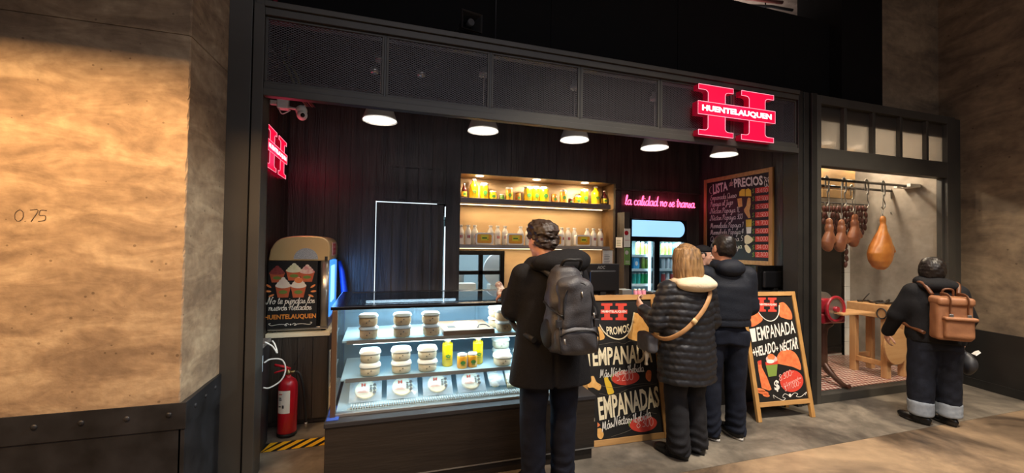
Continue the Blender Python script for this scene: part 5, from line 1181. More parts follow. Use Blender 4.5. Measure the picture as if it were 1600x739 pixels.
a = onY(1028, 452, 3.5); t = thing('card_terminal', 'black card terminal on the counter left of the blonde customer', 'card terminal', (a.x, 3.5, 1.09)); MB().box(a.x - .09, a.x + .04, 3.46, 3.60, 1.09, 1.175).build('body', 'black', t, .012); MB().box(a.x - .06, a.x + .02, 3.49, 3.58, 1.175, 1.178).build('keypad', 'darkgrey', t)
# ------------------------------------------------------------------ chalkboards
class Trace:
    """places drawing on a board's own plane"""
    def __init__(s, fr, x0, y0, k, parent): s.fr = fr; s.x0 = x0; s.y0 = y0; s.k = k; s.par = parent
    def do(s, kind, *a, **kw):
        mb = MB(); getattr(s, kind)(mb, *a, **kw)
        nm = {'quad': 'lettering', 'pen': 'handwriting', 'line': 'chalk_line', 'slabH': 'logo'}.get(kind) or {0: 'cheese_painting', 1: 'cream_painting', 2: 'price_oval', 3: 'empanada_painting', 4: 'bottle_painting', 5: 'leaf_painting', 6: 'empanada_painting', 7: 'ice_cream_painting'}[mb.m[0]]
        return mb.build(nm, PAL, s.par)
    def __call__(s, x, y): return uvF(s.fr, s.x0 + x / s.k, s.y0 + y / s.k)
    def quad(s, mb, txt, tl, tr, br, bl, d=.003, m=0, bold=.03, shear=0, arch=0):
        TL, TR, BR, BL = [Vector((*s(*q), 0)) for q in (tl, tr, br, bl)]
        vs, fs = glyphs(txt, bold, shear)
        P = []
        for x, y in vs:
            yy = y
            q = BL.lerp(BR, x).lerp(TL.lerp(TR, x), yy); q.y += arch * math.sin(math.pi * x); P.append(s.fr.p(q.x, q.y, d))
        mb.add(P, fs, m)
    def pen(s, mb, txt, a, b, xh, r, m=0, slant=.25, d=.003, wave=0):
        A_, B_ = s(*a), s(*b); w = B_[0] - A_[0]; sl = (B_[1] - A_[1]) / w
        script(mb, s.fr, txt, A_[0], A_[1], w * .96, xh, r, d, m, slant, lambda u, v: (u, v + sl * (u - A_[0]) + wave * math.sin(6.28 * (u - A_[0]) / w)))
    def shape(s, mb, pts, d0, d1, m=0, smooth=0):
        P = [s(*p) for p in pts]
        if smooth: P = [(p.x, p.y) for p in catmull([(a, b, 0) for a, b in P + [P[0]]], smooth)][:-1]
        mb.poly(s.fr, P, d0, d1, m)
    def oval(s, mb, c, rx, ry, d0, d1, m=0, rot=0):
        u, v = s(*c); a, _ = s(c[0] + rx, c[1]); _, b = s(c[0], c[1] - ry); mb.disc(s.fr, u, v, abs(a - u), abs(b - v), d0, d1, m, 32, rot=rot)
    def line(s, mb, pts, r, m=0, d=.003, smooth=6):
        P = [Vector((*s(*p), 0)) for p in pts]
        if smooth: P = catmull(P, smooth)
        mb.tube([s.fr.p(p.x, p.y, d) for p in P], r, 6, m, flat=s.fr.n)
    def slabH(s, mb, l, t_, r_, b_, mr=0, mw=1):
        def X(f): return l + (r_ - l) * f
        def Y(f): return t_ + (b_ - t_) * f
        for a, c, e, g in ((0, .44, .12, .34), (.56, 1, .66, .88)):
            s.shape(mb, [(X(a), Y(0)), (X(c), Y(0)), (X(c), Y(.14)), (X(g), Y(.17)), (X(g), Y(.83)), (X(c), Y(.86)), (X(c), Y(1)), (X(a), Y(1)), (X(a), Y(.86)), (X(e), Y(.83)), (X(e), Y(.17)), (X(a), Y(.14))], .001, .002, mr)
        s.shape(mb, [(X(-.02), Y(.38)), (X(1.02), Y(.38)), (X(1.02), Y(.62)), (X(-.02), Y(.62))], .002, .0028, mr)
        s.quad(mb, 'HUENTELAUQUEN', (X(.02), Y(.42)), (X(.98), Y(.42)), (X(.98), Y(.58)), (X(.02), Y(.58)), .0036, mw, .03)
MT['board'] = mat('chalkboard', '#121110', .55, var=(3, '#1d1b19', .3))
MT['chalk'] = mat('cream_chalk', '#f0e3be', .7); MT['chalkw'] = mat('white_chalk', '#ece7dd', .7); MT['dough'] = mat('dough_paint', '#e0a04e', .6, var=(26, '#f0bf74', .2)); MT['dough2'] = mat('warm_dough_paint', '#d8663a', .6, var=(26, '#ea8a52', .2))
MT['boardred'] = mat('red_chalk', '#cf3a2c', .65, var=(30, '#d94a38')); MT['boardleaf'] = mat('leaf_chalk', '#7c9440', .65); MT['pinkchalk'] = mat('pink_chalk', '#f2b8ae', .7)
MT['faint'] = mat('faint_chalk', '#6e675b', .8)
PAL = ['chalk', 'chalkw', 'boardred', 'dough', 'yellow', 'boardleaf', 'dough2', 'pinkchalk', 'faint']
def aframe(name, label, fr, w, hgt, rail, b0, loc, lean, back=.36):
    t = thing(name, label, 'chalkboard', loc)
    pn = MB().fbox(fr, rail * .5, w - rail * .5, b0 + rail * .5, hgt - rail * .5, -.014, 0).build('panel', 'board', t)
    b = MB(); b.fbox(fr, 0, rail, 0, hgt, -.02, .012); b.build('upright', 'woodv', t, .003)
    b = MB(); b.fbox(fr, w - rail, w, 0, hgt, -.02, .012); b.build('upright', 'woodv', t, .003)
    b = MB(); b.fbox(fr, rail, w - rail, hgt - rail, hgt, -.02, .012); b.build('rail', 'wood', t, .003)
    b = MB(); b.fbox(fr, rail, w - rail, b0, b0 + rail, -.02, .012); b.build('rail', 'wood', t, .003)
    for u in (.02, w - .06):
        b = MB(); a = fr.p(u, hgt - .02, -.025); z0 = Vector((a.x, fr.o.y + back, 0)); dx = fr.x * .04; dn = Vector((0, .02, 0))
        b.add([a, a + dx, a + dx + dn, a + dn, z0, z0 + dx, z0 + dx + dn, z0 + dn], [(0, 1, 2, 3), (7, 6, 5, 4), (0, 4, 5, 1), (1, 5, 6, 2), (2, 6, 7, 3), (3, 7, 4, 0)]); b.build('rear_leg', 'woodv', t)
    return t, pn
f1 = Frame((1.602, 3.012, 0), (1, -.03, 0), (0, .178, 1)); hg1 = uvF(f1, 1022, 459)[1]; w1_ = uvF(f1, 1045, 684)[0]
t1, p1_ = aframe('chalkboard_sign', 'wide wood framed chalkboard beside the display case, offering two EMPANADA deals in cream letters', f1, w1_, hg1, .047, .0, (2.0, 3.05, 0), 0)
T = Trace(f1, 900, 430, 2.7375, p1_)
T.do('slabH', 110, 119, 219, 191, 2, 1); 
b = MB()
T.do('shape', [(250, 157), (285, 170), (307, 205), (313, 245), (305, 278), (285, 285), (250, 277), (222, 262), (237, 215)], .001, .002, 3, 4)
T.do('shape', [(75, 170), (88, 190), (125, 262), (100, 278), (70, 282)], .001, .002, 3, 3)
T.do('line', [(86, 172), (98, 205), (122, 243), (150, 265), (185, 273), (212, 262), (232, 235), (243, 195), (250, 158)], .006, 0, .004)
T.do('shape', [(52, 440), (75, 430), (88, 455), (108, 470), (100, 492), (75, 480), (52, 478)], .001, .002, 3, 4); T.do('shape', [(92, 655), (108, 655), (118, 680), (108, 700), (92, 690)], .001, .002, 3, 4); T.do('shape', [(92, 628), (104, 640), (92, 650)], .001, .002, 6)
T.do('shape', [(121, 440), (126, 432), (136, 432), (140, 445), (150, 460), (163, 498), (160, 505), (140, 510), (136, 505), (124, 460)], .001, .002, 4, 0)
T.do('shape', [(299, 418), (308, 404), (322, 410), (318, 452), (300, 440)], .001, .002, 6, 3)
for c, rx, ry in (((213, 437), 59, 31), ((288, 634), 58, 34)):
    T.do('oval', (c[0] - rx * .85, c[1]), 14, 18, .001, .0016, 5); T.do('oval', c, rx, ry, .002, .003, 2)

T.do('quad', 'PROMOS', (131, 218), (228, 205), (230, 240), (133, 252), .003, 0, .02, 0, -.012)
T.do('quad', 'EMPANADA', (70, 312), (326, 291), (328, 370), (74, 388), .003, 0, .03, 0); T.do('quad', '1', (38, 314), (58, 312), (62, 388), (42, 390), .003, 0, .03)
T.do('quad', 'EMPANADAS', (92, 522), (350, 470), (358, 560), (100, 622), .003, 0, .03, 0); T.do('quad', '2', (40, 535), (72, 527), (80, 624), (48, 632), .003, 0, .03)

T.do('pen', 'Más Néctar+1bebida', (104, 437), (298, 409), .034, .0034, 1, .15, .003, -.004); T.do('pen', 'Más Néctar+1bebida', (112, 668), (328, 598), .036, .0036, 1, .1, .003, .012)
T.do('pen', '5.200', (172, 452), (248, 445), .033, .0032, 7, .1, .0048); T.do('pen', '8.300', (258, 652), (333, 640), .036, .0034, 7, .1, .0048); 
b = MB()
for p_ in ([(100, 297), (170, 285), (205, 292), (240, 280), (330, 284)], [(100, 470), (160, 480), (230, 468), (330, 458)], [(100, 505), (160, 512), (240, 480), (345, 462)], [(125, 640), (190, 628), (260, 580), (345, 590)], [(150, 690), (215, 668), (240, 655)]): T.do('line', p_, .0013, 8, .002)


o2 = onZ(1184, 660); f2 = Frame((o2.x, o2.y, 0), (.606, -.05, 0), (.0, .18, 1)); q = uvF(f2, 1243, 455); qb = uvF(f2, 1273, 651); hg2 = (q[1] + uvF(f2, 1160.5, 455)[1]) / 2
t2_, p2_ = aframe('chalkboard_sign', 'narrower wood framed chalkboard by the black post, offering one EMPANADA with HELADO', f2, qb[0], hg2, .042, .13, (3.7, 3.05, 0), 0, .2)
T = Trace(f2, 1150, 430, 2.957, p2_)
T.do('slabH', 104, 101, 192, 166, 2, 1); 
b = MB()
T.do('shape', [(205, 125), (225, 122), (248, 145), (262, 175), (260, 200), (225, 195), (204, 180)], .001, .002, 6, 4); T.do('shape', [(60, 175), (75, 158), (98, 155), (128, 200), (100, 228), (75, 236), (60, 210)], .001, .002, 6, 4)
T.do('line', [(100, 152), (115, 180), (140, 203), (165, 210), (188, 198), (201, 172), (203, 135)], .005, 1, .004)
T.do('shape', [(190, 405), (192, 375), (210, 348), (240, 340), (272, 352), (293, 385), (301, 432), (265, 420), (225, 412)], .001, .002, 6, 4)
T.do('shape', [(102, 398), (118, 393), (122, 425), (145, 470), (165, 525), (155, 532), (120, 520), (106, 440)], .001, .002, 6, 0)
T.do('shape', [(103, 395), (119, 391), (120, 410), (106, 413)], .002, .003, 2)
T.do('shape', [(138, 408), (194, 402), (188, 462), (152, 468)], .002, .003, 5); T.do('shape', [(137, 400), (195, 393), (195, 408), (139, 415)], .003, .004, 2)
T.do('oval', (166, 385), 26, 18, .003, .004, 7); T.do('oval', (164, 375), 17, 14, .004, .005, 6); T.do('oval', (160, 396), 18, 9, .0045, .0055, 1)
for q_ in ((112, 530, 24, 9), (125, 540, 26, 9), (140, 553, 16, 8)): T.do('oval', q_[:2], q_[2], q_[3], .0015, .0022, 6, -12)
T.do('oval', (258, 485), 54, 50, .002, .003, 2, 8); 
T.do('quad', '1', (66, 248), (92, 243), (98, 304), (78, 308), .003, 1, .045); T.do('quad', 'EMPANADA', (97, 240), (272, 205), (278, 262), (106, 302), .003, 1, .012)
T.do('quad', '+HELADO', (76, 338), (184, 300), (186, 355), (84, 378), .003, 1, .025); T.do('quad', '+ NÉCTAR', (184, 318), (286, 262), (290, 336), (188, 352), .003, 1, .025); T.do('quad', '$', (174, 485), (198, 480), (204, 533), (180, 538), .003, 1, .03); 
T.do('pen', '8.300-', (200, 488), (270, 452), .030, .0026, 7, .1, .005); T.do('pen', '+ 2 Empanadas', (208, 518), (305, 470), .014, .0016, 7, .1, .005); T.do('pen', '$11.000-', (225, 535), (302, 500), .026, .0024, 7, .1, .005); 
b = MB()
T.do('line', [(243, 552), (225, 545), (215, 560), (228, 566), (215, 575), (185, 560), (172, 552), (176, 568)], .0022, 1); T.do('line', [(256, 552), (270, 540), (285, 545), (278, 556), (300, 556), (325, 535), (318, 550)], .0022, 1); T.do('oval', (250, 552), 6, 8, .001, .002, 1); 

# price list on the right wall
f3 = Frame((4.299, 4.70, 0), (0, -1, 0), (0, 0, 1)); tl_, tr_, br2_ = uvF(f3, 1102.5, 281), uvF(f3, 1210, 261.5), uvF(f3, 1209.5, 415.5)
u0, u1 = tl_[0], tr_[0]; v1 = (tl_[1] + tr_[1]) / 2; v0 = br2_[1]
t3 = thing('price_list', 'large wood framed price list board titled LISTA de PRECIOS on the right wall', 'price board', (4.299, 4.15, v0))
pn = MB().fbox(f3, u0 + .02, u1 - .02, v0 + .02, v1 - .02, .0, .018).build('panel', 'board', t3)
b = MB(); b.fbox(f3, u0, u0 + .05, v0, v1, 0, .03); b.build('upright', 'woodv', t3, .003); b = MB(); b.fbox(f3, u1 - .05, u1, v0, v1, 0, .03); b.build('upright', 'woodv', t3, .003)
b = MB(); b.fbox(f3, u0 + .05, u1 - .05, v1 - .05, v1, 0, .03); b.build('rail', 'wood', t3, .003); b = MB(); b.fbox(f3, u0 + .05, u1 - .05, v0, v0 + .05, 0, .03); b.build('rail', 'wood', t3, .003)
f4 = Frame(f3.p(0, 0, .018), f3.x, f3.y); T = Trace(f4, 1090, 250, 4.346, pn)
T.do('quad', 'LISTA', (104, 165), (203, 145), (206, 205), (106, 236), .002, 1, .035); T.do('quad', 'PRECIOS', (246, 128), (442, 104), (445, 170), (250, 188), .002, 1, .035); 
T.do('pen', 'de', (213, 180), (242, 172), .045, .0035, 7, .2)
for i, (tx, xa, xb, ya, yb) in enumerate((('Empanada Queso', 88, 272, 275, 252), ('Papaya al Jugo', 88, 246, 318, 300), ('Néctar Papaya 1L', 88, 297, 364, 352), ('Néctar Papaya 300', 88, 316, 411, 399), ('Mermelada Papaya 1', 88, 322, 463, 455), ('Mermelada Papaya 4', 88, 322, 508, 501), ('Queso Papaya 5', 88, 318, 553, 550), ('Miel de Papaya', 88, 312, 602, 600))):
    T.do('pen', tx, (xa, ya), (xb, yb), .036, .0030, 1, .2)

pr_ = ('3.450', '12.500', '5.500', '2.500', '9.700', '5.000', '9.000', '34.00', '2.300')
for y, tx in zip((209, 263, 318, 373, 429, 483, 537, 592, 643), pr_):
    a, c = T(392, y), T(487, y - 4); MB().fbox(f4, a[0], c[0], a[1] - .031, a[1] + .031, .0008, .002).build('price_panel', 'boardred', pn)
    T.do('pen', tx, (402, y + 12), (482, y + 10), .026, .0028, 7, .1, .004); T.do('pen', '$', (370, y + 16), (390, y + 15), .03, .003, 5, .1)

b = MB()
T.do('shape', [(283, 245), (285, 215), (300, 198), (322, 196), (322, 246)], .001, .002, 4, 0); T.do('shape', [(326, 246), (326, 200), (345, 192), (362, 205), (366, 246)], .001, .002, 4, 0)
T.do('shape', [(270, 262), (300, 258), (305, 315), (278, 322)], .001, .002, 3); T.do('shape', [(340, 262), (347, 255), (360, 258), (362, 300), (352, 345), (360, 392), (346, 396), (318, 352), (316, 335), (332, 310)], .001, .0022, 3, 0)
T.do('shape', [(328, 405), (368, 403), (366, 452), (330, 454)], .001, .002, 4); T.do('shape', [(330, 456), (366, 455), (362, 498), (334, 500)], .001, .002, 1); T.do('shape', [(318, 520), (340, 508), (378, 540), (350, 568), (322, 565)], .001, .002, 0, 3); T.do('shape', [(318, 582), (335, 575), (362, 608), (352, 632), (330, 620)], .001, .002, 0, 3)

T.do('line', [(452, 115), (462, 135), (455, 150), (460, 180), (468, 178), (470, 160), (480, 178), (487, 172), (482, 140), (487, 112), (476, 125), (464, 120), (452, 115)], .003, 1); T.do('line', [(465, 130), (470, 150), (476, 132)], .003, 1); T.do('line', [(95, 180), (84, 195), (84, 220), (95, 228)], .003, 1); 

# ------------------------------------------------------------------ inside the glass room
for y, z, lab in ((3.55, 2.452, 'front black hanging rail in the glass room'), (3.78, 2.42, 'rear black hanging rail in the glass room')):
    o = bar('hanging_rail', [(4.385, y, z), (6.555, y, z)], .017, 'blackgloss', lab, 'rail')
tag(MB().box(6.40, 6.556, 3.50, 3.60, 2.428, 2.434).box(6.36, 6.556, 3.46, 3.50, 2.43, 2.47).box(6.36, 6.556, 3.60, 3.64, 2.43, 2.47).build('rail_bracket', 'whitep', None, .003, loc=(6.5, 3.55, 2.45)), 'pale rail bracket on the right wall of the glass room', 'bracket')
hk = None
def hook(px, y, z, label):
    global hk
    x = onY(px, 290, y).x
    if hk is None:
        hk = thing('meat_hook', label, 'hook', (x, y, z), 'flat steel hooks on the rails')
        b = MB(); P = catmull([(x - .02, y + .0, z - .10), (x - .022, y, z), (x - .012, y, z + .028), (x + .012, y, z + .028), (x + .03, y, z - .01), (x + .03, y, z - .12), (x + .005, y, z - .15)], 5); b.tube(P, .014, 8, flat=(0, 1, 0)); b.build('hanger', 'chrome', hk)
        b = MB(); b.tube(catmull([(x + .005, y, z - .14), (x + .01, y, z - .20), (x + .035, y, z - .25), (x + .02, y, z - .30), (x - .02, y, z - .31), (x - .035, y, z - .28)], 5), .006, 8); b.build('hook', 'chrome', hk)
        return hk
    return dup(hk, (x, y, z), label)
for px, y, lab in ((1292, 3.55, 'flat steel hook nearest the black post on the front rail'), (1319, 3.55, 'second flat steel hook on the front rail'), (1354, 3.55, 'third flat steel hook on the front rail'), (1380, 3.55, 'flat steel hook holding the big orange ham'), (1331, 3.78, 'flat steel hook on the rear rail at its left'), (1394, 3.78, 'flat steel hook on the rear rail at its right')):
    hook(px, y, 2.452 if y < 3.6 else 2.42, lab)
MT['ham'] = mat('cured_ham', '#a85a20', .38, var=(7, '#d58a3c', .25), bump=(16, .3)); MT['ham2'] = mat('aged_ham', '#6e3826', .45, var=(9, '#a2653f', .25), bump=(18, .4)); MT['sausage'] = mat('dried_sausage', '#3e1c18', .45, var=(30, '#6b3428', .3))
def ham(px, ytop, ybot, Y, wd, material, label, rot=0, gam=True):
    a, c = onY(px, ytop, Y), onY(px, ybot, Y); h = a.z - c.z; x = a.x; z0 = c.z
    pr = [('loft', [(0, 0, 0, wd * .12, wd * .10), (.05 * h, -.02 * wd, 0, wd * .28, wd * .20), (.16 * h, -.04 * wd, 0, wd * .42, wd * .28), (.30 * h, -.02 * wd, 0, wd * .50, wd * .30), (.42 * h, .02 * wd, 0, wd * .44, wd * .28), (.62 * h, .07 * wd, 0, wd * .24, wd * .2), (.76 * h, .10 * wd, 0, .042, .038), (.80 * h, .11 * wd, 0, .036, .034)], 2.0, .05), ('cap', (.10 * wd, 0, .74 * h), (.12 * wd, 0, .90 * h), .036, .030, .03), ('ell', (.12 * wd, 0, .94 * h), (.036, .032, .045), .02), ('cap', (.16 * wd, -wd * .05, .62 * h), (.56 * wd, -wd * .06, .34 * h), .016, .022, .04)]
    t = thing('cured_ham', label, 'ham', (x, Y, z0), 'hams hanging in the glass room', rot)
    softobj('meat', pr, .012, material, t, post=lambda P, F: F + .004 * wob(P, 28, 3))
    b = MB(); b.tube([(x + .12 * wd, Y, z0 + h * .93), (x + .12 * wd - .03, Y, z0 + h + .09)], .004, 6); b.tube([(x + .12 * wd, Y, z0 + h * .97), (x + .12 * wd + .01, Y, z0 + h + .09)], .004, 6); b.tube([(x + .12 * wd, Y, z0 + h + .08), (x + .12 * wd, Y, 2.44 if Y < 3.6 else 2.41)], .004, 6); b.build('cord', 'cord', t)
    return t
ham(1376, 337, 421, 3.55, .36, 'ham', 'large orange cured ham hanging alone at the right of the rail')
ham(1334, 336, 386, 3.78, .19, 'ham2', 'smaller brown ham nearest the big orange ham')
ham(1313, 345, 394, 3.55, .17, 'ham2', 'brown ham among the sausage strings')
ham(1294, 343, 393, 3.55, .17, 'ham2', 'brown ham beside the black post at the left')
SY_ = 3.93; rz_ = onY(1315, 318, SY_).z; bar('sausage_rod', [(4.385, SY_, rz_), (onY(1356, 318, SY_).x, SY_, rz_)], .008, 'darkgrey', 'thin dark rod carrying the sausage strings in the glass room', 'rod')
for i, (px, y1) in enumerate(((1287, 350), (1292, 352), (1297, 372), (1302, 388), (1307, 365), (1312, 356), (1317, 380), (1322, 418), (1327, 375), (1332, 352), (1337, 373), (1342, 377), (1347, 368), (1352, 360))):
    a = onY(px, 318, SY_); c = onY(px, y1, SY_); z1 = a.z - .03; n = max(3, int((z1 - c.z) / .075)); b = MB(); b.tube([(a.x, SY_, rz_), (a.x, SY_, z1)], .003, 5)
    for q_ in range(n):
        z = z1 - (q_ + .5) * (z1 - c.z) / n; b.ell((a.x + rnd.uniform(-.005, .005), SY_ + rnd.uniform(-.008, .008), z), (.023, .023, (z1 - c.z) / n * .56), 9, rot=Matrix.Rotation(rnd.uniform(-.25, .25), 3, 'Y'))
    tag(b.build('sausage_string', 'sausage', loc=(a.x, SY_, c.z)), 'string of small dark sausages on the rod, ' + ('first from the black post', 'second from the black post', 'third from the black post', 'fourth from the black post', 'fifth from the black post', 'sixth from the black post', 'seventh from the black post', 'the longest one', 'just right of the longest one', 'second right of the longest one', 'third right of the longest one', 'fourth right of the longest one', 'second from the right end', 'at the right end')[i], 'sausages', 'sausage strings hanging in the glass room')
# butcher's table
MT['block'] = mat('butcher_wood', '#c68d58', .5, var=(3, '#dba873', .25), bump=(20, .1), stretch=(1, 7, 7)); MT['blockv'] = mat('butcher_leg_wood', '#c68d58', .5, var=(3, '#dba873', .25), bump=(20, .1), stretch=(7, 7, 1))
TX0, TX1, TY0, TY1 = 5.76, 6.17, 3.36, 3.82; tz = onX(1330, 471, TX0 + .02).z; tb = onX(1330, 490, TX0 + .02).z
t = thing('butcher_table', 'sturdy pale wooden butcher table on the patterned tile floor', 'table', (5.96, 3.59, .087))
MB().box(TX0, TX1, TY0, TY1, tb, tz).build('top', 'block', t, .006)
for x in (TX0 + .02, TX1 - .09):
    for y in (TY0 + .02, TY1 - .09): MB().box(x, x + .07, y, y + .07, .0875, tb).build('leg', 'blockv', t, .004)
for y in (TY0 + .03, TY1 - .07): MB().box(TX0 + .09, TX1 - .09, y, y + .04, .24, .30).build('stretcher', 'block', t, .003)
MB().box(TX0 + .03, TX0 + .07, TY0 + .09, TY1 - .09, .22, .28).build('stretcher', 'block', t, .003)
q = onY(1401, 541, 3.335); rb = .215
t = thing('round_board', 'round pale cutting board hanging on the near side of the butcher table', 'cutting board', (q.x, 3.335, q.z - rb))
fb = Frame((q.x, 3.336, q.z), (1, 0, 0), (0, 0, 1)); b = MB(); b.disc(fb, 0, 0, rb, rb, -.012, .012, 0, 44); b.build('board', 'block', t, .004); b = MB(); b.fbox(fb, -.02, .02, rb * .96, tb + .05 - q.z, -.010, .010); b.build('handle', 'block', t, .004)
def iron(name, pts, r, label): return tag(MB().tube(pts, r, 8).build(name, mat(name + '_iron', '#3b3632', .4, .7), loc=pts[0]), label, 'ironware')
iron('iron_chain', catmull([(5.84, 3.74, tz + .014), (5.92, 3.68, tz + .02), (5.88, 3.60, tz + .014), (5.98, 3.56, tz + .03), (5.93, 3.48, tz + .014), (6.04, 3.45, tz + .02)], 5), .013, 'dark iron chain heaped on the butcher table')
iron('iron_hook', catmull([(5.86, 3.70, tz + .008), (5.85, 3.66, tz + .06), (5.88, 3.63, tz + .12)], 5), .006, 'thin bent iron hook standing up on the butcher table')
iron('iron_tongs', catmull([(5.84, 3.54, tz + .01), (5.92, 3.46, tz + .03), (6.02, 3.50, tz + .05), (6.10, 3.58, tz + .012)], 5), .011, 'dark iron tongs on the near side of the butcher table')
b = MB(); b.tube([(5.752, 3.42 + .05 * math.cos(R(a)), tb + .06 + .06 * math.sin(R(a))) for a in range(0, 360, 15)], .007, 8, closed=True); tag(b.build('iron_ring', 'darkgrey', loc=(5.75, 3.42, tb)), 'dark iron ring hanging on the side of the butcher table', 'ring')
# red flywheel slicer on its pedestal
sx = onY(1292, 470, 3.55).x; SY = 3.55
MT['slicer'] = mat('slicer_red', '#a3152a', .25, coat=.5); sz = onY(1292, 483, SY).z
t = thing('meat_slicer', 'red flywheel meat slicer with a wooden tray beside the black post', 'meat slicer', (sx, SY, .087))
b = MB(); b.lathe([(.05, .26), (.045, .30), (.038, .6), (.05, sz - .22), (.10, sz - .17), (.10, sz - .15)], (sx - .06, SY, .0), 18); b.build('pedestal', mat('pedestal_brown', '#4a2b20', .4, .3), t)
for a in (20, 140, 260):
    c, s_ = math.cos(R(a)), math.sin(R(a)); b = MB(); b.tube(catmull([(sx - .06, SY, .30), (sx - .06 + .12 * c, SY + .12 * s_, .19), (sx - .06 + .26 * c, SY + .26 * s_, .118), (sx - .06 + .33 * c, SY + .33 * s_, .125)], 5), [.035 - .0009 * i for i in range(16)], 10); b.build('foot', bpy.data.materials['pedestal_brown'], t)
b = MB(); b.box(sx - .22, sx + .14, SY - .12, SY + .14, sz - .15, sz - .03); b.box(sx - .20, sx - .04, SY - .10, SY + .10, sz - .03, sz + .14); b.build('body', 'slicer', t, .03, seg=4)
wx = onY(1304, 478, SY - .16).x
b = MB(); b.tube([(wx + .135 * math.cos(R(a)), SY - .17, sz + .03 + .135 * math.sin(R(a))) for a in range(0, 360, 12)], .018, 8, closed=True); b.tube([(wx, SY - .165, sz + .03), (wx, SY - .15, sz + .03)], [.13, .13], 30, 1)
b.tube([(wx, SY - .20, sz + .03), (wx, SY - .10, sz + .03)], .03, 14); b.build('flywheel', ['slicer', 'chrome'], t)
b = MB(); b.tube([(wx, SY - .04, sz + .06), (wx, SY - .01, sz + .06)], [.15, .15], 32); b.build('blade', 'chrome', t)
b = MB(); b.box(sx - .12, sx + .40, SY - .26, SY - .20, sz - .03, sz - .008); b.box(sx - .12, sx + .40, SY - .24, SY + .02, sz - .024, sz - .01); b.build('tray', 'block', t, .004)
b = MB(); b.tube([(sx + .30, SY - .05, sz - .03), (sx + .30, SY - .05, sz - .07)], .018, 10); b.tube([(sx - .12, SY, sz + .14), (sx - .12, SY, sz + .20)], .016, 10); b.ell((sx - .12, SY, sz + .22), (.02, .02, .024), 12); b.build('knob', 'darkgrey', t)
# lit timber at the top left of the glass room and horizontal wires
q = onY(1283, 308, 4.0); q2 = onY(1334, 268, 4.0); b = MB(); z = q.z
b.box(q.x, q2.x, 3.98, 4.02, q.z, q.z + .11); b.box(q.x, q2.x, 3.99, 4.03, q.z + .13, q.z + .24); b.box(q.x, q2.x, 3.98, 4.02, q.z + .26, 3.0); b.box(q2.x - .06, q2.x - .02, 4.02, 4.05, q.z, 3.0); b.box(q.x + .05, q.x + .09, 4.02, 4.05, q.z, 3.0)
tag(b.build('timber_panel', mat('timber_pale', '#8f6e44', .6, var=(4, '#a98656', .25), stretch=(1, 6, 6)), None, .003, loc=(q.x, 4, q.z)), 'pale slatted timber panel hanging behind the left end of the rails', 'panel')
# ------------------------------------------------------------------ people
MT['skin'] = mat('skin', '#c98f72', .5, var=(30, '#d9a284', .3)); MT['skin2'] = mat('skin_pale', '#d2a088', .5, var=(30, '#deb29c', .3))
MT['lipm'] = mat('lips', '#a8605a', .45); MT['eyew'] = mat('eye_white', '#e8e4de', .3); MT['eyed'] = mat('eye_dark', '#1d1512', .2)
MT['wool'] = mat('black_wool', '#141416', .85, var=(60, '#1d1d20', .3), bump=(140, .25), spec=.2)
MT['puffer'] = mat('black_nylon', '#131417', .5, var=(12, '#202127', .3), bump=(45, .2))
MT['navy'] = mat('navy_cloth', '#0e121c', .7, var=(40, '#141924', .3), bump=(120, .2), spec=.3)
MT['jeans'] = mat('dark_jeans', '#0d111d', .8, var=(25, '#141a29', .25), bump=(160, .2), spec=.25)
MT['jeans2'] = mat('black_jeans', '#10131b', .8, var=(25, '#1b1f2b', .25), bump=(160, .2), spec=.25)
MT['trouser'] = mat('black_trousers', '#17171a', .75, var=(20, '#222226', .25), bump=(120, .2), spec=.25)
MT['shoe'] = mat('black_leather', '#0e0e0f', .35); MT['sole'] = mat('dark_sole', '#1a1a1b', .7); MT['wsole'] = mat('pale_sole', '#bdb9b2', .6)
MT['brownhair'] = mat('dark_brown_hair', '#1c130d', .5, var=(22, '#3b291c', .25), bump=(60, .5)); MT['blackhair'] = mat('near_black_hair', '#130e0b', .42, var=(30, '#1d1613', .25), bump=(70, .4), stretch=(1, 1, .2))
MT['blond'] = mat('streaked_blond_hair', '#49341f', .42, var=(19, '#b08a5c', .2), bump=(50, .6), stretch=(3.2, 3.2, .25))
MT['beige'] = mat('beige_fleece', '#d6c3a3', .85, var=(14, '#e6d6ba', .3), bump=(90, .3)); MT['tan'] = mat('tan_leather', '#83563a', .55, var=(9, '#9d6c49', .3), bump=(50, .2)); MT['tan2'] = mat('dark_tan_strap', '#5e371e', .5)
MT['packcloth'] = mat('charcoal_nylon', '#36363a', .5, var=(14, '#454549', .3), bump=(150, .25)); MT['packdark'] = mat('black_webbing', '#141415', .6, bump=(200, .2)); MT['cuff'] = mat('pale_denim', '#7f8892', .8, var=(40, '#979fa8', .3))
def rotm(yaw, pitch=0, roll=0): return np.array((Matrix.Rotation(R(-yaw), 3, 'Z') @ Matrix.Rotation(R(pitch), 3, 'X') @ Matrix.Rotation(R(roll), 3, 'Y')))
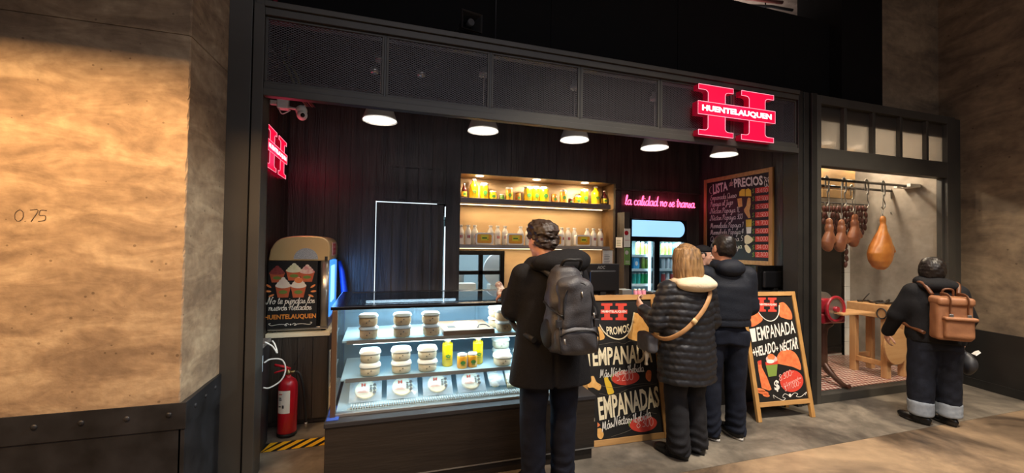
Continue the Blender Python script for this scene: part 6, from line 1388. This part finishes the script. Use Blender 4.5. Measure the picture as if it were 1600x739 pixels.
def head_prims(c, s, M):
    def P(x, y, z): return tuple(np.array(c) + M @ (np.array((x, y, z)) * s))
    def E_(x, y, z, a, b, d, k): return ('ell', P(x, y, z), (a * s, b * s, d * s), k * s, M)
    add = [E_(0, -.012, .03, .077, .097, .088, .02), E_(0, .032, -.03, .060, .064, .085, .03), E_(0, .066, -.098, .028, .024, .02, .025),
           E_(.038, .055, -.028, .022, .022, .022, .02), E_(-.038, .055, -.028, .022, .022, .022, .02),
           ('cap', P(0, .094, .012), P(0, .116, -.03), .008 * s, .0125 * s, .012 * s), E_(.011, .105, -.034, .008, .009, .007, .008), E_(-.011, .105, -.034, .008, .009, .007, .008),
           ('cap', P(-.034, .082, .026), P(.034, .082, .026), .011 * s, .011 * s, .014 * s), E_(0, .092, -.060, .021, .012, .006, .006), E_(0, .091, -.070, .018, .012, .0065, .006)]
    for sg in (1, -1): add += [E_(sg * .079, -.006, -.004, .010, .022, .032, .008), E_(sg * .080, -.002, -.026, .008, .012, .012, .006)]
    cut = [E_(sg * .031, .098, .006, .017, .012, .011, .012) for sg in (1, -1)]
    return add, cut, P
def hand_prims(w, f, n, side, curl=(25, 30, 25), spread=1.0, s=1.0):
    f = Vector(f).normalized(); n = Vector(n); n = (n - f * n.dot(f)).normalized(); x = f.cross(n) * side
    w = Vector(w); M = np.array([[x[i], f[i], n[i]] for i in range(3)])
    out = [('box', tuple(w + f * .05 * s), (.041 * s, .048 * s, .014 * s), .012, .012 * s, M), ('cap', tuple(w - f * .02), tuple(w + f * .03), .027 * s, .028 * s, .02)]
    for i, (o, L, r) in enumerate(((.030, 1.0, .0085), (.0105, 1.1, .0088), (-.0095, 1.03, .0085), (-.029, .82, .0075))):
        p = w + x * o * s + f * .092 * s; a = 0; d0 = (f + x * (.10 * (1.2 - i) * spread * .5)).normalized()
        for ln, cu, rr in ((.042, curl[0], 1), (.026, curl[1], .93), (.021, curl[2], .85)):
            a += cu; d = d0 * math.cos(R(a)) + n * math.sin(R(a)); q = p + d * ln * L * s
            out.append(('cap', tuple(p), tuple(q), r * rr * s, r * rr * .93 * s, .004)); p = q
    p = w + f * .032 * s + x * .034 * s
    for ln, dv, r0, r1 in ((.042, f * .55 + x * .75 + n * .3, .0125, .0105), (.032, f * .8 + x * .4 + n * .45, .0105, .0095), (.026, f * .9 + x * .1 + n * .45, .0095, .008)):
        q = p + dv.normalized() * ln * s; out.append(('cap', tuple(p), tuple(q), r0 * s, r1 * s, .008)); p = q
    return out
def person(label, base, a, H, arms, legs, head, skin='skin', eyes=False):
    t = thing('person', label, 'person', (base[0], base[1], 0), rz=-R(a)); ORG[t.name] = Vector((0, 0, 0)); s = H / 1.75
    (hx, hy, hz), hy_, hp = head; M = rotm(hy_, hp); hp_, hc_, P = head_prims((hx, hy, hz), s, M)
    pr = [('loft', [(.84 * s, 0, -.005, .14 * s, .095 * s), (1.0 * s, 0, 0, .14 * s, .095 * s), (1.12 * s, 0, 0, .12 * s, .09 * s), (1.30 * s, 0, 0, .15 * s, .10 * s), (1.41 * s, 0, 0, .13 * s, .085 * s), (1.46 * s, 0, 0, .07 * s, .06 * s)], 2.2, .03),
          ('cap', (0, -.005, 1.42 * s), tuple(np.array((hx, hy, hz)) + M @ np.array((0, -.02 * s, -.06 * s))), .058 * s, .052 * s, .03)]
    for k, (sh, el, wr, fd, nd, cu) in arms.items():
        pr += [('cap', sh, el, .048 * s, .038 * s, .03), ('cap', el, wr, .037 * s, .026 * s, .02)] + hand_prims(wr, fd, nd, 1 if k == 'L' else -1, cu, s=s * .98)
    for k, (hip, kn, an, toe) in legs.items():
        tv = Vector((math.sin(R(toe)), math.cos(R(toe)), 0)); an_ = Vector(an)
        pr += [('cap', hip, kn, .080 * s, .052 * s, .04), ('cap', kn, an, .050 * s, .034 * s, .03), ('cap', tuple(an_ - tv * .03 + Vector((0, 0, -.035))), tuple(an_ + tv * .12 + Vector((0, 0, -.048))), .034 * s, .024 * s, .02)]
    softobj('body', pr + hp_, .0065, skin, t, cuts=hc_)
    if eyes:
        b = MB()
        for sg in (1, -1): b.ell(P(sg * .031, .084, .005), (.0125 * s,) * 3, 12, 0); b.ell(P(sg * .031, .094, .005), (.006 * s,) * 3, 10, 1); b.tube([P(sg * .016, .098, .027), P(sg * .034, .097, .031), P(sg * .047, .088, .026)], [.003, .004, .002], 6, 1)
        b.build('eyes', ['eyew', 'eyed'], t, local=True); b = MB(); b.ell(P(0, .099, -.065), (.018 * s, .007 * s, .006 * s), 10, rot=Matrix(M.tolist())); b.build('lips', 'lipm', t, local=True)
    return t, M, P, s
def shoe(t, an, toe, L=.285, w=.046, sole='sole', up='shoe', lace=False):
    tv = np.array((math.sin(R(toe)), math.cos(R(toe)), 0)); rv = np.array((tv[1], -tv[0], 0)); c = np.array((an[0], an[1], 0)) + tv * .055
    M = np.stack([rv, tv, (0, 0, 1)], 1)
    pr = [('ell', tuple(c + tv * .05 + (0, 0, .035)), (w, L * .36, .036), .03, M), ('ell', tuple(c - tv * .07 + (0, 0, .045)), (w * .84, .07, .045), .03, M), ('cap', tuple(c - tv * .06 + (0, 0, .05)), tuple(np.array(an) + (0, 0, .0)), .043, .042, .03), ('ell', tuple(c + (0, 0, .012)), (w * .95, L * .5, .02), .02, M)]
    o = softobj('shoe', pr, .007, up, t, post=lambda P, F: np.maximum(F, .014 - P[2]))
    b = MB(); pts = []
    for i in range(28):
        an_ = 2 * math.pi * i / 28; x, y = math.cos(an_), math.sin(an_)
        wd = w * (1.03 if y > -.2 else .9); q = c[:2] + rv[:2] * x * wd + tv[:2] * (y * L * .5); pts.append((q[0], q[1]))
    b.poly(Frame((0, 0, 0), (1, 0, 0), (0, 1, 0)), pts, .001, .022, smooth=True); b.build('sole', sole, o, local=True)
    if lace:
        b = MB()
        for k in range(4):
            q = c + tv * (.015 + .025 * k) + np.array((0, 0, .078 - .008 * k)); b.tube([tuple(q - rv * .022), tuple(q + (0, 0, .004)), tuple(q + rv * .022)], .003, 5)
        b.build('laces', 'wsole', o, local=True)
    return o
def leg(hip, kn, an, r0, r1, r2, hem=.035):
    z = lambda p: p[2]
    return ('loft', [(hem, an[0], an[1] + .005, r2, r2 * 1.12), (an[2] + .05, an[0], an[1], r2, r2 * 1.1), (kn[2] - .12, (an[0] + kn[0]) / 2, (an[1] + kn[1]) / 2, r1 * .98, r1 * 1.04), (kn[2], kn[0], kn[1], r1, r1 * 1.06), ((kn[2] + hip[2]) / 2, (kn[0] + hip[0]) / 2, (kn[1] + hip[1]) / 2, (r0 + r1) / 2, (r0 + r1) / 2 * 1.08), (hip[2] + .04, hip[0], hip[1], r0, r0 * 1.1)], 2.1, .03)
def folds(amp, f, seed, zl=1.0):
    return lambda P, F: F + amp * wob([P[0], P[1], P[2] * zl], f, seed)
def trousers(t, legs, r0, r1, r2, material, seed, waist, hem=.04):
    pr = [leg(l[0], l[1], l[2], r0, r1, r2, hem) for l in legs.values()] + [('loft', [(legs['L'][0][2] - .06, 0, -.01, .16, .115), (waist - .02, 0, 0, .165, .12), (waist, 0, 0, .16, .115)], 2.3, .04)]
    def post(P, F):
        w = wob([P[0], P[1], P[2] * 1.6], 22, seed) * .006; low = np.clip((.30 - P[2]) / .25, 0, 1)
        return F + w + low * .007 * np.sin(P[2] * 95 + 4 * np.sin(P[0] * 20 + P[1] * 17))
    return softobj('trousers', pr, .01, material, t, post)

# 1: customer with the charcoal backpack
H = 1.77
arms = {'L': ((-.185, .01, 1.42), (-.245, .08, 1.19), (-.20, .37, 1.262), (.15, .95, -.12), (.2, 0, -1), (28, 35, 25)), 'R': ((.185, .01, 1.42), (.29, .04, 1.16), (.20, .28, 1.20), (-.2, .95, .0), (-.3, 0, -1), (28, 35, 25))}
legs = {'L': ((-.10, .0, .90), (-.10, .03, .49), (-.10, .015, .085), -8), 'R': ((.10, .0, .90), (.115, .04, .49), (.12, .045, .085), 14)}
t, M, P, s = person('person in a black hooded coat and navy jeans leaning on the case top', (1.075, 2.535), 3, H, arms, legs, ((-.04, .085, 1.655), -22, -8))
for k, l in legs.items(): shoe(t, l[2], l[3])
trousers(t, legs, .105, .084, .074, 'jeans', 11, .98)
pr = [('loft', [(.73, .01, 0, .275, .165), (.95, .005, 0, .25, .155), (1.18, 0, 0, .215, .145), (1.33, 0, .01, .215, .142), (1.42, 0, .015, .18, .118), (1.48, -.005, .03, .10, .09), (1.52, -.015, .05, .085, .085)], 2.3, .03)]
for k in 'LR': a_ = arms[k]; pr += [('cap', a_[0], a_[1], .080, .068, .04), ('cap', a_[1], tuple(np.array(a_[1]) * .06 + np.array(a_[2]) * .94), .067, .052, .03)]
def coatpost(P, F):
    F = F + .006 * wob([P[0], P[1], P[2] * .6], 16, 5); return F + .012 * np.exp(-((P[0] + .02) / .012) ** 2) * (P[1] < -.05) * (P[2] < 1.0)
softobj('coat', pr, .011, 'wool', t, coatpost)
softobj('hood', [('ell', (.03, -.11, 1.505), (.19, .11, .08), .03), ('ell', (-.05, .03, 1.475), (.14, .12, .055), .04), ('ell', (.11, -.09, 1.54), (.12, .09, .055), .04), ('ell', (-.10, .03, 1.50), (.055, .09, .05), .03)], .010, 'wool', t, folds(.007, 26, 9))
hc = np.array((-.03, .085, 1.655)) 
def hair(name, parts, cut, material, amp, f, seed, h=.006, zl=1.0, extra=None):
    def post(P, F):
        F = F + amp * wob([P[0], P[1], P[2] * zl], f, seed) + amp * .6 * wob([P[0], P[1], P[2] * zl], f * 2.3, seed + 1)
        return extra(P, F) if extra else F
    return softobj(name, parts, h, material, t, post, cut)
def HE(x, y, z, a, b, c, k): return ('ell', P(x, y, z), (a * s, b * s, c * s), k * s, M)
hair('hair', [HE(0, -.018, .045, .093, .110, .092, .02), HE(0, -.055, -.01, .080, .068, .075, .03), HE(0, .03, .098, .07, .07, .035, .03)], [HE(0, .115, -.03, .095, .10, .085, .02), HE(0, -.03, -.115, .10, .10, .05, .02), HE(.09, .008, -.032, .02, .026, .036, .012), HE(-.09, .008, -.032, .02, .026, .036, .012)], 'brownhair', .013, 70, 4)
# his backpack
def pack(name, label, person_t, base, a, off):
    o = thing(name, label, 'backpack', (0, 0, 0), rz=-R(a)); c, s_ = math.cos(R(-a)), math.sin(R(-a))
    o.location = (base[0] + c * off[0] - s_ * off[1], base[1] + s_ * off[0] + c * off[1], off[2]); ORG[o.name] = Vector(off); return o
k = pack('backpack', 'charcoal black hiking backpack worn over the black hooded coat', t, (1.075, 2.535), 3, (.03, -.28, .96)); O = (.03, -.28, .96)
softobj('main_bag', [('loft', [(.985, .03, -.25, .11, .09), (1.005, .03, -.255, .138, .115), (1.09, .028, -.26, .150, .125), (1.28, .02, -.255, .140, .115), (1.40, .012, -.245, .118, .10), (1.47, .005, -.235, .088, .08), (1.50, .005, -.23, .055, .05)], 2.5, .03)], .009, 'packcloth', k, folds(.011, 30, 21), loc=O)
softobj('front_pocket', [('box', (.022, -.36, 1.275), (.104, .05, .15), .03, .045), ('ell', (.02, -.345, 1.38), (.088, .05, .06), .04)], .009, 'packcloth', k, folds(.010, 36, 23), loc=O)
softobj('lower_pocket', [('box', (.03, -.355, 1.08), (.132, .065, .085), .03, .055)], .009, 'packcloth', k, folds(.011, 34, 25), loc=O)
for sg in (-1, 1): softobj('side_pocket', [('ell', (.03 + sg * .14, -.25, 1.10), (.03, .075, .09), .03)], .009, 'packdark', k, folds(.004, 40, 27), loc=O)
def strap(nm, pts, r, parent, material='packdark', n=10): b = MB(); b.tube(catmull(pts, 6), r, n, 0); return b.build(nm, material, parent)
for sg in (-1, 1):
    strap('shoulder_strap', [(.03 + sg * .09, -.19, 1.43), (.02 + sg * .13, -.11, 1.475), (sg * .155, .02, 1.475), (sg * .165, .12, 1.40), (sg * .18, .165, 1.25), (sg * .235, .09, 1.10), (.03 + sg * .19, -.16, 1.04)], .020, k)
    strap('compression_strap', [(.025 + sg * .14, -.20, 1.28), (.025 + sg * .13, -.33, 1.25), (.025 + sg * .10, -.405, 1.22)], .008, k)
    b = MB(); b.box(.025 + sg * .115 - .016, .025 + sg * .115 + .016, -.40, -.375, 1.155, 1.20); b.build('buckle', 'darkgrey', k, .004)
    strap('cord', [(.025 + sg * .115, -.40, 1.16), (.025 + sg * .12, -.415, 1.10), (.025 + sg * .11, -.42, 1.02)], .004, k, 'packdark', 6)
strap('haul_loop', [(-.03, -.25, 1.48), (-.02, -.29, 1.53), (.04, -.30, 1.535), (.09, -.28, 1.53), (.09, -.25, 1.48)], .010, k)
strap('zip', [(-.065, -.40, 1.20), (-.068, -.405, 1.32), (-.03, -.40, 1.39), (.02, -.40, 1.41), (.07, -.40, 1.39), (.108, -.405, 1.32), (.108, -.40, 1.22)], .0045, k, 'black', 6)
strap('zip', [(-.09, -.405, 1.11), (-.05, -.42, 1.135), (.03, -.425, 1.145), (.11, -.42, 1.135), (.15, -.40, 1.10)], .0045, k, 'black', 6)
for x, y, z in ((.035, -.417, 1.36), (.11, -.415, 1.24), (-.07, -.425, 1.10)): MB().tube([(x, y, z), (x + .004, y - .004, z - .03)], .005, 6).build('zip_pull', 'alu', k)
# what he holds at the counter
q = onZ(786, 464, 1.21); t_ = thing('paper_wrapper', 'crumpled pale printed wrapper on the case top at the coat wearer\'s hand', 'wrapper', (q.x, q.y, 1.2))
softobj('wrapper', [('ell', (q.x - .005, q.y, 1.235), (.05, .05, .034), .02), ('ell', (q.x + .03, q.y + .02, 1.23), (.04, .05, .03), .02), ('cap', (q.x, q.y + .03, 1.24), (q.x - .02, q.y + .05, 1.30), .02, .03, .02)], .006, mat('printed_wrapper', '#c9c3bc', .6, var=(32, '#8d6f66', .06)), t_, lambda P, F: np.maximum(F + .006 * wob(P, 70, 2), 1.2005 - P[2]), world=True)

# 2: customer with blond bob and quilted coat
H = 1.64; base = (2.315, 2.71); a = 4
arms = {'L': ((-.175, .0, 1.285), (-.255, .02, 1.03), (-.27, .20, 1.11), (-.05, .75, .6), (.9, -.1, .1), (30, 40, 30)), 'R': ((.175, .0, 1.285), (.25, .03, 1.03), (.15, .22, 1.10), (-.4, .9, .2), (-.5, 0, -.8), (35, 40, 30))}
legs = {'L': ((-.085, .0, .83), (-.085, .02, .46), (-.09, -.03, .085), -28), 'R': ((.085, .0, .83), (.09, .03, .46), (.10, .02, .085), -18)}
t, M, P, s = person('person with a streaked blond bob in a long black quilted coat with a beige hood', base, a, H, arms, legs, ((.0, .03, 1.52), -8, -3), 'skin2')
for kk, l in legs.items(): shoe(t, l[2], l[3], .265, .045)
trousers(t, legs, .098, .082, .082, 'trouser', 31, .92)
pr = [('loft', [(.575, 0, 0, .225, .155), (.78, 0, 0, .228, .158), (1.0, 0, 0, .205, .145), (1.15, 0, 0, .205, .145), (1.26, 0, 0, .19, .128), (1.33, 0, .0, .13, .10), (1.375, 0, .01, .085, .08)], 2.3, .03)]
for kk in 'LR': a_ = arms[kk]; pr += [('cap', a_[0], a_[1], .076, .068, .03), ('cap', a_[1], tuple(np.array(a_[1]) * .10 + np.array(a_[2]) * .90), .066, .050, .02)]
def quilt(P, F):
    z = P[2] + .006 * np.sin(P[0] * 21 + 1) + .005 * np.sin(P[1] * 27)
    q = np.abs(np.sin(math.pi * z / .052)) ** .55
    return F - .009 * q + .004 + .004 * wob(P, 70, 33)
softobj('quilted_coat', pr, .009, 'puffer', t, quilt)
softobj('beige_hood', [('ell', (.02, -.09, 1.335), (.165, .105, .06), .03), ('ell', (.0, .0, 1.345), (.135, .11, .055), .03), ('ell', (.10, -.03, 1.36), (.06, .09, .05), .03), ('cap', (-.105, .08, 1.33), (-.16, .13, 1.22), .025, .016, .02), ('cap', (-.16, .13, 1.22), (-.19, .13, 1.06), .014, .012, .02)], .009, 'beige', t, folds(.006, 30, 35))
def strands(P, F): return F + .0016 * np.sin(95 * np.arctan2(P[1] - .02, P[0]) * .35 + 6 * np.sin(P[2] * 9))
hair('hair', [HE(0, -.012, .04, .094, .112, .100, .02), ('loft', [(1.345, .0, -.015, .095, .08), (1.38, 0, -.015, .116, .098), (1.45, 0, -.01, .117, .107), (1.53, 0, 0, .105, .108), (1.60, 0, .01, .085, .09)], 2.1, .03)], [HE(0, .125, -.045, .066, .085, .12, .02)], 'blond', .004, 60, 37, extra=strands, zl=.25)
k = pack('shoulder_bag', 'small grey shoulder bag on a tan strap at the quilted coat wearer\'s left hip', t, base, a, (-.27, .12, .78)); O = (-.27, .12, .78)
softobj('bag', [('box', (-.275, .12, .86), (.045, .10, .075), .02, .03)], .008, mat('grey_suede', '#55555a', .7, var=(20, '#6c6c70')), k, folds(.004, 40, 39), loc=O)
b = MB(); b.tube(catmull([(.15, -.06, 1.335), (.10, -.135, 1.26), (.02, -.172, 1.16), (-.08, -.178, 1.06), (-.17, -.155, .98), (-.245, -.08, .925), (-.275, .05, .93)], 7), .018, 10, flat=(0, -1, .2)); b.build('strap', mat('tan_strap', '#a57a4c', .6, var=(20, '#b98d5e')), k)
b = MB(); b.tube([(-.06, -.185, 1.085), (-.085, -.186, 1.06)], .021, 10, flat=(0, -1, .2)); b.build('strap_buckle', 'gold', k)
b = MB(); b.tube(catmull([(-.30, .08, .80), (-.305, .08, .74), (-.30, .09, .69)], 4), [.012, .018, .018, .016, .014, .012, .010, .012, .016], 8); b.build('tassel', 'beige', k)
wv = lambda p: Vector((base[0] + math.cos(R(a)) * p[0] + math.sin(R(a)) * p[1], base[1] - math.sin(R(a)) * p[0] + math.cos(R(a)) * p[1], p[2]))

# 3: customer in navy
H = 1.735; base = (2.815, 2.84); a = 22
arms = {'L': ((-.175, .0, 1.39), (-.225, .05, 1.12), (-.16, .25, 1.10), (.3, .9, .1), (.5, 0, -.8), (30, 40, 30)), 'R': ((.18, .0, 1.39), (.215, .02, 1.12), (.185, .19, .98), (-.1, .9, -.2), (-.8, 0, -.4), (30, 40, 30))}
legs = {'L': ((-.095, .0, .88), (-.10, .025, .48), (-.11, .0, .085), -30), 'R': ((.095, .0, .88), (.10, .03, .48), (.115, .045, .085), -12)}
t, M, P, s = person('person in a navy hooded jacket and dark jeans, turned to the worker', base, a, H, arms, legs, ((-.005, .03, 1.615), -14, -3))
for kk, l in legs.items(): shoe(t, l[2], l[3], .285, .047, 'wsole', 'shoe', True)
trousers(t, legs, .100, .082, .076, 'jeans', 41, 1.0)
pr = [('loft', [(.965, 0, 0, .205, .15), (1.0, 0, 0, .202, .15), (1.15, 0, 0, .205, .145), (1.30, 0, 0, .19, .14), (1.38, 0, 0, .155, .115), (1.44, 0, 0, .11, .09), (1.49, 0, .01, .08, .08)], 2.3, .03)]
for kk in 'LR': a_ = arms[kk]; pr += [('cap', a_[0], a_[1], .080, .068, .04), ('cap', a_[1], tuple(np.array(a_[1]) * .06 + np.array(a_[2]) * .94), .066, .050, .02)]
softobj('jacket', pr, .010, 'navy', t, lambda P, F: F + .006 * wob([P[0], P[1], P[2] * 1.4], 20, 43) + .007 * np.exp(-((P[2] - 1.02) / .008) ** 2))
softobj('hood', [('ell', (.01, -.085, 1.45), (.118, .075, .075), .03), ('ell', (0, .0, 1.46), (.105, .095, .055), .03), ('ell', (.095, .02, 1.47), (.035, .07, .055), .03), ('ell', (-.08, .02, 1.465), (.035, .07, .045), .03)], .009, 'navy', t, folds(.006, 28, 45))
hair('hair', [HE(0, -.016, .04, .086, .104, .088, .02), HE(0, -.05, -.015, .076, .066, .075, .03)], [HE(0, .118, -.035, .095, .10, .085, .02), HE(0, -.03, -.12, .10, .10, .05, .02), HE(.086, .012, -.02, .02, .034, .05, .015), HE(-.086, .012, -.02, .02, .034, .05, .015)], 'blackhair', .004, 70, 47)

# 4: the worker
H = 1.63; base = (3.66, 4.06); a = 140
arms = {'L': ((-.17, .0, 1.30), (-.22, .03, 1.05), (-.2, .12, .88), (.1, .4, -.8), (.4, 0, -.9), (25, 30, 20)), 'R': ((.17, .0, 1.30), (.22, .03, 1.05), (.2, .12, .88), (-.1, .4, -.8), (-.4, 0, -.9), (25, 30, 20))}
legs = {'L': ((-.085, .0, .83), (-.085, .02, .46), (-.09, .0, .085), -8), 'R': ((.085, .0, .83), (.085, .02, .46), (.09, .0, .085), 8)}
t, M, P, s = person('worker behind the counter in dark clothes and a black cap, face seen in profile', base, a, H, arms, legs, ((0, .03, 1.525), -12, 0), 'skin2', True)
for kk, l in legs.items(): shoe(t, l[2], l[3], .25, .043)
trousers(t, legs, .095, .075, .068, 'trouser', 51, .92)
pr = [('loft', [(.86, 0, 0, .18, .13), (1.05, 0, 0, .165, .125), (1.2, 0, 0, .175, .125), (1.30, 0, 0, .155, .11), (1.37, 0, 0, .085, .08)], 2.2, .03)]
for kk in 'LR': a_ = arms[kk]; pr += [('cap', a_[0], a_[1], .066, .056, .03), ('cap', a_[1], tuple(np.array(a_[1]) * .1 + np.array(a_[2]) * .9), .054, .042, .02)]
softobj('dark_top', pr, .010, 'trouser', t, folds(.005, 22, 53))
hair('hair', [HE(0, -.02, .025, .083, .102, .085, .02), HE(0, -.10, -.02, .04, .04, .045, .03)], [HE(0, .118, -.045, .095, .10, .10, .02), HE(0, -.02, -.10, .10, .09, .05, .02)], 'blackhair', .003, 60, 55)
softobj('cap', [HE(0, -.012, .062, .089, .108, .075, .02)], .006, 'trouser', t, lambda P_, F: np.maximum(F, P(0, 0, .045)[2] - P_[2]))

# 5: person with the tan backpack at the glass room
H = 1.56; base = (4.985, 2.53); a = 38
arms = {'L': ((-.165, .0, 1.235), (-.26, .06, .99), (-.275, .19, .80), (.0, .3, -.95), (.9, .1, 0), (20, 25, 20)), 'R': ((.165, .0, 1.235), (.24, .02, .99), (.25, .10, .775), (0, .3, -.95), (-.9, .1, 0), (30, 45, 35))}
legs = {'L': ((-.085, .0, .78), (-.10, .01, .43), (-.115, -.02, .08), -32), 'R': ((.085, .0, .78), (.10, .02, .43), (.115, .04, .08), -18)}
t, M, P, s = person('person with a tan backpack, black hoodie and rolled baggy jeans looking into the glass room', base, a, H, arms, legs, ((0, .025, 1.445), 20, -4), 'skin2')
for kk, l in legs.items(): shoe(t, l[2], l[3], .25, .045)
trousers(t, legs, .110, .097, .082, 'jeans2', 61, .88, .20)
for kk, l in legs.items():
    an = l[2]; softobj('rolled_cuff', [('loft', [(.085, an[0], an[1], .088, .095), (.10, an[0], an[1], .093, .10), (.20, an[0], an[1], .095, .102), (.215, an[0], an[1], .09, .096)], 2.1, .01)], .008, 'cuff', t, folds(.004, 40, 63))
pr = [('loft', [(.77, 0, 0, .205, .15), (.82, 0, 0, .212, .155), (1.0, 0, 0, .20, .145), (1.14, 0, 0, .20, .14), (1.23, 0, 0, .17, .115), (1.29, 0, 0, .105, .085), (1.325, 0, .01, .08, .075)], 2.3, .03)]
for kk in 'LR': a_ = arms[kk]; pr += [('cap', a_[0], a_[1], .078, .068, .04), ('cap', a_[1], tuple(np.array(a_[1]) * .04 + np.array(a_[2]) * .96), .066, .055, .02)]
softobj('hoodie', pr, .010, 'wool', t, folds(.007, 22, 65))
softobj('hood', [('ell', (0, -.07, 1.30), (.15, .085, .065), .03), ('ell', (0, .0, 1.315), (.135, .11, .055), .03), ('ell', (-.10, .0, 1.33), (.05, .08, .05), .03)], .009, 'wool', t, folds(.007, 28, 67))
hair('hair', [HE(-.006, -.016, .035, .104, .116, .102, .02), HE(-.006, -.045, -.03, .103, .088, .11, .04), HE(-.05, .0, -.07, .058, .075, .09, .03)], [HE(0, .135, -.03, .08, .085, .10, .02), HE(.105, .05, -.03, .035, .05, .05, .02)], 'blackhair', .004, 60, 69)
k = pack('backpack', 'tan square backpack with two straps and a flap pocket, by the glass room', t, base, a, (.0, -.24, .80)); O = (0, -.24, .80)
softobj('main_bag', [('box', (0, -.235, 1.02), (.124, .075, .185), .03, .03)], .009, 'tan', k, folds(.004, 22, 71), loc=O)
softobj('lid', [('box', (0, -.245, 1.178), (.128, .088, .038), .02, .028)], .009, 'tan', k, folds(.006, 26, 73), loc=O)
softobj('front_pocket', [('box', (.008, -.327, .95), (.10, .03, .088), .02, .022)], .009, 'tan', k, folds(.003, 26, 75), loc=O)
softobj('pocket_flap', [('box', (.008, -.344, 1.035), (.11, .034, .014), .01, .012)], .007, 'tan', k, folds(.003, 30, 77), loc=O)
for x in (-.055, .065):
    b = MB(); b.tube(catmull([(x, -.20, 1.238), (x, -.30, 1.238), (x, -.347, 1.20), (x, -.338, 1.12), (x, -.345, 1.04)], 6), .013, 8, flat=(1, 0, 0)); b.build('closing_strap', 'tan2', k)
    b = MB(); b.box(x - .014, x + .014, -.362, -.345, 1.045, 1.075); b.build('buckle', 'chrome', k, .003)
b = MB(); b.tube(catmull([(-.04, -.19, 1.22), (-.03, -.20, 1.275), (.03, -.20, 1.275), (.04, -.19, 1.22)], 5), .009, 8); b.build('handle', 'tan2', k)
for sg in (-1, 1): strap('shoulder_strap', [(sg * .09, -.16, 1.22), (sg * .125, -.09, 1.315), (sg * .135, .02, 1.31), (sg * .15, .13, 1.22), (sg * .17, .15, 1.08), (sg * .215, .06, .93), (sg * .15, -.16, .87)], .016, k, 'tan2')
k = pack('carrier_bag', 'dark crumpled bag with a white paper top beside the tan backpack wearer\'s right leg', t, base, a, (.30, .12, .40)); O = (.30, .12, .40)
softobj('bag', [('ell', (.295, .12, .56), (.055, .09, .10), .03), ('cap', (.285, .12, .62), (.268, .12, .685), .03, .012, .03)], .008, mat('dark_bag', '#2c2d31', .5), k, folds(.008, 34, 79), loc=O)
b = MB(); fr = Frame((.315, .06, .665), (.3, 1, 0), (.6, -.1, .5)); b.poly(fr, [(-.02, 0), (.08, -.01), (.10, .03), (.07, .05), (.0, .045)], 0, .008); b.build('paper', 'white', k)
